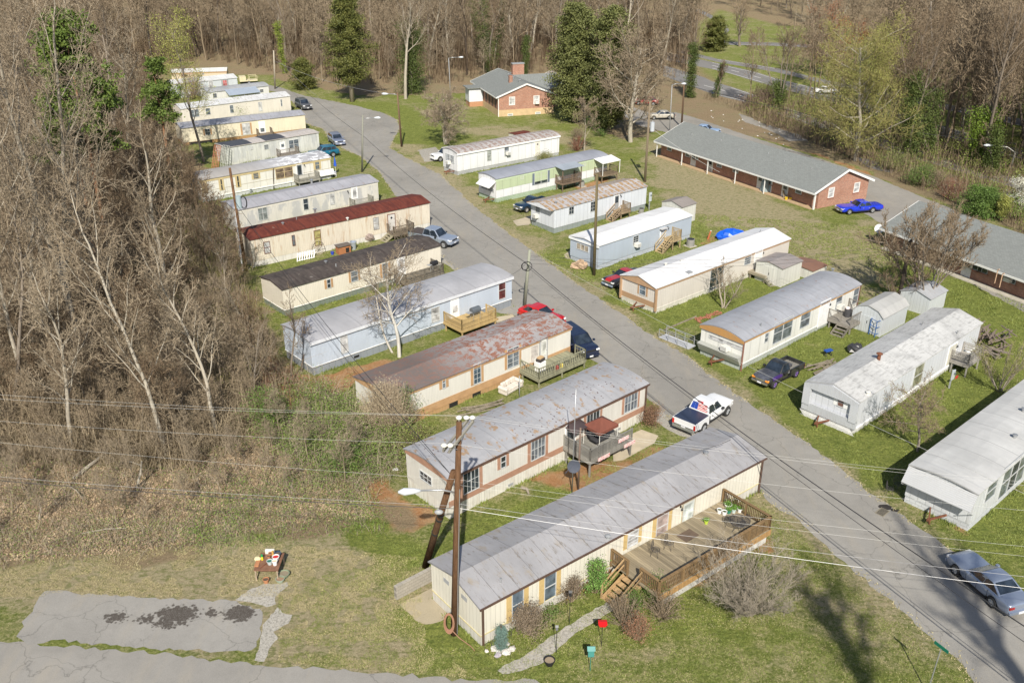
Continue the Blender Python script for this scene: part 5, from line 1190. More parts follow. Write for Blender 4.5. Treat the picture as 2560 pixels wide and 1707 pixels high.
# black and purple pickup
PURP=paint((.055,.02,.16),.3,.08); BLK=paint((.018,.02,.022),.3,.25)
pp_,X0_,X1_=vehicle('pickup_truck','black and purple single cab pickup with an open bed, on the grass by the road','pickup',G('b',900,1165),G('b',1450,880),1,2.85,4.75,.86,.36,.98,1.0,1.60,.72,.15,-.42,-.62,BLK,r=.35,rimm=plain((.11,.04,.26),.5,.1),kind='pickup',wd=.26,nside=1,hoodm=plain((.06,.065,.08),.45,.7,2.2),lampm=AMBER,bumper=CHROME)
mb=MB(); mb.box(.55,1.75,.60,.875,.72,.97); mb.build('purple_fender',PURP,pp_,bevel=.04)
mb=MB(); mb.box(-1.05,-.72,-.62,.62,1.02,1.26); tb=mb.build('roll_bar_box',plain((.07,.07,.08),.5,.1),None,bevel=.05); tb.matrix_world=Matrix.Translation(pp_.location)@Matrix.Rotation(pp_.rotation_euler.z,4,'Z'); tb.name='toolbox'; setp(tb,'black toolbox standing behind the cab of the purple pickup','toolbox')
DOD=dict(wb=3.0,L=4.95,hw=.96,zb=.22,belt_f=1.08,belt_r=1.12,roof=1.70,xw=1.35,xa=.55,xb=-2.1,xc=-2.45)
nv=G('U',1797,1208)
def one_wheel(f_,head,side,wb,hw):      # front wheel ground point + heading -> centre
    a=math.radians(head); d=Vector((math.cos(a),math.sin(a),0)); nrm=Vector((-d.y,d.x,0)); return f_-nrm*side*(hw-.12)-d*wb/2
hd=-62
vehicle('minivan','dark navy minivan parked at the road end of the rusty roofed home','van',None,None,-1,DOD['wb'],DOD['L'],DOD['hw'],DOD['zb'],DOD['belt_f'],DOD['belt_r'],DOD['roof'],DOD['xw'],DOD['xa'],DOD['xb'],DOD['xc'],paint((.012,.018,.045),.2,.02),r=.35,kind='van',nside=3,pos=one_wheel(nv,hd,-1,3.0,.96),head=hd,trunk=1.1)
hd=math.degrees(r5.ang)+180
MR=paint((.40,.02,.02),.25,.03)
vehicle('parked_coupe','black coupe with red stripes and grey bumper, between two white roofed homes','car',None,None,1,2.6,4.6,.90,.18,.88,.92,1.30,.65,-.05,-.95,-1.7,paint((.02,.02,.024),.22,.03),r=.33,stripe=MR,pos=one_wheel(G('U',2290,383),hd-2,1,2.6,.9),head=hd-2,bumper=plain((.22,.27,.33),.4))
hd=-30
vehicle('pickup_truck','silver blue pickup behind the dark brown roof','pickup',None,None,-1,3.3,5.6,.97,.38,1.08,1.1,1.80,1.0,.35,-1.0,-1.2,paint((.33,.38,.47),.3,.06,.4),r=.39,kind='pickup',pos=one_wheel(G('f',1225,1235),hd,-1,3.3,.97),head=hd,wd=.27,bedcover=plain((.06,.05,.05),.6))
hd=-150
vehicle('parked_car','bright red car hidden behind the rusty roofed home, only its top showing','car',None,None,1,2.6,4.4,.88,.2,.9,.93,1.40,.75,.0,-1.1,-1.8,paint((.5,.012,.012),.2,.02),pos=G('U',1390,632,1.15),head=-42)
hd=-64
vehicle('parked_wagon','silver blue wagon with a sunroof, facing the camera beside the teal car','car',None,None,-1,2.8,4.7,.89,.2,.95,.98,1.50,.85,.2,-1.75,-2.15,paint((.27,.31,.42),.28,.06,.4),kind='suv',nside=3,pos=G('c',955,1010),head=hd)
# teal SUV : rear wheel seen
rw=G('c',890,1275); hd=math.degrees(t8.ang)+180-8; a_=math.radians(hd); d_=Vector((math.cos(a_),math.sin(a_),0)); nr=Vector((-d_.y,d_.x,0))
vehicle('parked_suv','teal blue sport utility car behind the white and mustard home','car',None,None,1,2.6,4.5,.88,.3,1.02,1.05,1.62,.7,.1,-1.75,-2.05,paint((.005,.11,.19),.25,.05),r=.35,kind='suv',nside=3,pos=rw+d_*1.3-nr*.76,head=hd)
vehicle('parked_suv','dark grey sport utility car, farthest car up the left side of the road','car',None,None,-1,2.8,4.7,.93,.3,1.08,1.1,1.72,.9,.3,-1.9,-2.2,paint((.10,.105,.115),.3,.06),r=.37,kind='suv',nside=3,pos=G('c',310,330),head=-58)
hd=math.degrees(r1.ang)+180-4
vehicle('parked_suv','white crossover car parked beside the brown ribbed home','car',None,None,1,2.7,4.55,.91,.25,1.02,1.06,1.66,.85,.2,-1.7,-2.05,paint((.74,.75,.76),.25,.03),r=.36,kind='suv',nside=3,pos=one_wheel(G('d',1360,1225),hd,1,2.7,.91),head=hd)
hd=math.degrees(r3.ang)+180+2
vehicle('pickup_truck','dark navy pickup parked between the green home and the rust striped home','pickup',None,None,1,2.8,4.8,.86,.33,.98,1.0,1.58,.75,.15,-.5,-.7,paint((.012,.03,.06),.25,.08),r=.34,kind='pickup',pos=one_wheel(G('e',880,975),hd,1,2.8,.86),head=hd,nside=1,rimm=plain((.42,.38,.33),.6),bumper=CHROME)
bf_,br_=G('S',315,172),G('S',542,155)
BC=paint((.012,.035,.50),.2,.01)
vehicle('classic_car','bright blue classic sedan with chrome bumpers, at the end of the brick row','car',bf_,br_,1,3.1,5.6,.98,.24,.86,.88,1.36,.55,-.05,-1.0,-1.55,BC,r=.34,fo=1.0,bumper=CHROME,rimm=CHROME,trunk=.87)
vehicle('parked_car','tan beige sedan on the lane behind the large bare tree','car',None,None,1,2.7,4.6,.88,.2,.92,.95,1.42,.8,.1,-1.1,-1.85,paint((.42,.39,.33),.3,.08),pos=G('P',1622,875),head=182)
vehicle('parked_car','light blue car half hidden behind the brick apartment roof','car',None,None,1,2.7,4.6,.88,.2,.92,.95,1.42,.8,.1,-1.1,-1.85,paint((.25,.35,.52),.3,.06),pos=G('P',1955,985),head=-28)
vehicle('parked_car','dark red car glimpsed through the branches of the large bare tree','car',None,None,1,2.7,4.4,.88,.2,.92,.95,1.42,.8,.1,-1.1,-1.85,paint((.30,.03,.03),.3,.05),pos=G('P',1515,770),head=170)
vehicle('highway_car','white car driving on the highway beyond the trees','car',None,None,1,2.7,4.6,.88,.2,.92,.95,1.42,.8,.1,-1.1,-1.85,paint((.72,.72,.72),.3,.03),pos=G('C',905,690),head=-18)
# ---------------------------------------------------------------- trees
def bark(col,var=.35):
    m,nt,n,l,b=new_mat('bark'); t=NT(nt); v=t.coord()
    oi=n.new('ShaderNodeObjectInfo'); f=t.noise(t.mapping(v,(4,4,.7)),2,6,.7)
    c=t.mix(t.ramp(f,[(.35,0.),(.7,1.)]), sc(col,1-var), sc(col,1+var))
    c=t.mix(t.math('MULTIPLY',oi.outputs['Random'],.55), c, sc((col[0]*.9,col[1]*.8,col[2]*.72),.72))
    l.new(c,b.inputs['Base Color']); b.inputs['Roughness'].default_value=.9; b.inputs['Specular IOR Level'].default_value=.15
    l.new(t.bump(f,.6,.05),b.inputs['Normal']); return m
def leafm(a,b2,var=.3):
    m,nt,n,l,b=new_mat('foliage'); t=NT(nt); v=t.coord(); oi=n.new('ShaderNodeObjectInfo')
    f=t.noise(v,.9,4,.7); g=t.noise(v,9,2,.6)
    c=t.mix(t.ramp(f,[(.35,0.),(.65,1.)]),a,b2); c=t.mix(t.ramp(g,[(.4,0.),(.7,.5)]),c,sc(b2,1.5))
    l.new(c,b.inputs['Base Color']); b.inputs['Roughness'].default_value=.6; b.inputs['Specular IOR Level'].default_value=.3
    b.inputs['Subsurface Weight'].default_value=0; return m
BARK=bark((.27,.235,.195)); BARKP=bark((.40,.365,.30),.3); BARKD=bark((.13,.105,.085)); TWIG=bark((.265,.21,.145),.35); TWIGG=bark((.315,.265,.195),.3); TWIGB=bark((.20,.15,.10),.35); TWIGR=bark((.26,.13,.09),.25); TWIGY=bark((.27,.25,.10),.2)
IVY=leafm((.035,.055,.014),(.095,.125,.03)); CEDAR=leafm((.05,.07,.018),(.15,.15,.04)); MAGN=leafm((.055,.07,.022),(.17,.18,.06)); PINE=leafm((.045,.08,.016),(.12,.165,.032)); BUD=leafm((.20,.215,.055),(.30,.31,.075)); BUDR=leafm((.28,.10,.045),(.38,.16,.07)); BLOS=leafm((.55,.56,.42),(.75,.75,.66)); SHR=leafm((.05,.09,.02),(.12,.19,.04)); BRB=leafm((.13,.10,.07),(.23,.18,.13)); SPR=leafm((.08,.13,.11),(.16,.24,.21))
class Grow:
    """skeleton of a tree: trunk and limbs go to one mesh, branches and twigs to the other"""
    def __init__(s, seed, P):
        s.r=random.Random(seed); s.P=P; s.T=MB(); s.K=MB(); s.tips=[]; s.mid=[]
    def rv(s,a=1.0): r=s.r; return Vector((r.uniform(-a,a),r.uniform(-a,a),r.uniform(-a,a)))
    def branch(s,p,d,L,rad,lvl):
        P=s.P; r=s.r; nseg=P['seg'][lvl]; pts=[p.copy()]; rads=[rad]; q=p.copy(); dd=d.normalized()
        up=P['up'][lvl]; wob=P['wob'][lvl]; r1=rad*(P['taper'][lvl])
        for i in range(nseg):
            dd=(dd+s.rv(wob)+Vector((0,0,up))*(1.0/nseg)).normalized()
            q=q+dd*(L/nseg); pts.append(q.copy()); rads.append(rad+(r1-rad)*(i+1)/nseg)
        mb=s.T if lvl<=P.get('tl',1) else s.K
        n=P['n'][lvl]
        if n==2:    # a flat sliver
            for a,b_,ra,rb in zip(pts[:-1],pts[1:],rads[:-1],rads[1:]):
                sd=(b_-a).cross(s.rv()).normalized(); mb.add([a-sd*ra,a+sd*ra,b_+sd*rb,b_-sd*rb],[(0,1,2,3)])
        else: mb.tube(pts,rads,n,cap=False)
        if lvl==P['last']: s.tips.append(pts[-1]); s.mid.append(pts[len(pts)//2]); return
        k=P['kids'][lvl]; t0=P['t0'][lvl]; ph=r.uniform(0,6.28)
        for i in range(k):
            t=t0+(1-t0)*(i+r.random()*.8)/k; t=min(t,.999); f=t*nseg; j=min(int(f),nseg-1); u=f-j
            bp=pts[j].lerp(pts[j+1],u); bd=(pts[j+1]-pts[j]).normalized()
            ph+=2.4+r.uniform(-.4,.4)
            ref=Vector((0,0,1)) if abs(bd.z)<.9 else Vector((1,0,0))
            uu=bd.cross(ref).normalized(); ww=uu.cross(bd); side=uu*math.cos(ph)+ww*math.sin(ph)
            an=math.radians(P['ang'][lvl]*r.uniform(.75,1.25))
            cd=bd*math.cos(an)+side*math.sin(an)
            ll=L*P['len'][lvl]*(1-P['short'][lvl]*t)*r.uniform(.7,1.15)
            rr=(rads[j]*(1-u)+rads[j+1]*u)*P['rr'][lvl]
            s.branch(bp,cd,ll,max(rr,P['rmin'][min(lvl+1,len(P['rmin'])-1)]),lvl+1)
        if P.get('fork') and lvl<P['last']: s.branch(pts[-1],dd,L*P['len'][lvl]*.6,max(r1,P['rmin'][lvl+1]),lvl+1)
BASE=dict(seg=[8,5,4,3,2],n=[7,5,3,3,2],up=[.0,.5,.35,.2,.1],wob=[.13,.2,.26,.3,.34],taper=[.35,.35,.4,.4,.5],kids=[13,6,6,5],t0=[.35,.25,.2,.15],ang=[42,45,45,42],len=[.42,.55,.55,.55],short=[.45,.4,.3,.2],rr=[.42,.55,.6,.6],rmin=[.1,.045,.028,.02,.017],last=4,tl=1)
def tree_proto(seed,h,rad=None,lean=(0,0),**kw):
    P=dict(BASE); P.update(kw); g=Grow(seed,P)
    g.branch(Vector((0,0,-.1)),Vector((lean[0],lean[1],1)),h*P.get('tr',.86),rad or h*.013,0); return g
_protos={}
def build_tree(g,name,label,loc,bk,tw,scale=1,rotz=0,group=None,leaves=None,lm=None,cat='tree'):
    o=thing(name,label,cat,loc,rotz,group); o.scale=(scale,)*3
    T_=g.T.build('trunk',bk,o,smooth=True)
    K_=g.K.build('crown',tw,o)
    if leaves: leaves.build('leaf',lm,K_) if False else None
    return o
def copy_tree(o,loc,rotz,scale,label=None):
    c=o.copy(); C.objects.link(c); c.location=loc; c.rotation_euler=(0,0,rotz); c.scale=(scale,)*3 if not hasattr(scale,'__len__') else scale
    if label: c['label']=label
    for ch in [x for x in ALLCH[o.name]]:
        k=ch.copy(); C.objects.link(k); k.parent=c
        for gch in ALLCH.get(ch.name,[]): kk=gch.copy(); C.objects.link(kk); kk.parent=k
    return c
ALLCH={}
def reg(o): ALLCH[o.name]=list(o.children); [ALLCH.__setitem__(c.name,list(c.children)) for c in o.children]; return o
def leaf_cloud(pts,n,spread,size,seed,flat=.0,asp=1.0):
    """small leaf faces scattered round a list of points, as numpy arrays"""
    r=np.random.default_rng(seed); pts=np.array([tuple(p) for p in pts]); idx=r.integers(0,len(pts),n)
    c=pts[idx]+r.normal(0,spread,(n,3))*np.array([1,1,.8]); u=r.normal(0,1,(n,3)); u/=np.linalg.norm(u,axis=1)[:,None]
    w=np.cross(u,r.normal(0,1,(n,3))); w/=np.linalg.norm(w,axis=1)[:,None]+1e-9
    s_=(size*r.uniform(.6,1.3,(n,1))); u=u*s_*asp; w=w*s_
    V=np.stack([c-u*.5,c+w*.35,c+u*.5,c-w*.35],1).reshape(-1,3); F=np.arange(4*n).reshape(-1,4); return V,F
def np_obj(name,V,F,m,parent=None):
    me=fast_mesh(name,V,F,[m]); o=bpy.data.objects.new(name,me); C.objects.link(o)
    if parent: o.parent=parent
    return o
# ---- the wood: tall bare trees, seven kinds, copied
WOOD=[]
wood_kw=[dict(),dict(kids=[14,6,6,5],t0=[.28,.2,.2,.15],ang=[38,42,45,42]),dict(t0=[.5,.25,.2,.15],kids=[11,7,6,5],len=[.40,.6,.55,.55]),dict(kids=[13,6,6,5],wob=[.14,.2,.25,.28,.3],t0=[.3,.2,.2,.15]),dict(t0=[.42,.2,.2,.15],ang=[33,40,45,45],kids=[12,6,6,5]),dict(kids=[11,6,6,5],len=[.5,.55,.5,.5],t0=[.25,.25,.2,.2])]
wm=[(BARK,TWIG),(BARKP,TWIGG),(BARK,TWIGB),(BARKD,TWIG),(BARKP,TWIG),(BARK,TWIGG)]
WL='bare brown deciduous tree in the dense wood around the trailer park'
WG='bare trees of the surrounding wood'
for i_,(kw,(bk,tw)) in enumerate(zip(wood_kw,wm)):
    g=tree_proto(100+i_,20,rad=.24 if i_!=3 else .17,lean=(random.uniform(-.1,.1),random.uniform(-.1,.1)),**kw)
    WOOD.append(reg(build_tree(g,'bare_tree',WL,(0,0,0),bk,tw,group=WG)))
used=[0]
taken=[]
def wood_tree(x,y,scale=None,kind=None):
    k=random.randrange(len(WOOD)) if kind is None else kind; s_=scale or random.uniform(.72,1.2)
    if used[0]<len(WOOD) and kind is None:
        o=WOOD[used[0]]; used[0]+=1; o.location=(x,y,0); o.rotation_euler=(0,0,random.uniform(0,6.28)); o.scale=(s_,)*3
    else: o=copy_tree(WOOD[k],(x,y,0),random.uniform(0,6.28),(s_*random.uniform(.85,1.15),s_*random.uniform(.85,1.15),s_))
    taken.append((x,y)); return o
def scatter(poly,n,dmin,fn,tries=40,seed=1,avoid=()):
    r=random.Random(seed); xs=[p[0] for p in poly]; ys=[p[1] for p in poly]; got=[]
    A=np.array
    def inside(x,y):
        c=False; m_=len(poly)
        for i in range(m_):
            x0,y0=poly[i]; x1,y1=poly[(i+1)%m_]
            if (y0>y)!=(y1>y) and x<(x1-x0)*(y-y0)/(y1-y0)+x0: c=not c
        return c
    t_=0
    while len(got)<n and t_<n*tries:
        t_+=1; x=r.uniform(min(xs),max(xs)); y=r.uniform(min(ys),max(ys))
        if not inside(x,y): continue
        if any((x-a)**2+(y-b_)**2<dmin*dmin for a,b_ in got): continue
        if any((x-a)**2+(y-b_)**2<q*q for a,b_,q in avoid): continue
        got.append((x,y))
    for x,y in got: fn(x,y)
    return got
LEFTW=wp('X',[(-500,1030),(0,1020),(160,1030),(300,1060),(420,1050),(540,960),(610,890),(590,760),(540,640),(470,540),(420,430),(360,330),(350,200),(-500,200)])
TALLW=wp('X',[(-500,1030),(0,1000),(160,1010),(290,1040),(400,1000),(450,880),(430,740),(370,600),(330,480),(300,360),(280,200),(-500,200)])
EDGEW=wp('X',[(400,1040),(560,960),(620,880),(590,740),(545,640),(475,540),(425,430),(370,330),(300,340),(330,480),(380,600),(440,740),(450,880)])
BACKW=wp('X',[(-700,215),(340,160),(470,140),(560,152),(640,172),(720,190),(860,195),(1060,195),(1240,170),(1330,140),(1400,150),(1500,185),(1570,180),(1600,120),(1600,60),(-900,60)])
FARW=wp('X',[(-1500,62),(1600,62),(1640,20),(1760,22),(2352,30),(3200,30),(3600,-60),(-2500,-60)])
RIGHTW=wp('X',[(2120,350),(2352,420),(2700,520),(2700,330),(2352,290),(2140,250)])
random.seed(21)
scatter(TALLW,84,3.6,lambda x,y: wood_tree(x,y,random.uniform(.6,1.2) if y>75 else random.uniform(.45,.9)),seed=3)
scatter(EDGEW,22,2.6,lambda x,y: wood_tree(x,y,random.uniform(.30,.42)),seed=33)
scatter(BACKW,140,4.0,lambda x,y: wood_tree(x,y,random.uniform(.85,1.3)),seed=4,avoid=[(-30,176,7),(-20,179,4)])
scatter(RIGHTW,26,4.5,lambda x,y: wood_tree(x,y,random.uniform(.85,1.25)),seed=5)
scatter(wp('X',[(2000,140),(2352,140),(2900,200),(2900,20),(1750,20),(1800,100)]),34,7,lambda x,y: wood_tree(x,y,random.uniform(.7,1.1)),seed=6)
# the far wood as one mass
def far_tree_arrays(seed):
    g=tree_proto(seed,18,rad=.2,seg=[4,3,2,2,1],n=[3,3,2,2,2],kids=[14,8,8,4],last=3,tl=9,rmin=[.1,.05,.045,.04,.03]); return g.T
fts=[far_tree_arrays(300+i) for i in range(3)]
fv=[]; 
pos=scatter(FARW,520,5.5,lambda x,y:None,seed=8,tries=8)+scatter(BACKW,230,3.0,lambda x,y:None,seed=9,tries=8,avoid=[(-30,176,7),(-20,179,4)])
Vs=[];Fs=[];off_=0
for k_,(x,y) in enumerate(pos):
    t_=fts[k_%3]; v=np.array(t_.v); a=random.uniform(0,6.28); s_=random.uniform(.8,1.25); ca_,sa_=math.cos(a),math.sin(a)
    w_=np.stack([v[:,0]*ca_-v[:,1]*sa_,v[:,0]*sa_+v[:,1]*ca_,v[:,2]],1)*s_+np.array([x,y,0]); f=np.array(t_.f)
    Vs.append(w_); Fs.append(f+off_); off_+=len(v)
def mass(name,label,poly,n_,d_,seed,m_,lo=.7,hi=1.2,avoid=()):
    pos=scatter(poly,n_,d_,lambda x,y:None,seed=seed,tries=8,avoid=avoid); Vs=[];Fs=[];o_=0; r_=random.Random(seed)
    for k_,(x,y) in enumerate(pos):
        t_=fts[k_%3]; v=np.array(t_.v); a=r_.uniform(0,6.28); s_=r_.uniform(lo,hi); ca_,sa_=math.cos(a),math.sin(a)
        Vs.append(np.stack([v[:,0]*ca_-v[:,1]*sa_,v[:,0]*sa_+v[:,1]*ca_,v[:,2]],1)*s_+np.array([x,y,0])); Fs.append(np.array(t_.f)+o_); o_+=len(v)
    o=np_obj(name,np.concatenate(Vs),np.concatenate(Fs),m_); setp(o,label,'wood',kind='stuff')
mass('understorey','dense low bare trees filling the left wood between the tall trunks',LEFTW,460,1.9,61,TWIGB,.28,.55)
mass('understorey','leaning bare scrub at the lower front of the left wood',wp('X',[(-300,1060),(0,1050),(200,1060),(420,1070),(560,1000),(640,900),(560,780),(300,700),(-300,700)]),120,1.7,62,TWIG,.22,.38)
mass('right_wood','tall bare trees standing along the lane at the right edge',wp('X',[(2000,300),(2120,350),(2352,430),(2800,540),(2800,300),(2352,220),(2050,220)]),85,3.2,64,TWIG,.85,1.3)
mass('understorey','low grey scrub and saplings scattered on the slope below the left wood',wp('X',[(-300,1250),(0,1250),(300,1230),(560,1170),(800,1150),(840,1060),(700,960),(560,1020),(300,1080),(-300,1070)]),95,2.0,67,TWIGG,.12,.26)
mass('understorey','low bare scrub along the foot of the back wood',BACKW,300,2.6,66,TWIGG,.35,.6,avoid=[(-30,176,5),(-20,179,3)])
mass('right_wood','bare wood beyond the highway at the top right',wp('X',[(1690,12),(1780,40),(1850,95),(2352,150),(3000,200),(3000,-20),(2352,-30),(1690,-40)]),330,5.0,65,TWIGG,.7,1.2)
mass('right_wood','dense bare scrub trees behind the lane on the right',wp('X',[(1720,240),(1800,255),(2000,345),(2352,440),(2900,560),(2900,60),(2352,40),(1950,110),(1850,170)]),230,3.6,63,TWIG,.5,1.05)
o=np_obj('far_wood',np.concatenate(Vs),np.concatenate(Fs),TWIG); setp(o,'far bare brown wood reading as one mass at the top of the picture','wood',kind='stuff')
# ---------------------------------------------------------------- single trees
def special(label,base,topx,seed,bk=BARK,tw=TWIG,rad=None,leaf=None,name='bare_tree',cat='tree',lean=None,twm=None,**kw):
    b_,t_=upright(*base,*topx); h=t_.z
    ln=lean if lean is not None else ((t_.x-b_.x)/h,0)
    g=tree_proto(seed,h,rad=rad,lean=ln,**kw); o=build_tree(g,name,label,b_,bk,tw,cat=cat)
    if leaf:
        n_,sp,sz,m_,src=leaf; pts=g.tips if src=='tips' else g.mid
        V,F=leaf_cloud(pts,n_,sp,sz,seed); np_obj('leaf' if n_<4000 else 'foliage',V,F,m_,o)
    return o,g,h
DENSE=dict(kids=[14,6,6,5],t0=[.25,.2,.2,.1],len=[.42,.55,.5,.5])
special('large grey bare tree with a wide crown, left of the tan sedan',('P',1400,1045),('P',1400,230),41,BARKP,TWIGG,rad=.38,kids=[22,9,8,6],t0=[.2,.15,.1,.1],ang=[56,45,45,45],len=[.62,.57,.52,.5],short=[.45,.35,.3,.2],rmin=[.1,.06,.042,.033,.028])
special('small pale bare tree standing behind the green home',('P',1058,1112),('P',1080,640),42,BARKP,TWIG,rad=.13,kids=[13,8,6,5],t0=[.25,.2,.2,.1],ang=[36,38,42,45],rmin=[.06,.04,.028,.022,.02])
def forked(label,k,x,y,hgt,seed,bk,tw,stems,lean=.35,rad=.14,name='bare_tree',cat='tree',leaf=None,**kw):
    P=dict(BASE); P.update(kw); g=Grow(seed,P); r_=random.Random(seed); a0=r_.uniform(0,6.28)
    for i_ in range(stems):
        a=a0+2*math.pi*i_/stems+r_.uniform(-.3,.3); l_=lean*r_.uniform(.4,1.2) if stems>1 else 0
        g.branch(Vector((math.cos(a)*.12,math.sin(a)*.12,-.1)),Vector((math.cos(a)*l_,math.sin(a)*l_,1)),hgt*r_.uniform(.8,1.0)*P.get('tr',.9),rad*r_.uniform(.75,1.1),0)
    o=build_tree(g,name,label,G(k,x,y),bk,tw,cat=cat)
    if leaf:
        n_,sp,sz,m_,src=leaf; V,F=leaf_cloud(g.tips if src=='tips' else g.mid,n_,sp,sz,seed); np_obj('foliage',V,F,m_,o)
    return o,g
forked('gnarled pale bare fruit tree on the lawn left of the brick house','O',1510,1062,8.6,43,BARKP,TWIGG,2,.42,.2,kids=[12,9,7,6],t0=[.3,.15,.15,.1],ang=[60,52,48,45],len=[.66,.58,.5,.5],rmin=[.1,.05,.035,.027,.024],wob=[.22,.28,.3,.3,.3],up=[.2,.15,.1,.1,0])
forked('bare brown tree with many upright stems beside the grey barn style shed','S',1130,1235,12.0,44,BARK,TWIG,7,.52,.11,kids=[9,7,6,5],t0=[.3,.2,.15,.1],ang=[30,32,36,40],len=[.5,.55,.55,.5],up=[.3,.5,.4,.3,.2],tr=.8)
forked('low dark bare tree spreading over the lawn left of the multi-stemmed tree','S',860,1245,4.4,45,BARKD,TWIGB,3,.9,.1,kids=[7,6,5,4],t0=[.2,.2,.15,.1],ang=[50,45,45,40],len=[.6,.55,.5,.5],rmin=[.05,.03,.018,.012,.01])
forked('small twisted bare tree in front of the beige home with white gable roof','Q',1172,1268,4.0,46,BARKP,TWIGG,3,.35,.1,kids=[7,6,5,4],t0=[.25,.2,.15,.1],ang=[40,42,45,40],len=[.55,.55,.5,.5],rmin=[.05,.03,.016,.011,.009])
forked('small round headed bare tree on the lawn between the two grey white homes','N',1580,968,5.4,47,BARK,TWIG,1,0,.12,kids=[17,8,7,6],t0=[.28,.15,.1,.1],ang=[68,48,45,42],len=[.70,.52,.5,.5],rmin=[.05,.03,.016,.011,.009],up=[0,.35,.3,.2,.1],leaf=(1500,.12,.05,BUD,'tips'))
forked('vase shaped bare shrub with pale green buds behind the light grey home','N',2172,520,4.8,48,BARK,TWIGG,9,.75,.05,name='bare_shrub',cat='shrub',kids=[7,6,5],t0=[.25,.2,.1],ang=[24,28,30],len=[.45,.5,.5],seg=[6,4,3,2],n=[5,3,2,2],last=3,rmin=[.03,.02,.012,.009],leaf=(5000,.15,.05,BUD,'tips'))
forked('wide grey bare shrub on the lawn below the wooden deck','L',1370,1275,4.4,49,BARKP,bark((.36,.32,.26),.2),20,.85,.032,name='bare_shrub',cat='shrub',kids=[12,9,8],t0=[.12,.12,.1],ang=[30,34,36],len=[.44,.5,.5],seg=[6,4,3,2],n=[4,3,2,2],last=3,rmin=[.022,.012,.008,.006])
special('tall white barked bare tree in front of the light blue home',('F',1465,1152),('F',1440,330),50,bark((.60,.58,.53),.2),TWIGG,rad=.17,kids=[15,8,6,5],t0=[.32,.2,.2,.15],ang=[52,40,42,42],len=[.60,.55,.52,.5],rmin=[.07,.04,.02,.013,.011])
special('slimmer white barked tree leaning beside the tall white barked tree',('F',1415,1120),('F',1270,380),51,bark((.60,.58,.53),.2),TWIGG,rad=.10,kids=[9,5,5,4],t0=[.4,.2,.2,.15],ang=[30,36,40,42],len=[.34,.5,.5,.5],rmin=[.05,.03,.018,.012,.010],lean=(-.30,.05))
special('slender bare tree at the left end of the light blue home',('F',665,1345),('F',600,560),52,BARK,TWIG,rad=.10,kids=[11,5,5,4],t0=[.4,.2,.2,.1],ang=[26,34,38,40],len=[.34,.5,.5,.5],rmin=[.05,.03,.016,.011,.009])
special('thin dark sapling close against the end wall of the light blue home',('F',742,1265),('F',760,830),53,BARKD,TWIGB,rad=.07,kids=[9,5,4,4],t0=[.35,.2,.2,.1],ang=[28,34,38,40],len=[.36,.5,.5,.5],rmin=[.03,.02,.013,.009,.008])
forked('twiggy bare shrub growing against the dark roofed home by the road','F',1500,330,3.4,54,BARK,TWIG,5,.5,.04,name='bare_shrub',cat='shrub',kids=[7,6,5],t0=[.2,.2,.1],ang=[28,32,34],len=[.5,.5,.5],seg=[6,4,3,2],n=[5,3,2,2],last=3,rmin=[.02,.015,.01,.008])
forked('small bare shrub between the red roofed and dark roofed homes','V',880,1385,3.6,55,BARK,TWIG,4,1.1,.05,name='bare_shrub',cat='shrub',kids=[8,6,5],t0=[.2,.2,.1],ang=[40,42,44],len=[.5,.5,.5],seg=[6,4,3,2],n=[5,3,2,2],last=3,rmin=[.02,.015,.01,.008])
# big pale trees in the left wood
for sd_,lab,b_,t_,ln in ((61,'tallest pale barked tree leaning left out of the left wood',('H',620,1150),('G',60,-120),None),(62,'pale barked tree forking high, left of the pine',('H',520,980),('G',330,-60),None),(63,'pale forked tree in front of the homes at the edge of the left wood',('H',1250,900),('V',60,-250),None),(64,'slender pale tree at the lower edge of the left wood',('R',610,735),('R',350,-700),None),(65,'pair of pale trunks low in the middle of the left wood',('R',1400,790),('H',800,-80),None),(66,'pale tree near the far left edge of the wood',('H',200,1400),('G',0,100),None),(67,'thin pale tree rising from the brown slope',('R',1830,640),('H',1400,420),None),(68,'thick trunked tree standing behind the lower slope',('R',120,430),('H',0,-200),None)):
    special(lab,b_,t_,sd_,BARKP if sd_!=68 else BARK,TWIGG,rad=.27 if sd_<64 else .17,kids=[13,6,6,5],t0=[.3,.2,.15,.1],ang=[38,42,45,42],len=[.42,.55,.52,.5],fork=True)
# evergreen and ivy
def conifer(label,base,topx,seed,lm,wid,n,name='cedar_tree',lo=.12,shape=1.0,size=.32,twm=BARKD,top=.1):
    b_,t_=upright(*base,*topx); h=t_.z; r_=random.Random(seed); o=thing(name,label,'tree',b_)
    T_=MB(); T_.tube([(0,0,-.1),(0,0,h*.5),(0,0,h*.97)],[h*.022,h*.014,.03],8); T_.build('trunk',BARKP,o,smooth=True)
    pts=[];B=MB()
    for i_ in range(n):
        z=h*(lo+(1-lo)*r_.random()**.9); u=(z/h-lo)/(1-lo); rr=wid*(top+(1-top)*math.sin(math.pi*min(1,max(0,(1-u)**shape))*.5)) *r_.uniform(.35,1.05)
        if u<.15: rr*=.5+u*3
        a=r_.uniform(0,6.28); rr*=.82+.34*math.sin(3*a+z*.9+seed)*math.sin(1.1*z+a); tip=Vector((rr*math.cos(a),rr*math.sin(a),z+r_.uniform(-.3,.4)))
        B.tube([(0,0,z-.5),(tip.x*.55,tip.y*.55,z-.1),tip],[.06,.035,.015],3,cap=False)
        for q in (.5,.7,.85,1.0): pts.append(tuple(Vector((tip.x*q,tip.y*q,z-.1*(1-q)))))
    K_=B.build('limb',twm,o)
    V,F=leaf_cloud(pts,n*170,.30*wid/5+.10,size*.62,seed); np_obj('crown',V,F,lm,o); return o
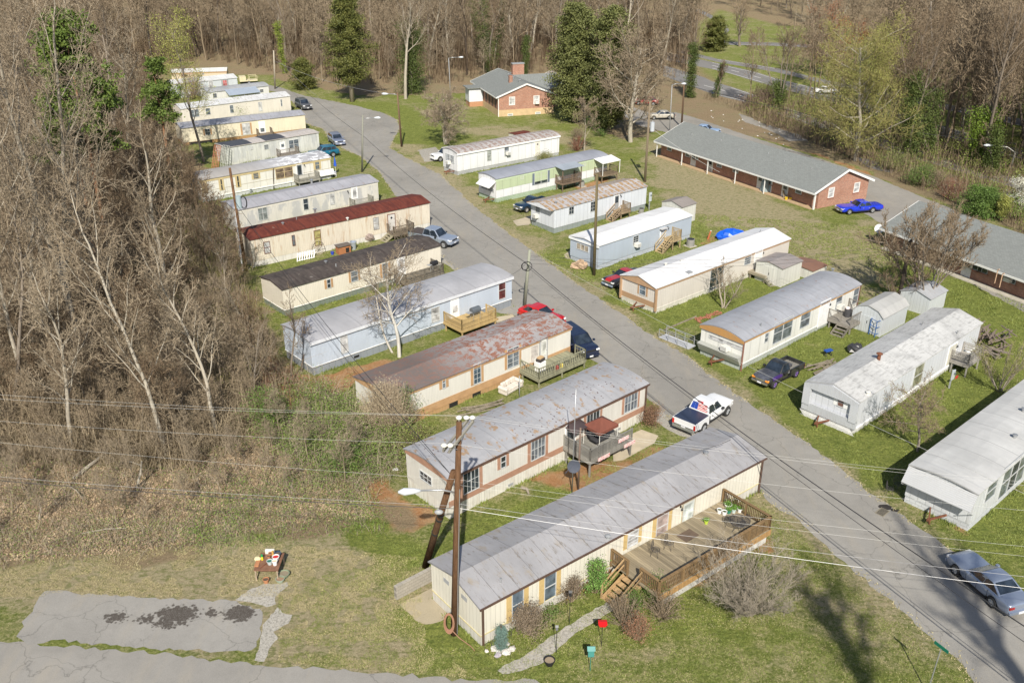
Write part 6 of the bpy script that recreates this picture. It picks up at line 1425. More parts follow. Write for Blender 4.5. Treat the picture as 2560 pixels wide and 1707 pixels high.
conifer('tall dark green cedar standing right of the road bend',('O',825,748),('O',700,-150),71,CEDAR,5.4,330,lo=.16,size=.42)
conifer('big glossy dark green magnolia right of the brick house',('P',985,900),('P',1040,40),72,MAGN,5.0,400,name='magnolia_tree',lo=.06,size=.45,shape=.55,top=.35)
conifer('second crown of magnolia behind the large bare tree',('P',1230,960),('P',1250,60),73,MAGN,4.6,330,name='magnolia_tree',lo=.05,size=.45,shape=.55,top=.35)
conifer('dark green bushy tree beside the tall cedar near the road end',('O',470,660),('O',440,440),74,CEDAR,3.2,140,name='evergreen_tree',lo=.05,size=.36,shape=.6,top=.3)
conifer('rounded dark evergreen at the edge of the highway meadow',('C',80,380),('C',90,130),75,CEDAR,4.0,170,name='evergreen_tree',lo=.05,size=.5,shape=.6,top=.3)
def pine(label,base,topx,seed,wid,ncl,name='pine_tree'):
    b_,t_=upright(*base,*topx); h=t_.z; r_=random.Random(seed); o=thing(name,label,'tree',b_)
    T_=MB(); T_.tube([(0,0,-.1),(.2,0,h*.5),(0,.1,h*.96)],[.26,.17,.05],8,cap=False); T_.build('trunk',bark((.30,.17,.10),.3),o,smooth=True)
    B=MB();pts=[]
    for i_ in range(ncl):
        z=h*r_.uniform(.48,.97); rr=wid*(1.15-z/h)*1.9*r_.uniform(.4,1.0); a=r_.uniform(0,6.28); tip=Vector((rr*math.cos(a),rr*math.sin(a),z+r_.uniform(.1,.8)))
        B.tube([(0,0,z-.4),tip*1.0 if False else (tip.x*.6,tip.y*.6,z),tip],[.07,.04,.02],4,cap=False)
        for q in range(5): pts.append((tip.x+r_.gauss(0,.55),tip.y+r_.gauss(0,.55),tip.z+r_.gauss(0,.22)))
    B.build('limb',BARKD,o)
    V,F=leaf_cloud(pts,ncl*260,.26,.26,seed); np_obj('crown',V,F,PINE,o); return o
pine('bright green pine rising out of the left wood beside the home row',('H',820,420),('G',1045,90),76,3.6,85)
pine('smaller pine half hidden in the left wood',('H',700,300),('G',780,190),77,2.8,40)
pine('pine leaning over the left ends of the farther homes',('V',-60,330),('G',1130,420),78,2.2,34)
def ivy_tree(label,base,topx,seed,w=1.1,n=5000,frac=.6,stems=1,lm=IVY,rad=.2,spread=.2,**kw):
    b_,t_=upright(*base,*topx); h=t_.z; r_=random.Random(seed)
    P=dict(BASE); P.update(dict(kids=[9,5,5,4],t0=[.5,.2,.2,.1],ang=[34,40,42,42])); P.update(kw); g=Grow(seed,P); pts=[]
    for i_ in range(stems):
        a=2*math.pi*i_/max(1,stems)+.4; l_=spread if stems>1 else 0
        n0=len(g.T.v); d_=Vector(((t_.x-b_.x)/h+math.cos(a)*l_,math.sin(a)*l_*.4,1)); g.branch(Vector((0,0,-.1)),d_,h*.88,rad*(1 if stems==1 else .7),0)
        dn=d_.normalized()
        for q in range(40): s_=q/40*frac*h; pts.append(dn*s_+Vector((r_.gauss(0,w*.22),r_.gauss(0,w*.22),0)))
    o=build_tree(g,'ivy_covered_tree',label,b_,BARK,TWIGB)
    V,F=leaf_cloud(pts,int(n*1.3),w*.34,.20,seed); np_obj('ivy',V,F,lm,o); return o
ivy_tree('bare tree with ivy climbing its forked limbs, behind the brick house',('O',1850,540),('O',1800,-120),81,1.6,9000,.95,3,spread=.28,rad=.3)
ivy_tree('thin ivy wrapped trunk right behind the brick house chimney',('O',2085,560),('O',2130,60),82,1.0,3500,.6)
ivy_tree('bare tree backed by a dark ivy mass, left of the brick house',('O',1260,690),('O',1260,-60),83,3.0,14000,.72,1)
ivy_tree('yellow green ivy draped trunk behind the far end of the road',('O',330,540),('O',250,60),84,.9,2500,.8,lm=leafm((.12,.16,.02),(.2,.25,.04)))
ivy_tree('narrow dark ivy column right of the magnolia and large bare tree',('P',1840,720),('P',1880,60),85,1.2,6000,.62)
ivy_tree('ivy clad trunk standing alone beside the highway',('P',2020,720),('P',2090,430),86,.8,2200,.9,rad=.12)
ivy_tree('dark ivy wrapped tree cluster in front of the highway',('C',550,825),('C',560,160),87,1.1,5000,.35,3,spread=.12)
ivy_tree('tall ivy covered tree right of the yellow green tree',('C',1500,1205),('C',1580,120),88,1.7,9000,.62)
ivy_tree('leaning tree with ivy on its lower trunk, right wood',('C',1650,1175),('C',1720,100),89,1.2,5000,.5,2,spread=.1)
ivy_tree('largest bare tree of the right wood with bright ivy around its foot',('C',2020,1240),('C',2210,-120),90,1.9,9000,.34,3,spread=.16,rad=.36,lm=leafm((.07,.12,.015),(.16,.23,.03)))
ivy_tree('ivy covered stump of a tree by the right street lamp',('C',2120,1290),('C',2150,900),91,1.3,4000,.9)
special('slim pale bare trunk beside the tall cedar, left of the brick house',('O',1217,728),('O',1215,-110),92,BARKP,TWIGG,rad=.33,kids=[10,6,6,5],t0=[.45,.2,.15,.1],ang=[36,42,45,42])
# budding trees
special('large yellow green budding tree beyond the long brick row',('C',1110,1185),('C',1150,150),93,BARKP,TWIGY,rad=.3,kids=[24,9,8,6],t0=[.06,.15,.1,.1],ang=[62,48,45,45],len=[.56,.55,.52,.5],short=[.4,.3,.3,.2],rmin=[.1,.05,.035,.028,.022],leaf=(17000,.35,.12,BUD,'tips'))
special('second yellow green tree close behind the first one',('C',1330,900),('C',1300,180),94,BARK,TWIGY,rad=.22,kids=[15,7,6,5],t0=[.2,.15,.1,.1],ang=[48,48,45,45],len=[.48,.55,.52,.5],leaf=(9000,.35,.18,BUD,'tips'))
special('orange red budding tree beyond the highway meadow',('C',900,560),('C',900,50),95,BARK,TWIGR,rad=.25,kids=[20,9,8,6],t0=[.1,.15,.1,.1],ang=[58,48,45,45],len=[.55,.55,.5,.5],leaf=(9000,.5,.16,BUDR,'tips'))
special('smaller orange budding tree right of the orange red one',('C',1150,420),('C',1170,160),96,BARK,TWIGR,rad=.2,kids=[14,7,6,5],t0=[.15,.15,.1,.1],ang=[50,48,45,45],len=[.6,.55,.5,.5],leaf=(4000,.45,.16,BUDR,'tips'))
special('bare oak standing alone in the highway meadow',('C',262,342),('C',270,-10),97,BARK,TWIG,rad=.35,kids=[14,7,6,5],t0=[.2,.15,.1,.1],ang=[50,48,45,45],len=[.6,.55,.5,.5])
special('small bare tree beside the meadow oak',('C',352,352),('C',360,230),98,BARK,TWIG,rad=.12,kids=[11,6,5,4],len=[.55,.55,.5,.5])
special('pale green leafing tree left behind the homes',('V',330,120),('G',1300,60),99,BARK,TWIGY,rad=.2,kids=[12,6,6,5],t0=[.3,.2,.1,.1],leaf=(5000,.4,.16,BUD,'tips'))
special('white blossoming tree at the right edge near the lamp',('T',2230,1420),('T',2230,760),101,BARK,TWIG,rad=.12,kids=[12,6,5,4],t0=[.15,.15,.1,.1],len=[.45,.5,.5,.5],leaf=(4500,.22,.085,BLOS,'tips'))
special('young yellow green tree under the white blossoming tree',('T',2030,1500),('T',2110,1120),102,BARKD,TWIGY,rad=.08,kids=[9,5,5,4],t0=[.2,.15,.1,.1],leaf=(3500,.22,.11,BUD,'tips'))
conifer('dark leafy tangle at the roadside, right wood',('T',1700,1400),('T',1700,1020),103,SHR,3.2,150,name='evergreen_tree',lo=.02,size=.22,shape=.5,top=.4)
# the two trees out of frame whose shadows fall across the lawn and the road
for lab,tq_,h_,sd_ in (('thick trunked bare tree out of frame, its shadow on the lawn',('M',1190,1560),38.5,111),('tall bare tree out of frame at lower right, its shadow on the road',('M',2360,1540),38.0,112)):
    tg=G(*tq_); g=tree_proto(sd_,h_+1.5,rad=.62,tr=.97,lean=(0,-.01),taper=[.62,.4,.4,.4,.5],kids=[10,6,5,4],t0=[.83,.2,.2,.15],ang=[30,38,42,42],len=[.17,.6,.55,.5],rmin=[.3,.12,.05,.03,.02],wob=[.03,.16,.22,.26,.3])
    build_tree(g,'bare_tree',lab,(tg.x+1.3,-4.0,0),BARK,TWIG)
# ---------------------------------------------------------------- shrubs of leaf clumps
def bush(label,k,x,y,rx,rz,n,lm,seed,twm=TWIG,size=.09,name='shrub',stems=26,ry=None,up=1.0):
    o=thing(name,label,'shrub',G(k,x,y)); r_=random.Random(seed); B=MB(); pts=[]; ry=ry or rx
    for i_ in range(stems):
        a=r_.uniform(0,6.28); el=r_.uniform(.1,1.5); q=r_.uniform(.75,1.05); tip=Vector((rx*q*math.cos(a)*math.cos(el),ry*q*math.sin(a)*math.cos(el),rz*(.35+.65*math.sin(el)*q*1.45)*up))
        B.tube([(0,0,-.05),(tip.x*.5,tip.y*.5,tip.z*.45),tip],[.025,.015,.008],3,cap=False)
        for j_ in range(6):
            s_=r_.uniform(.45,1.0); m0=tip*s_; e_=m0+Vector((r_.uniform(-.3,.3),r_.uniform(-.3,.3),r_.uniform(-.05,.35)))*rx*.6
            B.bar(m0,e_,.008,.008)
        for q in (.5,.7,.85,1.0): pts.append(tuple(tip*q))
    B.build('branch',twm,o)
    if n: V,F=leaf_cloud(pts,n,.16*rx+.03,size,seed); np_obj('foliage',V,F,lm,o)
    return o
bush('round brown shrub clipped to a ball by the corner window','K',1245,1215,1.05,1.5,5200,BRB,201,size=.07)
bush('second rounded brown shrub, nearer to the deck stairs','K',1560,970,1.0,1.2,3600,BRB,202,size=.06)
bush('leafy bright green shrub beside the deck stairs','K',1735,905,.75,1.75,3200,leafm((.07,.15,.03),(.18,.30,.07)),203,size=.09)
bush('low olive green plant between the two brown shrubs','K',1400,1075,.6,.5,900,SHR,204,size=.07)
bush('dark green bush at the foot of the deck stairs','K',2010,1010,.7,.8,1800,SHR,205,size=.07)
bush('upright dark green bush at the lower corner of the deck','K',2170,980,.6,1.6,1700,SHR,206,size=.07)
bush('tangled brown bush with arching stems beside the path end','K',1930,1140,1.3,1.5,1500,BRB,207,stems=60,size=.06)
bush('reddish brown bush at the lawn end of the tangle','K',2040,1250,.8,1.3,2400,leafm((.18,.09,.05),(.30,.16,.10)),208,stems=30,size=.06)
bush('grey brown twiggy bush right of the deck corner bushes','K',2220,1080,1.3,1.2,1300,BRB,209,stems=60,size=.06)
bush('brown bush at the road end of the salmon banded home','J',2290,775,.95,1.3,3800,leafm((.14,.08,.045),(.24,.14,.09)),210,size=.07)
bush('pale green shrub in front of the white streaked roof home','j',1110,940,2.6,2.3,5200,leafm((.14,.19,.06),(.25,.30,.10)),211,size=.12,stems=60)
bush('olive shrub between the ribbed roof home and the green home','B',1060,835,1.6,1.0,2600,leafm((.12,.14,.04),(.22,.22,.08)),212,size=.1)
bush('reddish bare bush beside the low home with sagging roof','j',480,690,3.2,4.2,3500,leafm((.22,.10,.08),(.32,.18,.14)),213,size=.09,stems=90)
bush('yellowish bush under the bare saplings by the magnolia','P',1010,1010,1.8,1.2,1500,BRB,214,size=.09,stems=50)
bush('dark shrub below the magnolia on its right','P',1150,960,2.0,2.2,5000,SHR,215,size=.14)
bush('dark brown bramble heap beside the highway','C',420,800,4.2,2.2,6000,leafm((.10,.065,.05),(.17,.12,.09)),216,size=.16,stems=90)
bush('bare bush below the apartment lane, left of the dark tangle','T',1300,1180,2.6,2.4,1600,BRB,217,size=.1,stems=90,twm=TWIGR)
bush('leafy green roadside bush right of the lane','T',850,960,2.4,2.0,6000,SHR,218,size=.12,stems=60)
bush('olive roadside bush at the bend of the lane','T',420,720,2.6,1.7,4200,leafm((.10,.12,.04),(.17,.19,.07)),219,size=.12,stems=70)
bush('green bush at the right edge beside the lane','T',2250,1440,2.0,2.2,5000,leafm((.08,.13,.03),(.2,.28,.06)),220,size=.12,stems=50)
bush('dead grey brush heap at the roadside, right wood','T',1050,1000,2.4,1.9,900,BRB,221,size=.1,stems=110)
bush('low green plants by the brick house wall','P',1180,1000,1.2,.8,1600,SHR,222,size=.1)
bush('bare reddish bush behind the small bare tree by the magnolia','P',1010,1110,1.8,1.9,600,BRB,223,size=.08,stems=80,twm=TWIGR)
bush('vine mound smothering the left end of the rusty roofed home','J',420,830,2.0,3.3,1500,leafm((.30,.26,.17),(.42,.36,.25)),224,size=.07,stems=220,twm=bark((.42,.35,.25),.2),ry=1.7)
bush('tan vine mound heaped in front of the end wall of the rusty roofed home','J',300,800,1.9,2.9,1800,leafm((.34,.29,.18),(.46,.40,.26)),225,size=.07,stems=240,twm=bark((.42,.35,.25),.2))
bush('green leafed climber at the near corner of the rusty roofed home','J',500,800,1.0,2.7,2200,SHR,226,size=.085,stems=40)
o=conifer('small blue grey spruce in the stone ringed bed',('K',1038,1315),('K',1040,1165),231,SPR,.33,60,name='spruce_tree',lo=.03,size=.07)
# ---------------------------------------------------------------- undergrowth of the wood
def brush(name,label,poly,nclump,seed,m_,hgt,spread,nst=16,wd=.012,dmin=.4,lm=None,nl=0,ls=.1):
    r=np.random.default_rng(seed); rr=random.Random(seed); pts=[]
    scatter(poly,nclump,dmin,lambda x,y: pts.append((x,y)),seed=seed,tries=6)
    P0=np.array(pts); k=len(P0); idx=np.repeat(np.arange(k),nst); N_=len(idx)
    base=np.concatenate([P0[idx]+r.normal(0,.35,(N_,2)),np.zeros((N_,1))],1)
    a=r.uniform(0,2*np.pi,N_); cl=r.uniform(.5,1.4,k)[idx]; L=hgt*cl*r.uniform(.5,1.2,N_); out=spread*r.uniform(.2,1.2,N_)*cl
    mid=base+np.stack([np.cos(a)*out*.35,np.sin(a)*out*.35,L*.75],1); tip=base+np.stack([np.cos(a)*out,np.sin(a)*out,L*r.uniform(.05,1.1,N_)],1)
    w=np.stack([-np.sin(a+r.normal(0,.6,N_)),np.cos(a),r.normal(0,.2,N_)],1)*wd
    V=np.stack([base-w,base+w,mid+w*.8,mid-w*.8,tip+w*.35,tip-w*.35],1).reshape(-1,3)
    b6=np.arange(N_)[:,None]*6; F=np.concatenate([b6+np.array([[0,1,2,3]]),b6+np.array([[3,2,4,5]])],0)
    o=np_obj(name,V,F,m_); setp(o,label,'undergrowth',kind='stuff')
    if lm:
        pp=np.concatenate([mid,tip])[r.integers(0,2*N_,min(2*N_,6000))]; V,F=leaf_cloud(pp,nl,.25,ls,seed); np_obj('foliage',V,F,lm,o)
    return o
UG1=wp('X',[(-300,1290),(0,1290),(300,1270),(520,1230),(700,1200),(860,1190),(840,1090),(790,1000),(690,930),(600,900),(560,1000),(400,1080),(0,1060),(-300,1060)])
brush('brush','brown tangled twigs and dead stems on the slope below the left wood',UG1,360,301,TWIG,.6,1.5,nst=9)
brush('brush','dense bare thicket filling the left wood between the trunks',LEFTW,2600,302,TWIG,2.6,2.9,nst=18,wd=.016,dmin=.8)
brush('brush','greyer taller saplings through the left wood',LEFTW,900,303,TWIGG,4.2,3.2,nst=12,wd=.02,dmin=1.2)
brush('brush','olive leafing thicket at the edge of the left wood by the homes',wp('X',[(380,340),(470,470),(540,600),(580,680),(640,800),(600,900),(480,940),(420,800),(380,600),(340,450)]),420,304,TWIGY,2.4,1.5,nst=14,dmin=.8,lm=BUD,nl=9000,ls=.07)
brush('brush','brownish thicket in front of the light blue home',wp('X',[(560,700),(640,860),(720,930),(660,960),(560,900),(500,800)]),240,305,TWIGR,1.8,1.4,nst=14,dmin=.6,lm=leafm((.24,.18,.06),(.34,.26,.09)),nl=4000,ls=.06)
brush('brush','green honeysuckle thicket between the slope and the rusty roofed home',wp('X',[(640,920),(720,900),(800,930),(850,960),(920,1000),(920,1070),(860,1100),(760,1110),(680,1060),(620,1000)]),300,306,bark((.36,.31,.22),.2),1.35,2.4,nst=14,dmin=.6,lm=leafm((.07,.115,.025),(.17,.235,.05)),nl=34000,ls=.1)
brush('brush','tan arching vines mixed into the honeysuckle thicket',wp('X',[(620,900),(720,880),(820,930),(930,1000),(930,1090),(860,1120),(740,1110),(640,1040)]),220,314,bark((.44,.38,.28),.2),1.2,2.6,nst=12,dmin=.6)
brush('brush','green weeds along the foot of the slope',wp('X',[(520,1120),(700,1080),(850,1140),(880,1220),(780,1230),(600,1250),(440,1260),(440,1200)]),260,307,TWIGG,.5,.6,nst=8,dmin=.6,lm=leafm((.07,.12,.02),(.18,.27,.05)),nl=13000,ls=.07)
brush('brush','thicket along the foot of the back wood',BACKW,2200,308,TWIGB,6.5,2.4,nst=14,wd=.03,dmin=1.6)
brush('brush','brambles and saplings of the right wood',wp('X',[(1700,255),(1760,290),(1900,350),(2100,430),(2352,540),(2700,640),(2700,420),(2352,360),(2100,300),(1900,250),(1760,215)]),1200,309,TWIG,3.0,1.8,nst=14,wd=.024,dmin=1.3,lm=leafm((.10,.13,.03),(.20,.23,.05)),nl=36000,ls=.16)
brush('brush','dead stalks along the strip beside the highway',wp('C',[(0,690),(200,760),(500,840),(700,900),(750,960),(300,830),(0,740)]),260,310,bark((.30,.25,.17),.2),1.2,.8,nst=10,wd=.02,dmin=1.0)
brush('brush','grey tan vine tangle over the nearest part of the left wood',wp('X',[(-200,1070),(0,1065),(250,1075),(440,1080),(580,1010),(660,900),(560,780),(300,720),(-200,720)]),1100,311,bark((.34,.28,.19),.3),2.2,2.9,nst=18,wd=.015,dmin=.55)
brush('brush','pale dry stalks and sticks lying over the brown slope',UG1,260,312,bark((.40,.34,.26),.2),.45,1.2,nst=8,wd=.012)
brush('brush','low green sprouts along the lower edge of the slope',wp('X',[(-200,1300),(0,1300),(300,1280),(560,1235),(560,1190),(300,1200),(0,1210),(-200,1210)]),150,313,TWIGG,.4,.6,nst=8,lm=leafm((.09,.14,.03),(.22,.29,.07)),nl=7000,ls=.06)
# leaf litter and grass tufts
def litter_cards(name,label,poly,n,seed,m_,size,z=.03):
    r=np.random.default_rng(seed); xs=[p[0] for p in poly]; ys=[p[1] for p in poly]
    x=r.uniform(min(xs),max(xs),n*3); y=r.uniform(min(ys),max(ys),n*3); k=pin(poly,x,y); x=x[k][:n]; y=y[k][:n]; n=len(x)
    c=np.stack([x,y,r.uniform(.01,z*2,n)],1); a=r.uniform(0,6.28,n); u=np.stack([np.cos(a),np.sin(a),r.normal(0,.35,n)],1)*size*r.uniform(.5,1.3,(n,1)); w=np.stack([-np.sin(a),np.cos(a),r.normal(0,.35,n)],1)*size*.6*r.uniform(.5,1.2,(n,1))
    V=np.stack([c-u,c+w,c+u,c-w],1).reshape(-1,3); V[:,2]=np.maximum(V[:,2],.004); o=np_obj(name,V,np.arange(4*n).reshape(-1,4),m_); setp(o,label,'leaf litter',kind='stuff')
litter_cards('leaf_litter','brown fallen leaves scattered over the slope below the left wood',UG1,60000,401,leafm((.22,.145,.08),(.50,.38,.25)),.06)
def tufts(name,label,poly,n,seed,m_,h,wd,mask=None):
    r=np.random.default_rng(seed); xs=[p[0] for p in poly]; ys=[p[1] for p in poly]
    x=r.uniform(min(xs),max(xs),n*4); y=r.uniform(min(ys),max(ys),n*4); k=pin(poly,x,y)
    k&=~pin(MAIN,x,y)
    d=vnoise(x,y,1.1,seed)*.6+vnoise(x,y,.45,seed+1)*.4; k&=d>.42
    x=x[k][:n]; y=y[k][:n]; n=len(x); b_=np.stack([x,y,np.zeros(n)],1); a=r.uniform(0,6.28,n); w=np.stack([np.cos(a),np.sin(a),np.zeros(n)],1)*wd
    t_=b_+np.stack([r.normal(0,h*.5,n),r.normal(0,h*.5,n),h*r.uniform(.4,1.2,n)],1)
    V=np.stack([b_-w,b_+w,t_],1).reshape(-1,3); o=np_obj(name,V,np.arange(3*n).reshape(-1,3),m_); setp(o,label,'grass',kind='stuff')
GRA=leafm((.10,.13,.03),(.21,.245,.06)); GRD=leafm((.26,.23,.12),(.42,.36,.2))
NEARY=wp('X',[(1130,1568),(1000,1480),(1110,1480),(1400,1250),(1760,1150),(1900,1280),(2060,1420),(2220,1568),(2220,1640),(1100,1640)])
tufts('grass','green grass of the lawn below the deck',NEARY,70000,411,GRA,.06,.018)
tufts('grass','dry grass blades among the lawn below the deck',NEARY,30000,412,GRD,.05,.016)
tufts('grass','green grass between the homes of the right row',wp('X',[(1440,690),(1800,620),(2352,720),(2352,1350),(2100,1180),(1850,980),(1620,820)]),70000,413,GRA,.09,.028)
tufts('grass','grass strip between the two lowest homes',wp('X',[(880,1250),(1100,1200),(1500,1020),(1560,1000),(1560,1070),(1040,1300),(900,1340)]),26000,414,GRA,.07,.02)
tufts('grass','dry grass beside the driveway',wp('X',[(0,1290),(560,1240),(960,1280),(980,1480),(1100,1560),(640,1520),(640,1370),(0,1370)]),60000,415,GRD,.05,.015)
tufts('grass','sparse green grass beside the driveway',wp('X',[(640,1340),(960,1280),(980,1480),(1100,1560),(640,1520)]),22000,416,GRA,.05,.016)
tufts('grass','green grass along the homes in the middle yard',wp('X',[(1180,600),(1280,560),(1440,480),(2000,520),(2352,640),(2352,760),(1960,600),(1440,700),(1330,640)]),50000,417,GRA,.12,.04)
brush('brush','patches of green creepers among the dead leaves on the slope',UG1,230,315,TWIGG,.5,.8,nst=8,dmin=.9,lm=leafm((.08,.12,.03),(.19,.25,.06)),nl=15000,ls=.075)
bush('mixed green bush beside the red clay patch','J',60,1130,1.7,1.6,3200,SHR,241,size=.1,stems=60)
bush('green bush smothered by vines left of the clay','R',2250,560,1.9,2.2,4200,SHR,242,size=.1,stems=60)
bush('large olive bush above the clay patch, behind the salmon banded home','J',560,960,2.0,1.5,3000,leafm((.10,.13,.03),(.22,.25,.07)),243,size=.1,stems=70)
# weeds hugging the foot of every home
r=np.random.default_rng(77); B_=[]
for h_ in (t1,t2,t3,t4,t5,t6,t7,t8,t9,t10,t11,r1,r2,r3,r4,r5,r6,r7,r8):
    n_=int(h_.L*46); u=r.uniform(0,h_.L,n_); v=h_.ov-np.abs(r.normal(0,.16,n_)); n2=int(h_.w*40); u2=h_.ov-np.abs(r.normal(0,.16,n2)); v2=r.uniform(0,h_.w,n2)
    uu_=np.concatenate([u,u2]); vv_=np.concatenate([v,v2]); k_=vnoise(uu_+h_.N.x,vv_+h_.N.y,1.3,5)>.45; uu_=uu_[k_]; vv_=vv_[k_]
    B_.append(np.stack([h_.N.x+uu_*h_.c-vv_*h_.s,h_.N.y+uu_*h_.s+vv_*h_.c,np.zeros(len(uu_))],1))
B_=np.concatenate(B_); n_=len(B_); a=r.uniform(0,6.28,n_); w_=np.stack([np.cos(a),np.sin(a),np.zeros(n_)],1)*.03; tp_=B_+np.stack([r.normal(0,.07,n_),r.normal(0,.07,n_),r.uniform(.08,.32,n_)],1)
o=np_obj('weeds',np.stack([B_-w_,B_+w_,tp_],1).reshape(-1,3),np.arange(3*n_).reshape(-1,3),GRA); setp(o,'weeds and grass growing against the foot of the homes','weeds',kind='stuff')
# grit, straw and grass creeping over the road edges
pts_=[]; pl_=MAIN
for i_ in range(len(pl_)):
    a_=np.array(pl_[i_]); b2_=np.array(pl_[(i_+1)%len(pl_)]); L_=np.hypot(*(b2_-a_))
    if L_>60 or a_[1]>170: continue
    q=int(L_*34); t_=r.uniform(0,1,(q,1)); pts_.append(a_+(b2_-a_)*t_+r.normal(0,.22,(q,2)))
P_=np.concatenate(pts_); k_=vnoise(P_[:,0],P_[:,1],1.0,8)>.42; P_=P_[k_]; n_=len(P_); B_=np.concatenate([P_,np.full((n_,1),.014)],1); a=r.uniform(0,6.28,n_); w_=np.stack([np.cos(a),np.sin(a),np.zeros(n_)],1)*.035; tp_=B_+np.stack([r.normal(0,.07,n_),r.normal(0,.07,n_),r.uniform(.02,.09,n_)],1)
o=np_obj('verge_grass',np.stack([B_-w_,B_+w_,tp_],1).reshape(-1,3),np.arange(3*n_).reshape(-1,3),GRD); setp(o,'dry grass and straw creeping over the road edges','grass',kind='stuff')
# ---------------------------------------------------------------- decks and stairs
def deck(home,name,label,x0,x1,dep,z,rail=.9,wm=WOODG,gaps=(),bal=.13,style='bal',step=None,floorm=None,sides='lfr',post_h=0,y0=None,cat='deck'):
    """a deck in front of a home: x along the wall, sticking out by dep"""
    o=thing(name,label,cat,home.N,home.ang); yw=home.ov-.02 if y0 is None else y0; ya=yw-dep
    fm=floorm or wm
    mb=MB(); mb.box(x0,x1,ya,yw,z-.04,z); mb.build('floor',fm,o)
    mb=MB(); mb.box(x0-.02,x1+.02,ya-.03,ya-.002,z-.24,z-.005); mb.box(x0-.03,x0-.002,ya,yw,z-.24,z-.005); mb.box(x1+.002,x1+.03,ya,yw,z-.24,z-.005)
    mb.build('rim_board',wm,o)
    for x_ in np.linspace(x0+.08,x1-.08,max(2,int((x1-x0)/2.2)+1)):
        for y_ in (ya+.08,yw-.25):
            mb=MB(); mb.box(x_-.05,x_+.05,y_-.05,y_+.05,-.02,z-.05); mb.build('post',wm,o)
    def railing(a,b_,nm='railing'):
        a=Vector(a);b_=Vector(b_); L_=(b_-a).length; mb=MB(); up=Vector((0,0,1))
        mb.bar(a+up*rail,b_+up*rail,.10,.045); 
        if style=='bal':
            mb.bar(a+up*.12,b_+up*.12,.05,.07); n_=max(1,int(L_/bal))
            for i_ in range(1,n_): q=a.lerp(b_,i_/n_); mb.bar(q+up*.06,q+up*(rail-.02),.035,.035)
        elif style=='iron':
            mb.bar(a+up*.1,b_+up*.1,.03,.03); n_=max(1,int(L_/.13))
            for i_ in range(n_+1): q=a.lerp(b_,i_/n_); mb.bar(q,q+up*rail,.018,.018)
        elif style=='slat':
            for h_ in (.25,.45,.65): mb.bar(a+up*h_,b_+up*h_,.03,.11)
        elif style=='lattice':
            n_=int(L_/.12)
            for i_ in range(-3,n_):
                for s_ in (0,1):
                    u0=i_/n_; u1=(i_+6)/n_; z0_,z1_=(.08,rail-.05) if s_ else (rail-.05,.08)
                    ua,ub=max(0,u0),min(1,u1); 
                    if ub<=ua: continue
                    za=z0_+(z1_-z0_)*(ua-u0)/(u1-u0); zb=z0_+(z1_-z0_)*(ub-u0)/(u1-u0)
                    mb.bar(a.lerp(b_,ua)+up*za,a.lerp(b_,ub)+up*zb,.012,.03)
            mb.bar(a+up*.06,b_+up*.06,.06,.08)
        n_=max(1,round(L_/1.9))
        for i_ in range(n_+1):
            q=a.lerp(b_,i_/n_); mb.bar(q-up*.2,q+up*(rail+.06+post_h),.09,.09)
        mb.build(nm,wm,o)
    def split(a,b_,g_):   # leave a gap for stairs: g_=(from,to) in metres along
        a=Vector(a);b_=Vector(b_); d=(b_-a).normalized(); L_=(b_-a).length
        if g_[0]>.1: railing(a,a+d*g_[0])
        if g_[1]<L_-.1: railing(a+d*g_[1],b_)
    e=.05
    segs={'l':((x0+e,yw-.06,z),(x0+e,ya+e,z)),'f':((x0+e,ya+e,z),(x1-e,ya+e,z)),'r':((x1-e,ya+e,z),(x1-e,yw-.06,z))}
    gd=dict(gaps)
    for s_ in sides:
        a,b_=segs[s_]
        if s_ in gd: split(a,b_,gd[s_])
        else: railing(a,b_)
    return o
def stairs(o,p,d,wd,z,wm,n=None,rail=True,run=.27):
    """a flight going down from p (top edge middle, local) along unit d"""
    n=n or max(2,round(z/.19)); p=Vector(p); d=Vector(d); s_=Vector((-d.y,d.x,0)); mb=MB()
    for i_ in range(n):
        q=p+d*(run*(i_+.5)); zz_=z*(1-(i_+1)/(n+.0))+z/n*.0
        a=q-s_*wd/2; b_=q+s_*wd/2; mb.bar((a.x,a.y,max(.02,zz_)),(b_.x,b_.y,max(.02,zz_)),run*1.02,.045)
    for k_ in (-1,1):
        a=p+s_*k_*wd/2; b_=a+d*run*n; mb.bar((a.x,a.y,z-.14),(b_.x,b_.y,.02),.04,.24)
    S=mb.build('steps',wm,o)
    if rail:
        mb=MB()
        for k_ in (-1,1):
            a=p+s_*k_*(wd/2+.03); b_=a+d*run*n
            mb.bar((a.x,a.y,z+.9),(b_.x,b_.y,.92),.05,.09); mb.bar((a.x,a.y,z+.5),(b_.x,b_.y,.52),.04,.08)
            mb.box(b_.x-.045,b_.x+.045,b_.y-.045,b_.y+.045,0,1.0)
        mb.build('handrail',wm,o)
    return S
DK=wood((.33,.235,.12),.14,'y',.28); DKX=wood((.40,.30,.17),.145,'x',.3); TRT=wood((.40,.27,.12),.14,'x',.2); GREENW=wood((.26,.255,.17),.14,'x',.3)
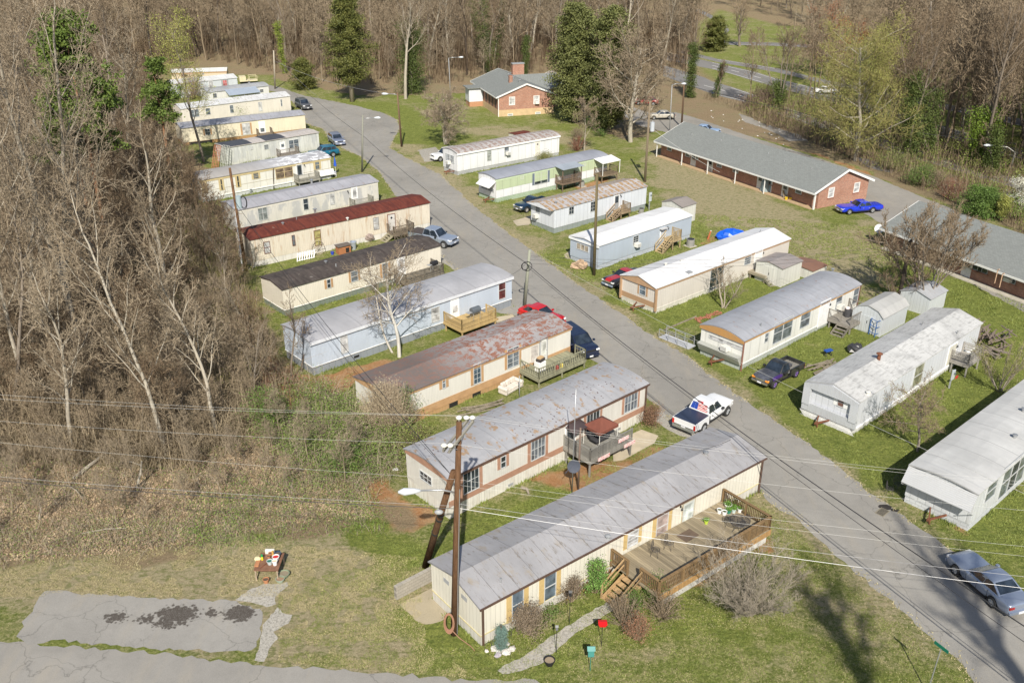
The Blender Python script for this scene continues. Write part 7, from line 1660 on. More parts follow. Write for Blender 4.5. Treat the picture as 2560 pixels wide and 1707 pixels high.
# main deck of the bottom home
def lp(home,k,x,y,z):
    q=home.loc(G(k,x,y,z)); return q
z1_=.95
a_=lp(t1,'L',735,1045,z1_+.9); b_=lp(t1,'L',1565,565,z1_+.9); e_=lp(t1,'L',1280,385,z1_+.9)
dx0,dx1,dy=a_.x,b_.x,(a_.y+b_.y)/2
xl=lp(t1,'L',440,850,z1_+.9).x
d1=thing('wooden_deck','large brown wooden deck along the cream home with yellow shutters','deck',t1.N,t1.ang)
mb=MB(); yw=t1.ov-.05; mb.box(xl,dx1,dy,yw,z1_-.05,z1_); mb.build('floor',wood((.285,.235,.155),.15,'x',.35),d1)
mb=MB(); mb.box(dx0-.05,dx1+.03,dy-.05,dy-.002,z1_-.34,z1_-.01); mb.box(dx1+.002,dx1+.04,dy,yw,z1_-.34,z1_-.01); mb.build('rim_board',wood((.42,.25,.10),.14,'x',.2),d1)
mb=MB(); mb.box(dx0+.6,dx1-.12,dy+.12,dy+.3,-.02,z1_-.36); mb.box(dx1-.3,dx1-.1,dy+.3,yw-.3,-.02,z1_-.36); mb.build('foundation_wall',plain((.50,.49,.46),.9,.25,1.0),d1)
def rail_run(o,a,b_,wm,rail=.92,bal=.12,wide=.16,nm='railing',post=1.9):
    a=Vector(a);b_=Vector(b_);up=Vector((0,0,1)); L_=(b_-a).length; mb=MB(); mb.bar(a+up*rail,b_+up*rail,wide,.04); mb.bar(a+up*(rail-.08),b_+up*(rail-.08),.04,.09); mb.bar(a+up*.10,b_+up*.10,.04,.09)
    n_=max(1,int(L_/bal))
    for i_ in range(1,n_): q=a.lerp(b_,i_/n_); mb.bar(q+up*.06,q+up*(rail-.04),.04,.04)
    R=mb.build(nm,wm,o)
    n_=max(1,round(L_/post))
    for i_ in range(n_+1): q=a.lerp(b_,i_/n_); mb=MB(); mb.bar(q-up*.25,q+up*(rail+.03),.1,.1); mb.build('post',wm,o)
RL=wood((.235,.15,.07),.3,'x',.2); e=.06
rail_run(d1,(dx0,dy+e,z1_),(dx1-e,dy+e,z1_),RL); rail_run(d1,(dx1-e,dy+e,z1_),(dx1-e,yw-.1,z1_),RL); rail_run(d1,(dx0+.02,dy+e,z1_),(dx0+.02,dy+1.45,z1_),RL,post=1.4); rail_run(d1,(xl+.05,yw-1.35,z1_),(xl+.05,yw-.1,z1_),RL,post=1.2)
stairs(d1,(xl+(dx0-xl)*.1,(dy+1.5+yw-1.4)/2,0),(-1,0,0),max(1.3,(yw-1.4)-(dy+1.5)),z1_,wood((.42,.28,.14),.3,'y',.2),n=5,run=.32)
mb=MB(); nn_=14
for i_ in range(nn_):
    x_=xl-3.2+i_*.24
    mb.bar((x_,t1.ov-.14,.0),(x_+.3,t1.ov-.14,.55),.02,.03); mb.bar((x_+.3,t1.ov-.14,.0),(x_,t1.ov-.14,.55),.02,.03)
mb.build('lattice',plain((.36,.18,.08),.8),d1)
# 2: high weathered deck with pergola swing
a_=lp(t2,'g',900,870,2.0); l2=t2.front(px('g',240,470))[0]; rr2=t2.front(px('J',1985,860))[0]
z2_=1.25; x2a=t2.front(px('J',1640,860))[0]; x2b=x2a+4.1
GW=wood((.235,.225,.20),.14,'x',.25)
d2=deck(t2,'wooden_deck','high grey weathered deck with a small brown canopy, at the salmon banded home',x2a,x2b,2.5,z2_,rail=.85,wm=GW,style='lattice',sides='lf')
# 3
z3_=.75; x3a=t3.front(px('U',1085,1290))[0]; x3b=t3.front(px('U',1690,1190))[0]
d3=deck(t3,'wooden_deck','mossy grey green deck of the rusty roofed home, next to the sofa',x3a+.35,x3b-.2,2.2,z3_,rail=.9,wm=GREENW,bal=.24,gaps=(('r',(1.1,2.2)),))
stairs(d3,(x3b-.2,-.7,0),(1,0,0),1.0,z3_,GREENW,rail=False)
# 4
z4_=.85; x4a=lp(t4,'U',155,730,z4_+.9).x; x4b=lp(t4,'U',710,700,z4_+.9).x
d4=deck(t4,'wooden_deck','new golden wooden deck of the light blue home',x4a+1.2,x4a+5.1,2.6,z4_,rail=.9,wm=wood((.47,.335,.15),.14,'x',.15),bal=.12,gaps=(('r',(1.3,2.6)),))
stairs(d4,(x4a+5.1,-.9,0),(1,0,0),1.1,z4_,TRT,rail=False)
# 5
x5a=t5.front(px('F',1425,600))[0]
d5=deck(t5,'wooden_deck','dark weathered deck at the dark roofed home, seen through the branches',x5a,x5a+4.6,2.1,.7,rail=.85,wm=wood((.17,.15,.12),.14,'x',.3))
x6a=t6.front(px('F',1385,220))[0]
d6=deck(t6,'wooden_deck','worn wooden landing with stairs at the red roofed home',x6a-.2,x6a+2.4,1.6,.75,rail=.85,wm=wood((.16,.13,.10),.14,'x',.3),gaps=(('l',(.3,1.3)),))
stairs(d6,(x6a-.2,-.75,0),(-1,0,0),1.0,.75,wood((.30,.27,.19),.3,'y',.3),rail=False)
x7a=t7.front(px('V',2045,600))[0]; deck(t7,'wooden_deck','small grey railed landing at the pale grey weathered home',x7a-.1,x7a+2.6,1.3,.7,rail=.85,wm=wood((.30,.29,.25),.14,'x',.2))
x8a=t8.front(px('V',1395,330))[0]; deck(t8,'wooden_deck','small grey landing under the door of the mustard trimmed home',x8a-.1,x8a+3.0,1.4,.8,rail=.8,wm=wood((.30,.29,.25),.14,'x',.2))
x9a=t9.front(px('j',1700,1470))[0]; deck(t9,'wooden_deck','low rail landing at the grimy flat roofed home',x9a-.1,x9a+3.0,1.2,.5,rail=.75,wm=wood((.24,.21,.18),.14,'x',.2),style='iron')
x10=t10.front(px('j',1400,1180))[0]; deck(t10,'wooden_deck','small entry landing at the cream home on the brown skirt',x10,x10+2.3,1.1,.6,rail=.8,wm=wood((.20,.16,.12),.14,'x',.2),sides='lr')
# right row
x=r2.front(px('B',1140,930))[0]; xx=r2.front(px('B',1280,900))[0]
dr2=deck(r2,'covered_porch','small covered wooden porch of the green home','' or x,xx,1.5,1.15,rail=.85,wm=wood((.17,.12,.085),.14,'x',.2),cat='porch')
mb=MB(); 
for x_ in (x+.06,xx-.06): mb.box(x_-.05,x_+.05,r2.ov-1.5,r2.ov-1.4,1.15,3.0)
mb.build('roof_post',wood((.17,.12,.085),.14,'x',.2),dr2); mb=MB(); mb.add([(x-.15,r2.ov-1.75,3.0),(xx+.15,r2.ov-1.75,3.0),(xx+.15,r2.ov+.1,3.2),(x-.15,r2.ov+.1,3.2),(x-.15,r2.ov-1.75,2.95),(xx+.15,r2.ov-1.75,2.95),(xx+.15,r2.ov+.1,3.14),(x-.15,r2.ov+.1,3.14)],[(0,1,2,3),(7,6,5,4),(0,4,5,1),(1,5,6,2),(3,7,4,0)]); mb.build('roof',roofing((.33,.37,.42),'grey',.4),dr2)
x=r2.front(px('B',1425,900))[0]; dd=deck(r2,'covered_porch','second porch with a white awning at the far end of the green home',x,x+2.9,1.6,1.05,rail=.8,wm=wood((.2,.15,.1),.14,'x',.2),cat='porch',style='iron')
mb=MB(); mb.add([(x-.2,r2.ov-1.9,2.75),(x+3.1,r2.ov-1.9,2.75),(x+3.1,r2.ov,3.1),(x-.2,r2.ov,3.1),(x-.2,r2.ov-1.9,2.70),(x+3.1,r2.ov-1.9,2.70),(x+3.1,r2.ov,3.04),(x-.2,r2.ov,3.04)],[(0,1,2,3),(7,6,5,4),(0,4,5,1),(1,5,6,2),(3,7,4,0)])
for x_ in (x-.1,x+3.0): mb.box(x_-.03,x_+.03,r2.ov-1.85,r2.ov-1.79,1.05,2.72)
mb.build('roof',WHITE,dd)
x=r3.front(px('B',1570,1185))[0]; d_=deck(r3,'wooden_stairs','wooden steps and landing of the rust striped home',x-.1,x+1.5,1.35,.95,rail=.85,wm=wood((.30,.22,.14),.14,'x',.25),sides='fr',cat='stairs'); stairs(d_,(x-.1,-.7,0),(-1,0,0),.95,.95,wood((.34,.25,.16),.3,'y',.2))
x=r4.front(px('D',1350,470))[0]; d_=deck(r4,'wooden_stairs','tall wooden stairs at the bright white roofed home',x-.1,x+1.3,1.3,1.15,rail=.9,wm=wood((.42,.32,.18),.14,'x',.2),sides='fr',cat='stairs'); stairs(d_,(x-.1,-.7,0),(-1,0,0),.95,1.15,wood((.42,.32,.18),.3,'y',.2))
x=r5.front(px('Q',1500,880))[0]; d_=deck(r5,'wooden_deck','low deck with black iron rail at the beige home',x-.7,x+3.1,2.0,.75,rail=.85,wm=wood((.33,.29,.21),.14,'x',.25),sides='r',style='iron'); stairs(d_,(x-.2,-1.9,0),(-.3,-.95,0),1.0,.75,wood((.28,.26,.2),.3,'y',.2),rail=False)
x=r6.front(px('E',900,1060))[0]; d_=deck(r6,'wooden_deck','grey deck with black iron railing at the home with orange brown fascia',x-.1,x+3.4,2.3,.85,rail=.9,wm=wood((.27,.25,.22),.14,'x',.25),style='iron',gaps=(('l',(1.2,2.3)),)); stairs(d_,(x-.1,-1.55,0),(-1,0,0),1.1,.85,wood((.2,.18,.15),.3,'y',.3),rail=False)
x=r7.front(px('E',1790,1380))[0]; d_=deck(r7,'wooden_deck','grey slatted landing at the light grey home',x-.1,x+2.2,1.5,1.1,rail=.8,wm=wood((.31,.29,.26),.14,'x',.25),style='slat',sides='lfr')
mb=MB(); p_=lp(r7,'N',1860,415,.9); mb.box(p_.x-.2,p_.x+.2,-1.50,-1.46,.75,.95); mb.build('red_sign',plain((.55,.03,.04),.6,.1),d_)
# ---------------------------------------------------------------- poles
POLEW=wood((.20,.125,.07),5,'x',.1); POLEG=wood((.30,.28,.23),5,'x',.1); POLEY=wood((.42,.33,.22),5,'x',.1); POLEB=wood((.10,.075,.055),5,'x',.1)
POLEM=bark((.15,.085,.048),.5)
def pole(name,label,base,topx,r0,r1,m_,cat='utility pole'):
    b_,t_=upright(*base,*topx); o=thing(name,label,cat,b_); d=t_-b_; mb=MB(); mb.tube([(0,0,-.1),d*.5,d],[r0,(r0+r1)/2,r1],12); mb.build('pole',m_,o,smooth=True); return o,b_,t_
def streetlight(o,p,d,ln,rise,hs=.75,m=STEEL):
    p=Vector(p); d=Vector(d).normalized(); mb=MB(); mb.tube([p,p+d*ln*.35+Vector((0,0,rise*.8)),p+d*ln+Vector((0,0,rise))],.045,8); A=mb.build('lamp_arm',m,o,smooth=True)
    q=p+d*ln+Vector((0,0,rise)); mb=MB(); mb.tube([q-d*.1,q+d*hs*.25,q+d*hs*.7,q+d*hs],[.07,.15,.19,.06],10); mb.build('lamp_head',plain((.55,.58,.62),.4,.05),A,smooth=True)
def insul(o,p,m=OFFW):
    mb=MB(); mb.tube([p,p+Vector((0,0,.1)),p+Vector((0,0,.14)),p+Vector((0,0,.22)),p+Vector((0,0,.28))],[.05,.05,.14,.15,.05],10); mb.build('insulator',m,o,smooth=True)
o1,pb,pt=pole('utility_pole','tall brown utility pole with crossarms and street lamp, nearest to the camera',('K',692,1205),('J',875,745),.19,.13,POLEM)
def onp(k,x,y): return atY(px(k,x,y),pb.y)-pb
# crossarms swing towards the camera: pair of timbers
ca=onp('i',450,160); cb=onp('i',245,430)
axd=Vector((math.cos(math.radians(70)),math.sin(math.radians(70)),0))
top_=pt-pb; cz=top_.z-.75; cc=top_*((cz)/top_.z)
for s_ in (-.14,.14):
    sx=Vector((axd.y,-axd.x,0))*s_; mb=MB(); mb.bar(cc+sx-axd*1.45,cc+sx+axd*1.45,.09,.12); mb.build('crossarm',wood((.32,.30,.25),5,'x',.1),o1)
ins=[cc+axd*1.3+Vector((-.14,0,.06)),cc+axd*1.3+Vector((.14,0,.06)),top_+Vector((0,0,.02)),cc-axd*1.3+Vector((-.14,0,.06)),cc-axd*1.3+Vector((.14,0,.06))]
for q in ins: insul(o1,q)
for s_ in (-1,1): mb=MB(); mb.bar(cc+axd*s_*.9-Vector((0,0,.05)),cc-Vector((0,0,.8)),.03,.03); mb.build('brace',STEEL,o1)
lq=onp('i',310,905); streetlight(o1,lq,(-1,-.12,0),1.75,.25,.95)
mb=MB(); q=onp('i',145,1095); mb.blob(q,(.22,.14,.13),10,6); mb.build('cable_box',GREYM,o1)
mb=MB(); q0=onp('i',320,860); mb.tube([(.16,-.1,.1),(q0.x+.15,-.12,q0.z)],.025,6); mb.build('conduit',STEEL,o1)
mb=MB(); 
for i_ in range(5):
    a0_=.55+.05*i_; mb.tube([Vector((-.22+a0_*.5*math.cos(t_)*.7,-.2-.02*i_,.95+a0_*.9*math.sin(t_))) for t_ in np.linspace(0,2*math.pi,18)],.022,5,cap=False)
mb.tube([(-.1,-.25,.5),(.3,-.4,.1),(.9,-.9,.03),(1.1,-1.2,.02)],.022,5); oh=mb.build('coiled_hose',plain((.32,.17,.11),.7,.1)); oh.location=pb; setp(oh,'terracotta coiled hose hanging on the foot of the tall brown pole','hose')
# leaning brace pole
b_=G('K',478,705); t_=atY(px('i',290,700),pb.y); o2=thing('brace_pole','thick brown pole leaning against the tall utility pole','utility pole',b_); mb=MB(); d=t_-b_; mb.tube([(0,0,-.1),d*.5,d],[.20,.18,.15],12); mb.build('pole',POLEM,o2,smooth=True)
mb=MB()
for z_ in (.40,.55,.60): mb.tube([d*(z_-.008),d*(z_+.008)],[.20,.20],12)
mb.build('iron_band',BLACK,o2)
p2,b2_,t2_=pole('utility_pole','tall pale yellow wooden pole with a transformer behind the rust striped home',('B',1800,985),('B',1838,390),.17,.12,POLEY)
q=atY(px('B',1850,575),b2_.y)-b2_; mb=MB(); mb.cyl(q.x+.05,q.y-.3,q.z-.6,q.z+.55,.28,n=14); mb.cyl(q.x+.05,q.y-.3,q.z+.55,q.z+.75,.05,n=6); mb.build('transformer',plain((.45,.48,.52),.4,.05),p2)
p3,b3_,t3_=pole('utility_pole','olive brown pole standing by the front corner of the bright white roofed home',('D',838,700),('B',1450,925),.16,.12,wood((.24,.19,.09),5,'x',.1))
p4,b4_,t4_=pole('utility_pole','grey green pole at the road edge above the red car',('D',322,965),('D',366,512),.17,.13,wood((.27,.28,.22),5,'x',.1))
q=atY(px('D',345,630),b4_.y)-b4_; mb=MB(); mb.tube([q+Vector((.45*math.cos(a),-.15,.45*math.sin(a))) for a in np.linspace(0,6.28,14)],.03,5,cap=False); mb.tube([q+Vector((-.2+.3*math.cos(a),-.2,.35*math.sin(a))) for a in np.linspace(0,6.28,12)],.04,5,cap=False); mb.build('cable_coil',BLACK,p4)
p5,b5_,t5_=pole('lamp_pole','thin grey pole with a street lamp at the left road edge',('A',1485,912),('A',1490,492),.13,.10,wood((.24,.24,.2),5,'x',.1)); streetlight(p5,atY(px('A',1492,525),b5_.y)-b5_,(1,.1,0),1.6,.15,.8)
p6,b6_,t6_=pole('lamp_pole','brown leaning pole with a lamp at the turning place',('A',1776,727),('A',1745,330),.15,.11,wood((.22,.13,.08),5,'x',.1)); streetlight(p6,atY(px('A',1745,345),b6_.y)-b6_,(-1,.1,0),1.5,.1,.9)
p7,b7_,t7_=pole('utility_pole','rusty brown pole with a blue transformer at the left end of the red roofed home',('V',825,1400),('V',632,190),.17,.12,POLEM)
q=atY(px('V',745,575),b7_.y)-b7_; mb=MB(); mb.cyl(q.x,q.y-.25,q.z-.65,q.z+.55,.27,n=14); mb.build('transformer',plain((.35,.43,.46),.4,.05),p7); mb=MB()
for rr_ in (.55,.7,.62): mb.tube([q+Vector((.45+rr_*.5*math.cos(a),-.2,-.1+rr_*math.sin(a))) for a in np.linspace(0,6.28,14)],.022,5,cap=False)
mb.build('cable_coil',BLACK,p7)
mb=MB(); q1=atY(px('V',690,640),b7_.y)-b7_; mb.tube([(-.3,-.12,.1),q1],.07,6); mb.build('conduit',plain((.62,.64,.68),.4),p7)
p8,b8_,t8_=pole('utility_pole','pale slender pole at the far end of the road',('A',846,302),('A',835,20),.17,.13,wood((.42,.37,.29),5,'x',.1))
p9,b9_,t9_=pole('utility_pole','dark brown pole beside the lane above the long brick row',('P',1775,938),('P',1795,620),.17,.13,wood((.20,.12,.07),5,'x',.1)); mb=MB(); q=t9_-b9_; mb.bar(q+Vector((-.7,0,-.2)),q+Vector((.4,0,-.2)),.09,.1); mb.build('crossarm',POLEB,p9)
p10,b10_,t10_=pole('lamp_pole','light metal lamp pole beside the dark brown lane pole',('P',1687,965),('P',1706,625),.09,.06,GREYM); streetlight(p10,t10_-b10_,(1,.1,0),1.6,.15,.7)
p11,b11_,t11_=pole('lamp_pole','grey street lamp pole at the right wood edge',('T',2120,830),('T',2225,470),.13,.10,POLEG); streetlight(p11,t11_-b11_+Vector((0,0,-.1)),(-1,.1,0),3.2,.9,1.1,m=OFFW)
p12,b12_,t12_=pole('utility_pole','blackened pole beside the multi-stemmed bare tree',('S',860,1240),('S',1025,470),.19,.15,POLEB)
p13,b13_,t13_=pole('lamp_pole','thin pale pole with a lamp behind the fruit tree',('O',1548,720),('O',1533,430),.09,.06,GREYM); streetlight(p13,t13_-b13_,(1,.1,0),2.0,.15,.8)
p14,b14_,t14_=pole('service_pole','slim brown service pole beside the canopy deck',('J',1750,1240),('J',1768,790),.07,.06,plain((.16,.11,.085),.8)); 
p15,b15_,t15_=pole('antenna_mast','thin grey metal mast next to the slim brown service pole',('J',1705,1265),('J',1735,505),.045,.02,STEEL,cat='mast')
q=atY(px('J',1712,1065),b15_.y)-b15_; dish=MB(); 
for i_ in range(4):
    pass
V_=[];n_=14
for k_,rr_ in enumerate((.0,.22,.42)):
    for j_ in range(n_): V_.append((q.x+.05+rr_*math.cos(2*math.pi*j_/n_),q.y-.1-.35*rr_*rr_,q.z+rr_*1.2*math.sin(2*math.pi*j_/n_)))
dish.add(V_,[(k_*n_+j_,k_*n_+(j_+1)%n_,(k_+1)*n_+(j_+1)%n_,(k_+1)*n_+j_) for k_ in range(2) for j_ in range(n_)]); dish.tube([q,q+Vector((-.5,-.6,-.2))],.02,5); dish.build('satellite_dish',plain((.09,.10,.13),.5,.1),p15)
# two short service poles by home 8 and one by the mossy deck
for lab,b0,t0_,r_,m_ in (('dark slim post behind the grey weathered home, left one',('V',1150,440),('V',1145,195),.08,POLEB),('dark slim post behind the grey weathered home, right one',('V',1360,400),('V',1328,140),.05,POLEB),('grey pipe post beside the discarded sofa',('J',1320,565),('J',1318,410),.04,GREYM)):
    pole('service_pole',lab,b0,t0_,r_,r_*.8,m_)
# ---------------------------------------------------------------- wires
WBR=plain((.48,.48,.46),.4,.02); WDK=plain((.03,.03,.032),.6,.02); WGY=plain((.3,.3,.31),.5,.02)
def wire(label,a,b_,sag,r_,m_,n_=22):
    mb=MB(); pts=[]
    for i_ in range(n_+1): t_=i_/n_; p=a.lerp(b_,t_); pts.append(p-Vector((0,0,sag*4*t_*(1-t_)))-a)
    mb.tube(pts,r_,4); o=mb.build('overhead_wire',m_); o.location=a; setp(o,label,'wire','overhead wires'); return o
I=[pb+q+Vector((0,0,.28)) for q in ins]
def ext(a,q,z,f_=1.25):      # a wire from a through the sight point q at height z, carried on past it
    p=at(q,z); return a+(p-a)*f_
Lw=[(0,px('R',0,268),11.8),(2,px('R',0,303),12.0),(3,px('R',0,488),11.2)]
wire('upper pale wire running left from the far crossarm insulator',I[0],ext(I[0],px('R',0,268),11.6),.25,.0045,WBR)
wire('pale wire running left from the pole top',I[2],ext(I[2],px('R',0,303),12.0),.25,.0045,WBR)
wire('pale wire running left from the near crossarm insulator',I[3],ext(I[3],px('R',0,488),11.3),.25,.0045,WBR)
w4=pb+onp('J',860,1170); wire('pale wire running left from the middle of the tall pole',w4,ext(w4,px('R',0,675),9.0),.2,.0045,WBR)
w5=pb+onp('J',855,1385); wire('thick black cable running left below the street lamp',w5,ext(w5,px('R',0,990),7.2),.25,.02,WDK)
wire('thin grey wire just above the thick black cable',w5+Vector((0,0,.15)),ext(w5+Vector((0,0,.15)),px('R',0,962),7.4),.2,.008,WGY)
wire('upper pale wire crossing the picture to the right edge',I[1],ext(I[1],px('N',2352,1160),11.2),.3,.0045,WBR)
wire('second pale wire to the right edge, from the pole top',I[2],ext(I[2],px('N',2352,1185),11.4),.3,.0045,WBR)
wire('pale wire to the right from the near crossarm insulator',I[4],ext(I[4],px('M',2352,270),10.8),.3,.0045,WBR)
wire('pale wire to the lower right from the middle of the pole',w4,ext(w4,px('M',2352,540),8.6),.25,.0045,WBR)
wire('pale wire just below, to the lower right',w4-Vector((0,0,.3)),ext(w4-Vector((0,0,.3)),px('M',2352,612),8.2),.25,.0045,WBR)
wire('brightest thick white cable crossing the deck to the lower right',w5+Vector((0,0,.05)),ext(w5+Vector((0,0,.05)),px('M',2352,848),6.6),.25,.011,plain((.66,.66,.66),.4,.02))
wire('dark grey wire above the brightest cable',w5+Vector((0,0,.3)),ext(w5+Vector((0,0,.3)),px('M',2352,762),6.9),.25,.009,WGY)
j4=b4_+(atY(px('D',345,615),b4_.y)-b4_)
wire('thick black cable following the road from the grey green pole to the lower right',j4,ext(j4,px('M',2352,1095),6.0,1.1),1.0,.035,WDK,40)
wire('second black cable beside it along the road',j4-Vector((0,0,.25)),ext(j4-Vector((0,0,.25)),px('M',2100,1000),4.6,1.25),.9,.02,WDK,40)
t5p=t5_-Vector((0,0,3.0)); wire('black cable from the grey green pole up the road to the thin lamp pole',j4,t5p,.6,.03,WDK); wire('thinner wire beside it up the road',j4+Vector((0,0,.3)),t5p+Vector((0,0,.3)),.5,.014,WGY)
wire('black cable from the thin lamp pole on to the road bend',t5p,t8_-Vector((0,0,2)),.8,.03,WDK); wire('upper thin wire from the thin lamp pole to the far pole',t5p+Vector((0,0,.4)),t8_-Vector((0,0,1)),.6,.014,WGY)
wire('thin wire from the grey green pole toward the right edge',t4_,ext(t4_,px('N',2352,1240),4.5,1.1),.8,.009,WBR)
wire('dark diagonal service cable from the tall brown pole to the rusty brown pole',pb+onp('J',820,1140),t7_-Vector((0,0,3.2)),.7,.02,WDK)
wire('thin service cable down to the white trees',pb+onp('J',830,1150),at(px('F',700,700),7.0),.4,.012,WDK)
for i_,(dz,lab) in enumerate(((0,'highest'),(.35,'middle'),(.7,'lowest'))): wire(lab+' of the three thin wires from the grey green pole to the blackened pole',t4_-Vector((0,0,.6+dz)),t12_-Vector((0,0,.4+dz)),.9,.011,WDK)
wire('wire from the pale yellow pole to the brick row eave',t2_-Vector((0,0,3.2)),at(px('B',2352,915),2.6),.3,.016,WBR)
wire('wire from the pale yellow pole to the bare tree side',t2_-Vector((0,0,3.0)),at(px('B',1560,680),3.2),.3,.014,WGY)
wire('black wire from the dark lane pole down the lane',t9_,b11_+Vector((0,0,4.5)),1.2,.035,WDK,30)
wire('wire from the far pole to the brown leaning pole',t8_-Vector((0,0,2.0)),t6_-Vector((0,0,.3)),1.0,.02,WGY)
wire('drop wire from the grey green pole to the light blue home',t4_-Vector((0,0,.9)),t4.world(t4.L-.4,.1,3.1),.2,.010,WDK)
wire('loose cable lying from roof edge to road over the bottom cream home',t1.world(t1.L-3.6,t1.w*.5,3.35),ext(j4,px('L',1255,-5),4.4,1.0),.1,.016,WDK)
# ---------------------------------------------------------------- small things
def at_home(h,x,y,z=0): return h.world(x,y,z)
# sofa
q0=G('J',1215,550); q1=G('J',1360,490); sa=math.atan2(q1.y-q0.y,q1.x-q0.x)
so=thing('sofa','discarded cream tufted sofa on the grass by the rusty roofed home','sofa',G('J',1255,515),t3.ang+.15)
SOF=plain((.60,.55,.49),.9,.12,5,bump=.4); 
mb=MB(); mb.box(-1.0,1.0,-.42,.40,.08,.30); mb.build('base',SOF,so,bevel=.05)
for i_ in range(3): mb=MB(); mb.box(-.78+i_*.52,-.27+i_*.52,-.42,.22,.30,.46); mb.build('seat_cushion',SOF,so,bevel=.07)
for i_ in range(3): mb=MB(); mb.box(-.8+i_*.54,-.28+i_*.54,.18,.44,.40,.82); mb.build('back_cushion',SOF,so,bevel=.09)
for s_ in (-1,1): mb=MB(); mb.tube([(s_*.92,-.45,.50),(s_*.92,.42,.52)],.15,12); mb.box(s_*.92-.1,s_*.92+.1,-.42,.40,.08,.5); mb.build('armrest',SOF,so,bevel=.02)
# welding table with pots near the driveway
tq=G('h',720,1040,.0); 
ta=G('h',1095,1370); tb_=G('h',430,1365)
tt=thing('work_table','rusty steel work table covered with pots and buckets, beside the driveway','table',(ta+tb_)/2,math.atan2(ta.y-tb_.y,ta.x-tb_.x)); tw_=(ta-tb_).length; tdp=1.55
mb=MB(); mb.box(-tw_/2-.02,tw_/2+.02,0,tdp,.70,.74); mb.build('tabletop',plain((.20,.10,.06),.7,.3,3),tt)
mb=MB(); mb.bar((-tw_/2+.3,.15,.755),(tw_/2-.3,tdp-.15,.755),.05,.04); mb.build('iron_strip',RUSTM,tt)
for x_ in (-tw_/2+.06,tw_/2-.06):
    for y_ in (.06,tdp-.06): mb=MB(); mb.tube([(x_,y_,0),(x_,y_,.70)],.045,8); mb.build('leg',plain((.36,.28,.2),.8,.3,4),tt)
def pot(label,loc,r_,h_,m_,inner=None,group='pots and buckets on the work table',name='flower_pot',cat='pot',parent_rot=0):
    mb=MB(); n_=14; V=[]
    for rr_,z_ in ((r_*.72,0),(r_,h_),(r_*1.08,h_),(r_*1.08,h_*.88),(r_*.9,h_*.86)): pass
    prof=[(0,0),(r_*.72,0),(r_*.98,h_*.86),(r_*1.08,h_*.86),(r_*1.08,h_),(r_*.94,h_),(r_*.90,h_*.80),(0,h_*.78)]
    for rr_,z_ in prof:
        for j_ in range(n_): V.append((max(rr_,.001)*math.cos(2*math.pi*j_/n_),max(rr_,.001)*math.sin(2*math.pi*j_/n_),z_))
    k_=len(prof); mb.add(V,[(i_*n_+j_,i_*n_+(j_+1)%n_,(i_+1)*n_+(j_+1)%n_,(i_+1)*n_+j_) for i_ in range(k_-1) for j_ in range(n_)])
    mb.m=[1 if i_>=(k_-2)*n_ else 0 for i_ in range(len(mb.f))]
    o=mb.build(name,[m_,inner or plain((.1,.07,.05),.9)],None,smooth=False); o.location=loc; setp(o,label,cat,group); return o
def tl(x,y,z): a=tt.rotation_euler.z; return Vector((tt.location.x+x*math.cos(a)-y*math.sin(a),tt.location.y+x*math.sin(a)+y*math.cos(a),z))
TER=plain((.42,.19,.09),.8,.15,4)
pot('white bucket holding something red, on the right of the work table',tl(.36,.90,.745),.19,.26,WHITE,plain((.5,.03,.03),.6),name='bucket',cat='bucket')
pot('grey pot with a dark green inside, on the work table',tl(.10,.55,.745),.16,.24,plain((.45,.5,.5),.6),plain((.03,.14,.10),.6))
pot('white pot with pale filling, near right corner of the work table',tl(.40,.50,.745),.15,.30,WHITE,plain((.6,.48,.32),.8))
pot('dark blue tub behind the white bucket on the work table',tl(.38,1.25,.745),.18,.20,plain((.03,.07,.14),.5),plain((.1,.08,.06),.8),name='tub',cat='tub')
pot('small terracotta pot at the back of the work table',tl(-.08,1.05,.745),.10,.18,TER); pot('second small terracotta pot farther back on the work table',tl(-.05,1.28,.745),.10,.2,TER)
pot('terracotta pot on the grass under the work table',tl(-.02,-.12,.0),.17,.26,TER,name='flower_pot')
pot('big faded green bowl lying right of the work table',tl(.86,.38,.0),.30,.26,plain((.20,.24,.16),.7),plain((.24,.2,.14),.8),name='planter',cat='planter'); pot('green rimmed bowl nearer to the leg of the work table',tl(.74,-.02,.0),.24,.22,plain((.30,.35,.27),.7),plain((.28,.18,.12),.8),name='planter',cat='planter')
mb=MB(); mb.tube([(0,0,0),(0,0,.16),(0,0,.17),(0,0,.24)],[.07,.07,.06,.05],8); o=mb.build('spray_bottle',plain((.62,.50,.03),.5)); o.location=tl(-.42,.92,.745); mb=MB(); mb.cyl(0,0,.24,.36,.07,.05,8); mb.build('cap',plain((.01,.28,.08),.5),o); setp(o,'yellow bottle with a green cap at the left of the work table','bottle')
mb=MB(); mb.tube([(0,0,0),(0,0,.30)],[.08,.05],8); o=mb.build('jar',plain((.55,.33,.10),.6)); o.location=tl(.08,1.32,.745); setp(o,'tall amber jar at the back of the work table','jar')
mb=MB(); mb.box(-.26,.26,-.07,.07,0,.28); o=mb.build('crate',OFFW,None,bevel=.015); o.location=tl(-.12,1.48,.745); setp(o,'white plastic crate at the back edge of the work table','crate')
mb=MB(); mb.blob((0,0,.13),(.2,.16,.14),10,7,.1); o=mb.build('sack',plain((.62,.56,.34),.9)); o.location=tl(-.68,.95,.745-.1); setp(o,'pale bulging sack on the left back corner of the work table','sack')
mb=MB(); mb.box(-.12,.12,-.25,.25,0,.06); o=mb.build('clay_tile',TER); o.location=tl(-.60,.55,.745); setp(o,'flat terracotta tiles on the left edge of the work table','tile')
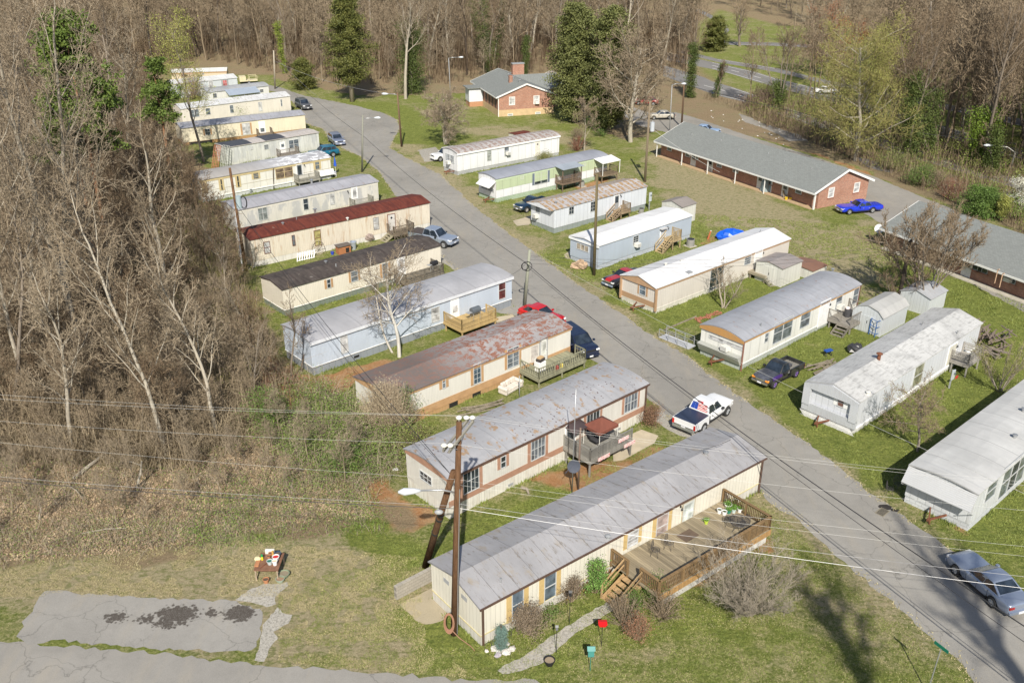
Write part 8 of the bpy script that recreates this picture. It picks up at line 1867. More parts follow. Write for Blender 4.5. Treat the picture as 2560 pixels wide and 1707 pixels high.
# deck furniture
IR=plain((.06,.055,.055),.5,.1)
def iron_chair(label,h,x,y,z,rot,group='iron patio chairs'):
    o=thing('patio_chair',label,'chair',h.world(x,y,z),h.ang+rot,group)
    mb=MB(); n_=16
    mb.tube([(.24*math.cos(a),.24*math.sin(a),.42) for a in np.linspace(0,6.283,n_)],.012,4,cap=False)
    for i_ in range(7): x_=-.2+i_*.066; l_=math.sqrt(max(.001,.0576-x_*x_)); mb.bar((x_,-l_,.42),(x_,l_,.42),.008,.006); mb.bar((-l_,x_,.42),(l_,x_,.42),.008,.006)
    mb.build('seat',IR,o)
    mb=MB(); mb.tube([(.26*math.cos(a),.2+.03*math.sin(a),.55+.42*math.sin(a)) for a in np.linspace(0,math.pi,12)],.013,4,cap=False); mb.tube([(-.26,.2,.42),(-.26,.2,.56)],.013,4); mb.tube([(.26,.2,.42),(.26,.2,.56)],.013,4)
    for i_ in range(7): x_=-.2+i_*.066; mb.bar((x_,.2,.44),(x_,.22,.55+.42*math.sqrt(max(.05,1-(x_/.26)**2))),.007,.007)
    for i_ in range(4): zz_=.55+i_*.1; mb.bar((-.24,.21,zz_),(.24,.21,zz_),.006,.006)
    mb.build('backrest',IR,o)
    for x_ in (-.2,.2):
        for y_ in (-.18,.18): mb=MB(); mb.tube([(x_*.8,y_*.8,.42),(x_*1.2,y_*1.2,.0)],.012,4); mb.build('leg',IR,o)
    return o
def dl(k,x,y,z): return t1.loc(G(k,x,y,z))
for lab,k,x,y,rt in (('black iron chair on the deck, left one by the low window','L',700,845,.5),('black iron chair on the deck, right one by the taller window','L',800,795,.4),('black iron chair tucked behind the round table','L',1235,620,2.6),('black iron chair on the near side of the round table','L',1350,650,-1.9)):
    q=dl(k,x,y,z1_); iron_chair(lab,t1,q.x,q.y,z1_,rt)
q=dl('L',1310,665,z1_); o=thing('patio_table','round black mesh table on the deck','table',t1.world(q.x,q.y,z1_),0)
mb=MB(); mb.tube([(.60*math.cos(a),.60*math.sin(a),.72) for a in np.linspace(0,6.283,24)],.02,5,cap=False)
for i_ in range(23): x_=-.58+i_*.053; l_=math.sqrt(max(.001,.36-x_*x_)); mb.bar((x_,-l_,.72),(x_,l_,.72),.010,.006); mb.bar((-l_,x_,.722),(l_,x_,.722),.010,.006)
mb.build('tabletop',IR,o)
for a in (.3,1.87,3.44,5.0): mb=MB(); mb.tube([(.2*math.cos(a),.2*math.sin(a),.70),(.16*math.cos(a),.16*math.sin(a),.3),(.42*math.cos(a),.42*math.sin(a),0)],.016,4); mb.build('leg',IR,o)
def plant_pot(label,h,q,z,r_,hh_,m_,leafy=True,group='flower pots on the deck'):
    o=pot(label,h.world(q.x,q.y,z),r_,hh_,m_,plain((.05,.07,.02),.9),group)
    if leafy: V,F=leaf_cloud([(0,0,hh_+.05),(.06,0,hh_+.08),(-.06,.04,hh_+.04)],260,r_*.5,.07,int(q.x*100)%999); np_obj('foliage',V,F,leafm((.07,.15,.03),(.18,.32,.06)),o)
    return o
for i_,(k,x,y,r_,hh_,m_,lf,lab) in enumerate([('L',1170,535,.15,.28,WHITE,0,'white empty flower pot, leftmost of the deck pots'),('L',1207,548,.15,.28,WHITE,0,'white empty flower pot beside the leftmost one'),('L',1235,495,.22,.26,WHITE,1,'widest white pot full of green leaves'),('L',1280,480,.17,.26,WHITE,1,'white pot at the back of the deck pots'),('L',1240,535,.15,.24,plain((.02,.2,.12),.5),1,'dark green pot in the front row of the deck pots'),('L',1275,530,.14,.26,plain((.5,.6,.6),.5),1,'pale blue grey pot in the front row of the deck pots'),('L',1320,525,.16,.26,WHITE,1,'white pot with low plants, rightmost of the deck pots'),('L',1293,505,.13,.24,plain((.02,.2,.12),.5),1,'small dark green pot behind the rightmost pot'),('L',1073,612,.13,.24,plain((.42,.55,.06),.5),1,'lime green pot with a plant by the door'),('L',1490,600,.15,.26,WHITE,1,'white pot in the far right corner of the deck')]):
    plant_pot(lab,t1,dl(k,x,y,z1_),z1_,r_,hh_,m_,bool(lf))
q=dl('L',940,700,z1_); mb=MB(); mb.box(-.55,.55,-.38,.38,0,.015); o=mb.build('doormat',plain((.12,.085,.06),.95,.2)); o.location=t1.world(q.x,q.y,z1_); o.rotation_euler=(0,0,t1.ang); setp(o,'brown doormat on the deck in front of the glass door','doormat')
# gazebo canopy and bunting on deck 2
cn=thing('swing_canopy','small brown fabric canopy over a swing on the high weathered deck','canopy',t2.world(x2a+2.1,-1.25,z2_),t2.ang)
CB=plain((.17,.055,.035),.85,.15,3)
mb=MB(); mb.add([(-.85,-.75,1.45),(.95,-.75,1.45),(.95,.75,1.45),(-.85,.75,1.45),(.05,0,1.98),(-.85,-.75,1.25),(.95,-.75,1.25),(.95,.75,1.25),(-.85,.75,1.25)],[(0,1,4),(1,2,4),(2,3,4),(3,0,4),(5,6,1,0),(6,7,2,1),(7,8,3,2),(8,5,0,3)]); mb.build('canopy_cloth',CB,cn)
for x_ in (-.82,.92):
    for y_ in (-.72,.72): mb=MB(); mb.tube([(x_,y_,0),(x_,y_,1.45)],.022,6); mb.build('post',OFFW,cn)
mb=MB(); mb.box(-.6,.7,-.3,.35,.35,.55); mb.box(-.6,.7,.3,.5,.5,1.0); mb.build('seat',plain((.04,.04,.045),.8),cn,bevel=.05)
BU=pattern_mat([(.75,.73,.7),(.62,.12,.12),(.75,.73,.7),(.62,.12,.12),(.8,.78,.75)],5)
for i_,(x_,z_,ln) in enumerate(((x2a+.7,-.02,1.1),(x2a+3.2,-.02,1.1),(x2a+2.6,.62,1.0))):
    mb=MB()
    for j_ in range(6): u0=j_/6*ln; u1=(j_+1)/6*ln; mb.add([(u0,0,0),(u1,0,0),(u1,.0,-.26),(u0,0,-.26-.04*(j_%2)),(u0,.03,0),(u1,.03,0),(u1,.03,-.26),(u0,.03,-.26-.04*(j_%2))],[(0,3,2,1),(4,5,6,7),(0,1,5,4),(3,7,6,2)])
    o=mb.build('bunting',BU); o.location=t2.world(x_,t2.ov-2.6,z2_+z_); o.rotation_euler=(0,0,t2.ang); setp(o,['red white and blue bunting at the lower left of the weathered deck','red white and blue bunting at the lower right of the weathered deck','red white and blue bunting on the top rail of the weathered deck'][i_],'bunting')
# grill and clutter on decks
def grill(label,h,x,y,z,s_=1,m_=BLACK,rot=0):
    o=thing('grill',label,'grill',h.world(x,y,z),h.ang+rot); mb=MB(); mb.box(-.4*s_,.4*s_,-.26*s_,.26*s_,.72,.88); mb.build('firebox',m_,o,bevel=.03)
    mb=MB(); mb.tube([(-.4*s_,0,.88),(.4*s_,0,.88)],.27*s_,12); mb.build('lid',m_,o,smooth=False)
    for x_ in (-.34,.34):
        for y_ in (-.2,.2): mb=MB(); mb.bar((x_*s_,y_*s_,0),(x_*s_,y_*s_,.72),.035,.035); mb.build('leg',GREYM,o)
    mb=MB(); mb.box(-.85*s_,-.42*s_,-.22,.22,.80,.83); mb.build('side_shelf',GREYM,o); return o
grill('covered dark grey grill on the golden deck',t4,x4a+3.6,-1.4,z4_,1.1,plain((.10,.115,.13),.5))
grill('black grill on the dark weathered deck beside the bank',t5,x5a+4.0,-1.2,.7,.9)
o=thing('washing_machine','old white washer with a box on top, on the mossy deck','washer',t3.world(x3a+1.5,-1.0,z3_),t3.ang); mb=MB(); mb.box(-.35,.35,-.33,.33,0,.85); mb.build('body',WHITE,o,bevel=.03); mb=MB(); mb.box(-.35,.35,.2,.33,.85,1.0); mb.build('panel',OFFW,o)
mb=MB(); mb.box(-.32,.32,-.22,.22,0,.24); o=mb.build('box',plain((.06,.05,.05),.7)); o.location=t3.world(x3a+1.5,-1.05,z3_+.86); o.rotation_euler=(0,0,t3.ang+.2); mb=MB(); mb.box(-.25,.28,-.15,.2,.24,.33); mb.build('cardboard',plain((.5,.34,.18),.9),o); setp(o,'black box with scraps of cardboard on the old white washer','box')
for lab,x_,c_ in (('red jug behind the mossy deck railing',2.6,(.35,.02,.03)),('yellow jug behind the mossy deck railing',3.1,(.6,.5,.12))):
    mb=MB(); mb.tube([(0,0,0),(0,0,.3),(0,0,.42)],[.12,.12,.04],10); o=mb.build('jug',plain(c_,.5)); o.location=t3.world(x3a+x_,-1.8,z3_); setp(o,lab,'jug')
o=thing('trash_can','dark rubbish bin with red and white bags on the iron railed deck','trash can',r6.world(r6.front(px('E',900,1060))[0]+1.5,-.9,.85),0); mb=MB(); mb.cyl(0,0,0,.75,.25,.31,14); mb.build('bin',plain((.06,.06,.065),.6),o); mb=MB(); mb.blob((-.05,0,.82),(.2,.16,.12),10,6,.2); mb.build('bag',pattern_mat([(.6,.02,.03),(.8,.8,.8),(.6,.02,.03)],5),o)
def acunit(label,k,x,y,s_=.45,hh_=.8):
    o=thing('condenser_unit',label,'air conditioner',G(k,x,y),.6); mb=MB(); mb.tube([(0,0,.04),(0,0,hh_)],[s_,s_],12); mb.build('casing',plain((.26,.255,.24),.6,.1),o)
    mb=MB(); mb.tube([(0,0,hh_),(0,0,hh_+.03)],[s_*.86,s_*.86],12); mb.build('fan_grille',BLACK,o)
    mb=MB(); mb.box(-s_*1.2,s_*1.2,-s_*1.2,s_*1.2,.0,.05); mb.build('pad',CONC,o); return o
acunit('grey condenser unit beside the bright white roofed home','D',1545,485); acunit('grey condenser unit between the two porches of the green home','B',1333,1018,.42,.7); acunit('small blue grey condenser at the rust striped home','D',1185,245,.32,.6)
def meter(label,k,x,y,hgt_=1.6):
    b_=G(k,x,y); o=thing('electric_meter',label,'meter',b_,.7); mb=MB(); mb.box(-.05,.05,-.05,.05,0,hgt_); mb.build('post',GREYM,o); mb=MB(); mb.box(-.2,.2,-.14,-.05,hgt_*.5,hgt_); mb.build('meter_box',plain((.48,.52,.54),.4),o); mb=MB(); mb.tube([(0,-.14,hgt_*.85),(0,-.24,hgt_*.85)],.09,10); mb.build('dial',GL_MID,o)
meter('grey meter box on a post at the right end of the rust striped home','B',1830,1190,2.2); meter('grey meter boxes beside the iron railed deck of the beige home','E',530,700,1.5); meter('white meter pedestal on the grass left of the grey barn style shed','E',1185,1025,1.2); meter('white meter post in front of the slatted landing','N',1800,500,1.6); meter('small green meter box behind the grey weathered home','V',880,495,.7)
# dog house, wheel, pallet, barrels along home 6
h6=t6
def hp(k,x,y,z=0): return h6.loc(G(k,x,y,z))
q=hp('V',1980,1190); o=thing('dog_house','orange brown wooden kennel against the red roofed home','kennel',h6.world(q.x,q.y+.2),h6.ang); mb=MB(); mb.box(-.7,.7,-.4,.4,0,.85); mb.build('wall',plain((.34,.14,.06),.8,.2,3),o); mb=MB(); mb.box(-.8,.8,-.5,.5,.85,.92); mb.build('roof',plain((.12,.10,.09),.8),o); mb=MB(); mb.box(.1,.5,-.42,-.39,.1,.6); mb.build('opening',BLACK,o)
q=hp('V',2100,1150); pot('grey barrel with a blue lid beside the kennel',h6.world(q.x,q.y+.2,0),.34,.9,plain((.3,.33,.36),.6),plain((.03,.12,.4),.5),group=None,name='barrel',cat='barrel')
q=hp('V',1840,1205); pot('small bright blue bucket on the grass by the kennel',h6.world(q.x,q.y,0),.18,.3,plain((.02,.06,.5),.5),None,group=None,name='bucket',cat='bucket')
q=hp('V',1690,1215); o=thing('cart_wheel','old spoked wagon wheel leaning on the red roofed home','wheel',h6.world(q.x,q.y+.3),h6.ang); mb=MB(); mb.tube([(.75*math.cos(a),.15*math.sin(a),.78+.75*math.sin(a)) for a in np.linspace(0,6.283,26)],.03,5,cap=False)
for i_ in range(10): a=i_*.628; mb.bar((0,0,.78),(.75*math.cos(a),.15*math.sin(a),.78+.75*math.sin(a)),.03,.03)
mb.build('rim',plain((.33,.29,.24),.8),o)
q=hp('V',1530,1270); o=thing('pallet','white slatted pallet leaning against the red roofed home','pallet',h6.world(q.x,q.y+.1),h6.ang); mb=MB()
for i_ in range(8): mb.bar((-.95+i_*.27,0,0),(-.65+i_*.27,.35,.75),.1,.03)
for t_ in (.1,.9): mb.bar((-1.0+t_*.3,.35*t_,.75*t_-.02),(1.0+t_*.3,.35*t_,.75*t_-.02),.06,.06)
mb.build('slat',WHITE,o)
q=hp('F',1225,300); o=thing('tarp_covered_pile','junk pile under a dark blue tarp beside the stairs of the red roofed home','pile',h6.world(q.x,q.y)); mb=MB(); mb.blob((0,0,.5),(.9,.6,.55),14,8,.12); mb.build('junk',plain((.25,.2,.18),.9,.5,5),o); mb=MB(); mb.blob((-.2,.1,.85),(.65,.5,.35),12,7,.1); mb.build('tarp',plain((.01,.07,.2),.5,.2),o)
# blue tarp pile, red post in the middle yard
b_=G('Q',1260,455); o=thing('tarp_covered_pile','bright blue tarp over a heap behind the beige home','pile',b_); mb=MB(); mb.blob((0,0,.35),(1.7,1.1,.75),16,8,.1); mb.build('tarp',plain((.01,.10,.62),.35,.15,3),o)
b_=G('Q',985,465); o=thing('hydrant_post','leaning rusty orange post with a white cap in the middle yard','post',b_); mb=MB(); mb.tube([(0,0,0),(.25,0,1.0)],[.12,.09],8); mb.build('post',plain((.42,.13,.05),.7,.2),o); mb=MB(); mb.blob((.26,0,1.0),(.07,.07,.07),8,5); mb.build('cap',WHITE,o)
# satellite dish on legs
b_=G('S',620,505); o=thing('satellite_dish','large white satellite dish on a pole beside the second brick row','satellite dish',b_); tp=atY(px('S',650,335),b_.y)-b_
mb=MB(); mb.tube([(0,0,0),(tp.x*.8,0,tp.z-.2)],.05,8); mb.tube([(.9,.3,0),(tp.x*.8,0,tp.z*.7)],.03,6); mb.build('mast',STEEL,o)
V_=[];n_=20
nrm=Vector((-.35,-.85,.40)).normalized(); uu=nrm.cross(Vector((0,0,1))).normalized(); vv=uu.cross(nrm)
for k_,rr_ in enumerate((.001,.22,.42,.52)):
    for j_ in range(n_): a=2*math.pi*j_/n_; p_=tp+(uu*math.cos(a)+vv*math.sin(a))*rr_*.95+nrm*(.22*rr_*rr_-.2); V_.append(p_)
mb=MB(); mb.add(V_,[(k_*n_+j_,k_*n_+(j_+1)%n_,(k_+1)*n_+(j_+1)%n_,(k_+1)*n_+j_) for k_ in range(3) for j_ in range(n_)]); mb.build('dish',plain((.62,.62,.64),.5,.04),o,smooth=True)
b_=G('C',735,1490); o=thing('satellite_dish','small grey dish by the near corner of the long brick row','satellite dish',b_); mb=MB(); V_=[]
for k_,rr_ in enumerate((.001,.25,.45)):
    for j_ in range(n_): a=2*math.pi*j_/n_; V_.append(Vector((0,0,.75))+(uu*math.cos(a)+vv*math.sin(a))*rr_+nrm*.3*rr_*rr_)
mb.add(V_,[(k_*n_+j_,k_*n_+(j_+1)%n_,(k_+1)*n_+(j_+1)%n_,(k_+1)*n_+j_) for k_ in range(2) for j_ in range(n_)]); mb.build('dish',plain((.4,.42,.45),.5),o,smooth=True); mb=MB(); mb.tube([(0,.1,0),(0,.05,.7)],.03,6); mb.build('mast',STEEL,o)
# clutter by the long brick row
b_=G('C',450,1405); o=thing('tarp_covered_pile','grey green sheeted heap by the brick row doors','pile',b_); mb=MB(); mb.tube([(0,0,0),(0,0,1.2),(.1,0,2.0)],[.75,.6,.3],10); mb.build('tarp',plain((.25,.31,.32),.7,.2,3),o)
pot('bright blue covered barrel beside the sheeted heap',G('C',492,1410),.38,.9,plain((.01,.03,.5),.4),plain((.01,.03,.5),.4),group=None,name='barrel',cat='barrel')
def wchair(label,k,x,y,rot,m_):
    o=thing('lawn_chair',label,'chair',G(k,x,y),rot); mb=MB(); mb.box(-.3,.3,-.3,.3,.32,.37); mb.build('seat',m_,o); mb=MB(); mb.add([(-.3,.25,.35),(.3,.25,.35),(.3,.5,1.0),(-.3,.5,1.0),(-.3,.29,.35),(.3,.29,.35),(.3,.54,1.0),(-.3,.54,1.0)],[(0,1,2,3),(7,6,5,4),(0,3,7,4),(1,5,6,2),(3,2,6,7)]); mb.build('backrest',m_,o)
    for x_ in (-.3,.3):
        for y_ in (-.27,.27): mb=MB(); mb.bar((x_,y_,0),(x_,y_,.55),.05,.05); mb.build('leg',m_,o)
    mb=MB(); mb.box(-.36,-.24,-.35,.35,.55,.58); mb.box(.24,.36,-.35,.35,.55,.58); mb.build('armrest',m_,o)
LC=plain((.42,.33,.22),.8,.2); wchair('brown wooden chair by the brick row doors, left one','C',535,1425,.4,LC); wchair('brown wooden chair by the brick row doors, right one','C',605,1460,.9,LC)
for lab,x_,y_ in (('yellow bucket by the brick row, left one',602,1472),('yellow bucket by the brick row, right one',635,1470)): pot(lab,G('C',x_,y_),.2,.38,plain((.65,.45,.02),.5),None,group=None,name='bucket',cat='bucket')
# bird feeders, mailbox, sign, stones
def stake(label,k,x,y,hgt_,m_,box,bm_,name='bird_feeder',cat='bird feeder'):
    o=thing(name,label,cat,G(k,x,y)); mb=MB(); mb.tube([(0,0,0),(0,0,hgt_)],.018,6); mb.build('pole',m_,o); mb=MB(); mb.box(-box[0]/2,box[0]/2,-box[1]/2,box[1]/2,hgt_,hgt_+box[2]); B=mb.build('housing',bm_,o,bevel=.01)
    mb=MB(); mb.add([(-box[0]*.65,-box[1]*.7,hgt_+box[2]),(box[0]*.65,-box[1]*.7,hgt_+box[2]),(box[0]*.65,box[1]*.7,hgt_+box[2]),(-box[0]*.65,box[1]*.7,hgt_+box[2]),(-box[0]*.65,0,hgt_+box[2]*1.35),(box[0]*.65,0,hgt_+box[2]*1.35)],[(0,1,5,4),(2,3,4,5),(0,4,3),(1,2,5),(3,2,1,0)]); mb.build('roof',bm_,o); return o
GRP=plain((.02,.16,.12),.5,.1)
stake('green post mounted feeder box standing on the lawn','k',925,590,1.0,plain((.03,.2,.15),.5),(.3,.26,.42),plain((.06,.24,.22),.5))
stake('bright red bird feeder on a pole beside the path','k',1020,380,1.35,BLACK,(.34,.30,.16),plain((.62,.01,.012),.4,.05))
stake('black hanging feeder pole between the brown shrubs','k',750,200,1.9,BLACK,(.14,.14,.25),BLACK)
stake('thin black pole with two small feeders beside the path','k',640,440,1.5,BLACK,(.12,.12,.22),plain((.15,.15,.16),.5))
pot('black bowl planter with dry stems by the path',G('k',583,535),.27,.3,BLACK,plain((.28,.22,.15),.9),group=None,name='planter',cat='planter')
mb=MB(); random.seed(5)
for i_,(x_,y_,s_) in enumerate([(120,415,.2),(150,470,.19),(155,440,.17),(222,445,.26),(265,415,.22),(228,370,.15),(55,430,.12),(130,395,.14)]):
    mb=MB(); mb.blob((0,0,s_*.35),(s_,s_*.8,s_*.55),8,6,.22); o=mb.build('rock',plain((.55,.52,.48) if i_!=1 else (.42,.38,.42),.9,.25,6)); o.location=G('k',x_,y_); o.rotation_euler=(0,0,i_); setp(o,'pale garden rock ringing the bed of the small spruce','rock','rocks around the spruce bed')
mb=MB(); 
for i_ in range(6): x_=.3+i_*.42; mb.tube([(x_+.2*math.cos(a)-.0,-.25,.22+.2*math.sin(a)) for a in np.linspace(0,math.pi,8)],.012,4,cap=False); mb.bar((x_-.2,-.25,0),(x_-.2,-.25,.24),.02,.02); mb.bar((x_+.2,-.25,0),(x_+.2,-.25,.24),.02,.02)
o=mb.build('garden_edging',IR); o.location=t1.N; o.rotation_euler=(0,0,t1.ang); setp(o,'low black hoop edging along the foot of the cream home','edging')
mb=MB(); a_=G('K',262,950); b_=G('K',545,800); mb.bar((0,0,.42),(b_-a_)+Vector((0,0,.42)),.22,.9); o=mb.build('retaining_wall',block((.36,.33,.28))); o.location=a_; setp(o,'low grey block retaining wall left of the cream home','wall')
# street sign
b_=G('M',1640,1640); tp=atY(px('M',1742,1312),b_.y)-b_; o=thing('street_sign','green street name sign on a thin metal post, bottom right','sign',b_); mb=MB(); mb.tube([(0,0,0),tp],.03,8); mb.build('post',STEEL,o)
mb=MB(); mb.box(-.38,.38,-.012,.012,-.09,.09); s1=mb.build('sign_panel',plain((.01,.16,.10),.4,.03),o); s1.location=tp+Vector((0,0,.08)); s1.rotation_euler=(math.radians(0),0,math.radians(-62))
# storm drain
b_=G('M',1310,312); o=thing('drain_grate','rusty storm drain grate set in the road','drain',(b_.x,b_.y,.02),.75); mb=MB(); mb.box(-.42,.42,-.28,.28,.0,.01); mb.build('frame',plain((.25,.22,.16),.8),o)
mb=MB()
for i_ in range(7): mb.box(-.36+i_*.11,-.30+i_*.11,-.23,.23,.0105,.014)
mb.build('slot',BLACK,o)
for lab,x_,y_,s_ in (('dark oily patch above the storm drain',1328,272,.5),('small dark patch right of the storm drain',1402,297,.26)):
    p_=G('M',x_,y_); mb=MB(); pts=[(s_*math.cos(a)*(1+random.uniform(-.3,.3)),s_*.6*math.sin(a)*(1+random.uniform(-.3,.3)),0) for a in np.linspace(0,6.0,12)]; mb.add([(0,0,0)]+pts,[(0,i_+1,(i_+1)%12+1) for i_ in range(12)]); o=mb.build('oil_stain',OIL); o.location=(p_.x,p_.y,.016); setp(o,kind='structure')
# timber and pallets
def lumber(label,k,x,y,n_,ln,ang,seed,m_=WOODG,name='lumber_pile',cat='lumber pile',spread=.7,hh_=.4):
    r_=random.Random(seed); o=thing(name,label,cat,G(k,x,y),ang)
    mb=MB()
    for i_ in range(n_):
        a=r_.gauss(0,.35); c0=Vector((r_.uniform(-spread,spread),r_.uniform(-spread,spread),r_.uniform(.04,hh_))); d=Vector((math.cos(a),math.sin(a),r_.uniform(-.06,.06)))*ln*r_.uniform(.3,.55); mb.bar(c0-d,c0+d,.12,.04)
    mb.build('board',m_,o); return o
lumber('pile of broken grey boards between the purple pickup and the light grey home','N',880,355,16,2.6,.5,1)
lumber('bigger heap of dark broken pallets behind the light grey home','E',2080,1190,46,2.6,.9,2,wood((.21,.165,.13),.14,'x',.3),spread=1.6,hh_=1.3)
lumber('slatted pallets leaning at the foot of the heap behind the light grey home','E',2080,1290,22,1.8,2.1,3,wood((.24,.20,.165),.14,'x',.3),spread=.9,hh_=.6)
lumber('grey boards lying between the rusty roofed and salmon banded homes','J',1060,655,7,3.6,.35,4,spread=.4,hh_=.2)
o=thing('brick_pile','row of broken red bricks on the grass between the beige home and the next one','bricks',G('Q',990,1380),.62)
mb=MB(); r_=random.Random(9)
for i_ in range(60): x_=r_.uniform(-1.6,1.6); y_=r_.gauss(0,.22); a=r_.uniform(0,3.1); d=Vector((math.cos(a),math.sin(a),0))*.11; c0=Vector((x_,y_,r_.uniform(.03,.16))); mb.bar(c0-d,c0+d,.1,.07)
mb.build('brick',plain((.36,.15,.09),.9,.3,6),o)
mb=MB(); mb.bar((0,0,.05),(G('Q',850,1375)-G('Q',480,1530))+Vector((0,0,.05)),.12,.1); o=mb.build('timber',WOODG); o.location=G('Q',480,1530); setp(o,'long grey landscape timber lying in the grass by the road','timber')
# lattice panels and ladder-like racks by home 9
for i_,(x_,c_,lab) in enumerate(((520,(.42,.17,.10),'red brown lattice panel leaning on the grimy flat roofed home'),(590,(.40,.42,.38),'grey lattice panel leaning on the grimy flat roofed home'))):
    q0=G('V',x_-90,190); o=thing('lattice_panel',lab,'lattice',G('V',x_-100 if i_==0 else x_-70,185),t9.ang-1.2); mb=MB()
    for j_ in range(5): mb.bar((j_*.3,0,0),(j_*.3,1.1,3.0),.07,.04)
    for j_ in range(10): mb.bar((0,1.1*j_/9,3.0*j_/9),(1.2,1.1*j_/9,3.0*j_/9),.06,.03)
    mb.build('slat',plain(c_,.8,.2),o)
# small yellow structure at road end, umbrella, hitches
o=thing('utility_trailer','small cream coloured frame trailer at the far road end','trailer',G('j',1285,455),.4); mb=MB(); mb.box(-1.8,1.8,-.9,.9,.5,.7); mb.build('bed',plain((.6,.54,.35),.6),o); mb=MB(); mb.box(-1.8,-.5,-.9,.9,.7,1.5); mb.build('box',plain((.6,.54,.35),.6),o)
for s_ in (-1,1): wheel(o,0,s_*1.0,.3,.2,STEEL,s_)
mb=MB()
for x_ in (.2,1.75): mb.bar((x_,-.85,.7),(x_,-.85,1.5),.06,.06); mb.bar((x_,.85,.7),(x_,.85,1.5),.06,.06)
mb.bar((.2,-.85,1.5),(1.75,-.85,1.5),.06,.06); mb.bar((.2,.85,1.5),(1.75,.85,1.5),.06,.06); mb.build('rail',plain((.6,.54,.35),.6),o)
b_=G('V',1880,265); o=thing('patio_umbrella','folded blue umbrella at the road end of the mustard trimmed home','umbrella',b_); mb=MB(); mb.tube([(0,0,0),(0,0,2.5)],.03,6); mb.build('pole',OFFW,o); mb=MB(); mb.tube([(0,0,1.2),(0,0,1.5),(0,0,2.5)],[.22,.18,.03],8); mb.build('cloth',plain((.02,.09,.5),.6),o)
wchair('white plastic chair beside the folded blue umbrella','V',1850,290,.6,WHITE)
o=thing('kiddie_pool','dark blue tub beside the white plastic chair','tub',G('V',1835,262)); mb=MB(); mb.cyl(0,0,0,.35,.55,.62,14); mb.build('tub',plain((.02,.07,.22),.5),o)
def hitch(label,h,side_y):
    o=thing('tow_hitch',label,'hitch',h.world(-.0,side_y),h.ang); mb=MB(); mb.bar((.1,-.5,.45),(-1.1,0,.42),.08,.12); mb.bar((.1,.5,.45),(-1.1,0,.42),.08,.12); mb.build('frame',RUSTM,o); mb=MB(); mb.box(-1.25,-1.0,-.08,.08,.36,.5); mb.build('coupler',RUSTM,o); mb=MB(); mb.tube([(-.9,0,0),(-.9,0,.4)],.05,6); mb.build('stand',RUSTM,o)
for h_,y_,lab in ((r1,1.4,'rusty tow hitch at the road end of the ribbed roof home'),(r2,1.0,'rusty tow hitch at the road end of the green home'),(r5,1.9,'rusty tow hitch in front of the beige home'),(r6,2.2,'rusty tow hitch in front of the home with orange brown fascia'),(r7,2.4,'wooden step and hitch in front of the light grey home'),(r8,2.0,'rusty tow hitch under the louvered awning')): hitch(lab,h_,y_)
o=thing('access_ramp','grey metal ramp with handrails at the front of the home with orange brown fascia','ramp',G('D',1545,1230),math.radians(132)); mb=MB(); mb.box(-.2,3.0,-.5,.5,.03,.09); mb.build('ramp_floor',plain((.42,.43,.45),.5),o); mb=MB()
for y_ in (-.5,.5):
    mb.bar((0,y_,.85),(3.0,y_,.85),.04,.04); mb.bar((0,y_,.45),(3.0,y_,.45),.03,.03)
    for x_ in (0,1,2,3): mb.bar((x_,y_,.05),(x_,y_,.85),.04,.04)
mb.build('handrail',GREYM,o)
# camp chairs in the shade beside the bottom right home
iron_chair('black folding chair in the shade beside the louvered awning home, left one',r8,.2,r8.w+.9,0,.6,'chairs in the shade'); iron_chair('black folding chair in the shade beside the louvered awning home, right one',r8,1.1,r8.w+.8,0,-.4,'chairs in the shade')
o=thing('saw_horse','small blue bench on the grass behind the purple pickup','bench',G('N',908,262),.4); mb=MB(); mb.box(-.35,.35,-.18,.18,.45,.55); mb.build('seat',plain((.02,.08,.35),.5),o)
for x_ in (-.28,.28): mb=MB(); mb.bar((x_,-.15,0),(x_*.8,0,.45),.05,.05); mb.bar((x_,.15,0),(x_*.8,0,.45),.05,.05); mb.build('leg',BLACK,o)
o=thing('pile_of_bags','heap of black rubbish bags above the light grey home roof','rubbish',G('N',1110,240)); mb=MB(); mb.blob((0,0,.35),(.7,.5,.5),10,7,.2); mb.build('bag',plain((.04,.04,.045),.4),o)
o=thing('ladder_frame','blue steel rack leaning beside the grey barn style shed','rack',G('E',1250,1140),.4); mb=MB()
for y_ in (-.35,.35):
    for x_ in (-.3,.3): mb.bar((x_,y_,0),(x_,y_,1.5),.05,.05)
for z_ in (.3,.9,1.5): mb.bar((-.3,-.35,z_),(.3,-.35,z_),.04,.04); mb.bar((-.3,.35,z_),(.3,.35,z_),.04,.04); mb.bar((-.3,-.35,z_),(-.3,.35,z_),.04,.04)
mb.build('frame',plain((.03,.12,.35),.5),o)
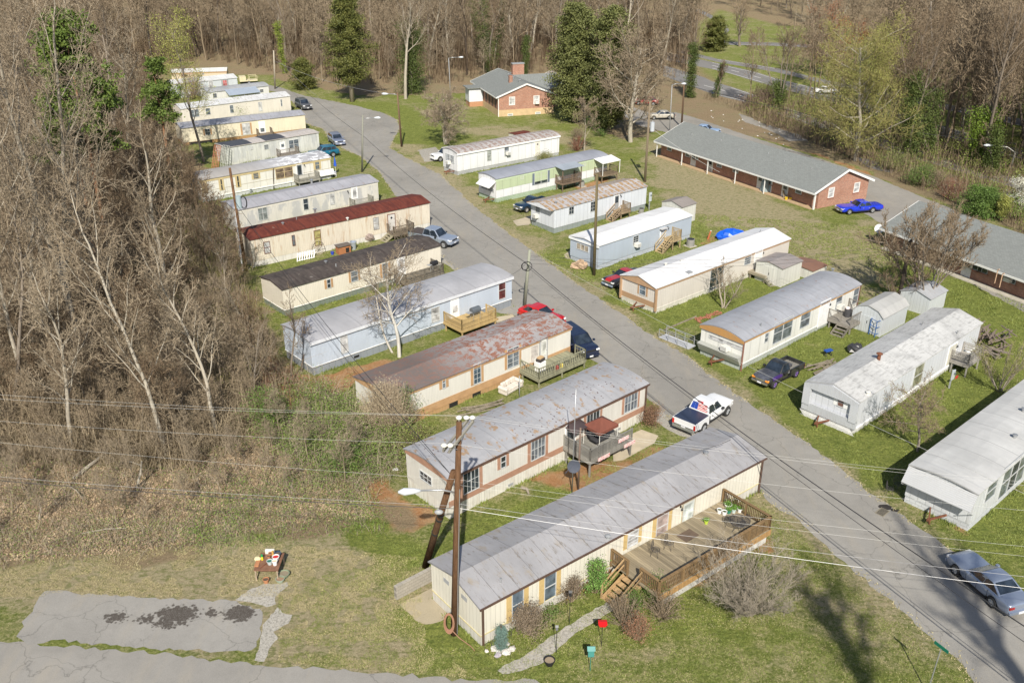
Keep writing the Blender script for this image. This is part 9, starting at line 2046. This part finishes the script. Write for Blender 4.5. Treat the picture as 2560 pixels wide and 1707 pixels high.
o=thing('firewood_heap','heap of scrap wood and cloth at the corner of the bright white roofed home','pile',G('D',735,650)); mb=MB(); mb.blob((0,0,.3),(.8,.6,.6),10,7,.35); mb.build('heap',plain((.42,.30,.2),.9,.4,6),o)
# fallen logs on the slope, litter
for i_,(k,x0_,y0_,x1_,y1_,r_,lab) in enumerate([('R',620,1000,860,800,.14,'long pale fallen log on the brown slope, left part'),('R',860,800,1080,600,.12,'long fallen log on the brown slope, upper part'),('R',560,1050,700,1170,.05,'thin forked fallen branch on the slope'),('R',690,1460,1060,1410,.05,'bleached stick lying at the foot of the slope'),('R',1000,860,1180,880,.06,'short fallen branch in the middle of the slope'),('R',1150,1070,1190,850,.09,'crooked broken stem standing on the slope'),('R',330,1340,330,1200,.06,'short dead stem at the lower left of the slope'),('K',1190,135,1240,175,.12,'pale board scrap on the grass by the salmon banded home')]):
    a_=G(k,x0_,y0_); 
    if 'stand' in lab or 'stem' in lab: b_=atY(px(k,x1_,y1_),a_.y)
    else: b_=G(k,x1_,y1_,.25)
    mb=MB(); d=b_-a_; mb.tube([(0,0,.05),d*.5+Vector((.1,.05,.12)),d],[r_,r_*.85,r_*.5],7); o=mb.build('fallen_log' if i_<2 else 'fallen_branch',BARKP); o.location=a_; setp(o,lab,'log' if i_<2 else 'branch')
mb=MB(); mb.blob((0,0,.1),(.22,.15,.1),7,5,.3); o=mb.build('plastic_bag',WHITE); o.location=G('J',410,1105); setp(o,'crumpled white bag on the edge of the red clay','litter')
random.seed(3)
for i_ in range(22):
    mb=MB(); mb.blob((0,0,.05),(random.uniform(.07,.17),.09,.05),6,4,.3); o=mb.build('litter_scrap',WHITE); p_=G('C',random.uniform(20,700),0); 
    x_=random.uniform(20,680); o.location=G('C',x_,830+x_*.32+random.uniform(-60,50)); setp(o,'scrap of white litter on the bare strip above the brick row','litter','litter on the bare strip')
# far house at the top right
fh,_=gable_house('far_house','pale far house half hidden at the top right of the wood',G('C',1960,60),.3,16,9,3.2,2.0,.4,plain((.2,.2,.21),.8),siding((.6,.6,.58),.3,.1))
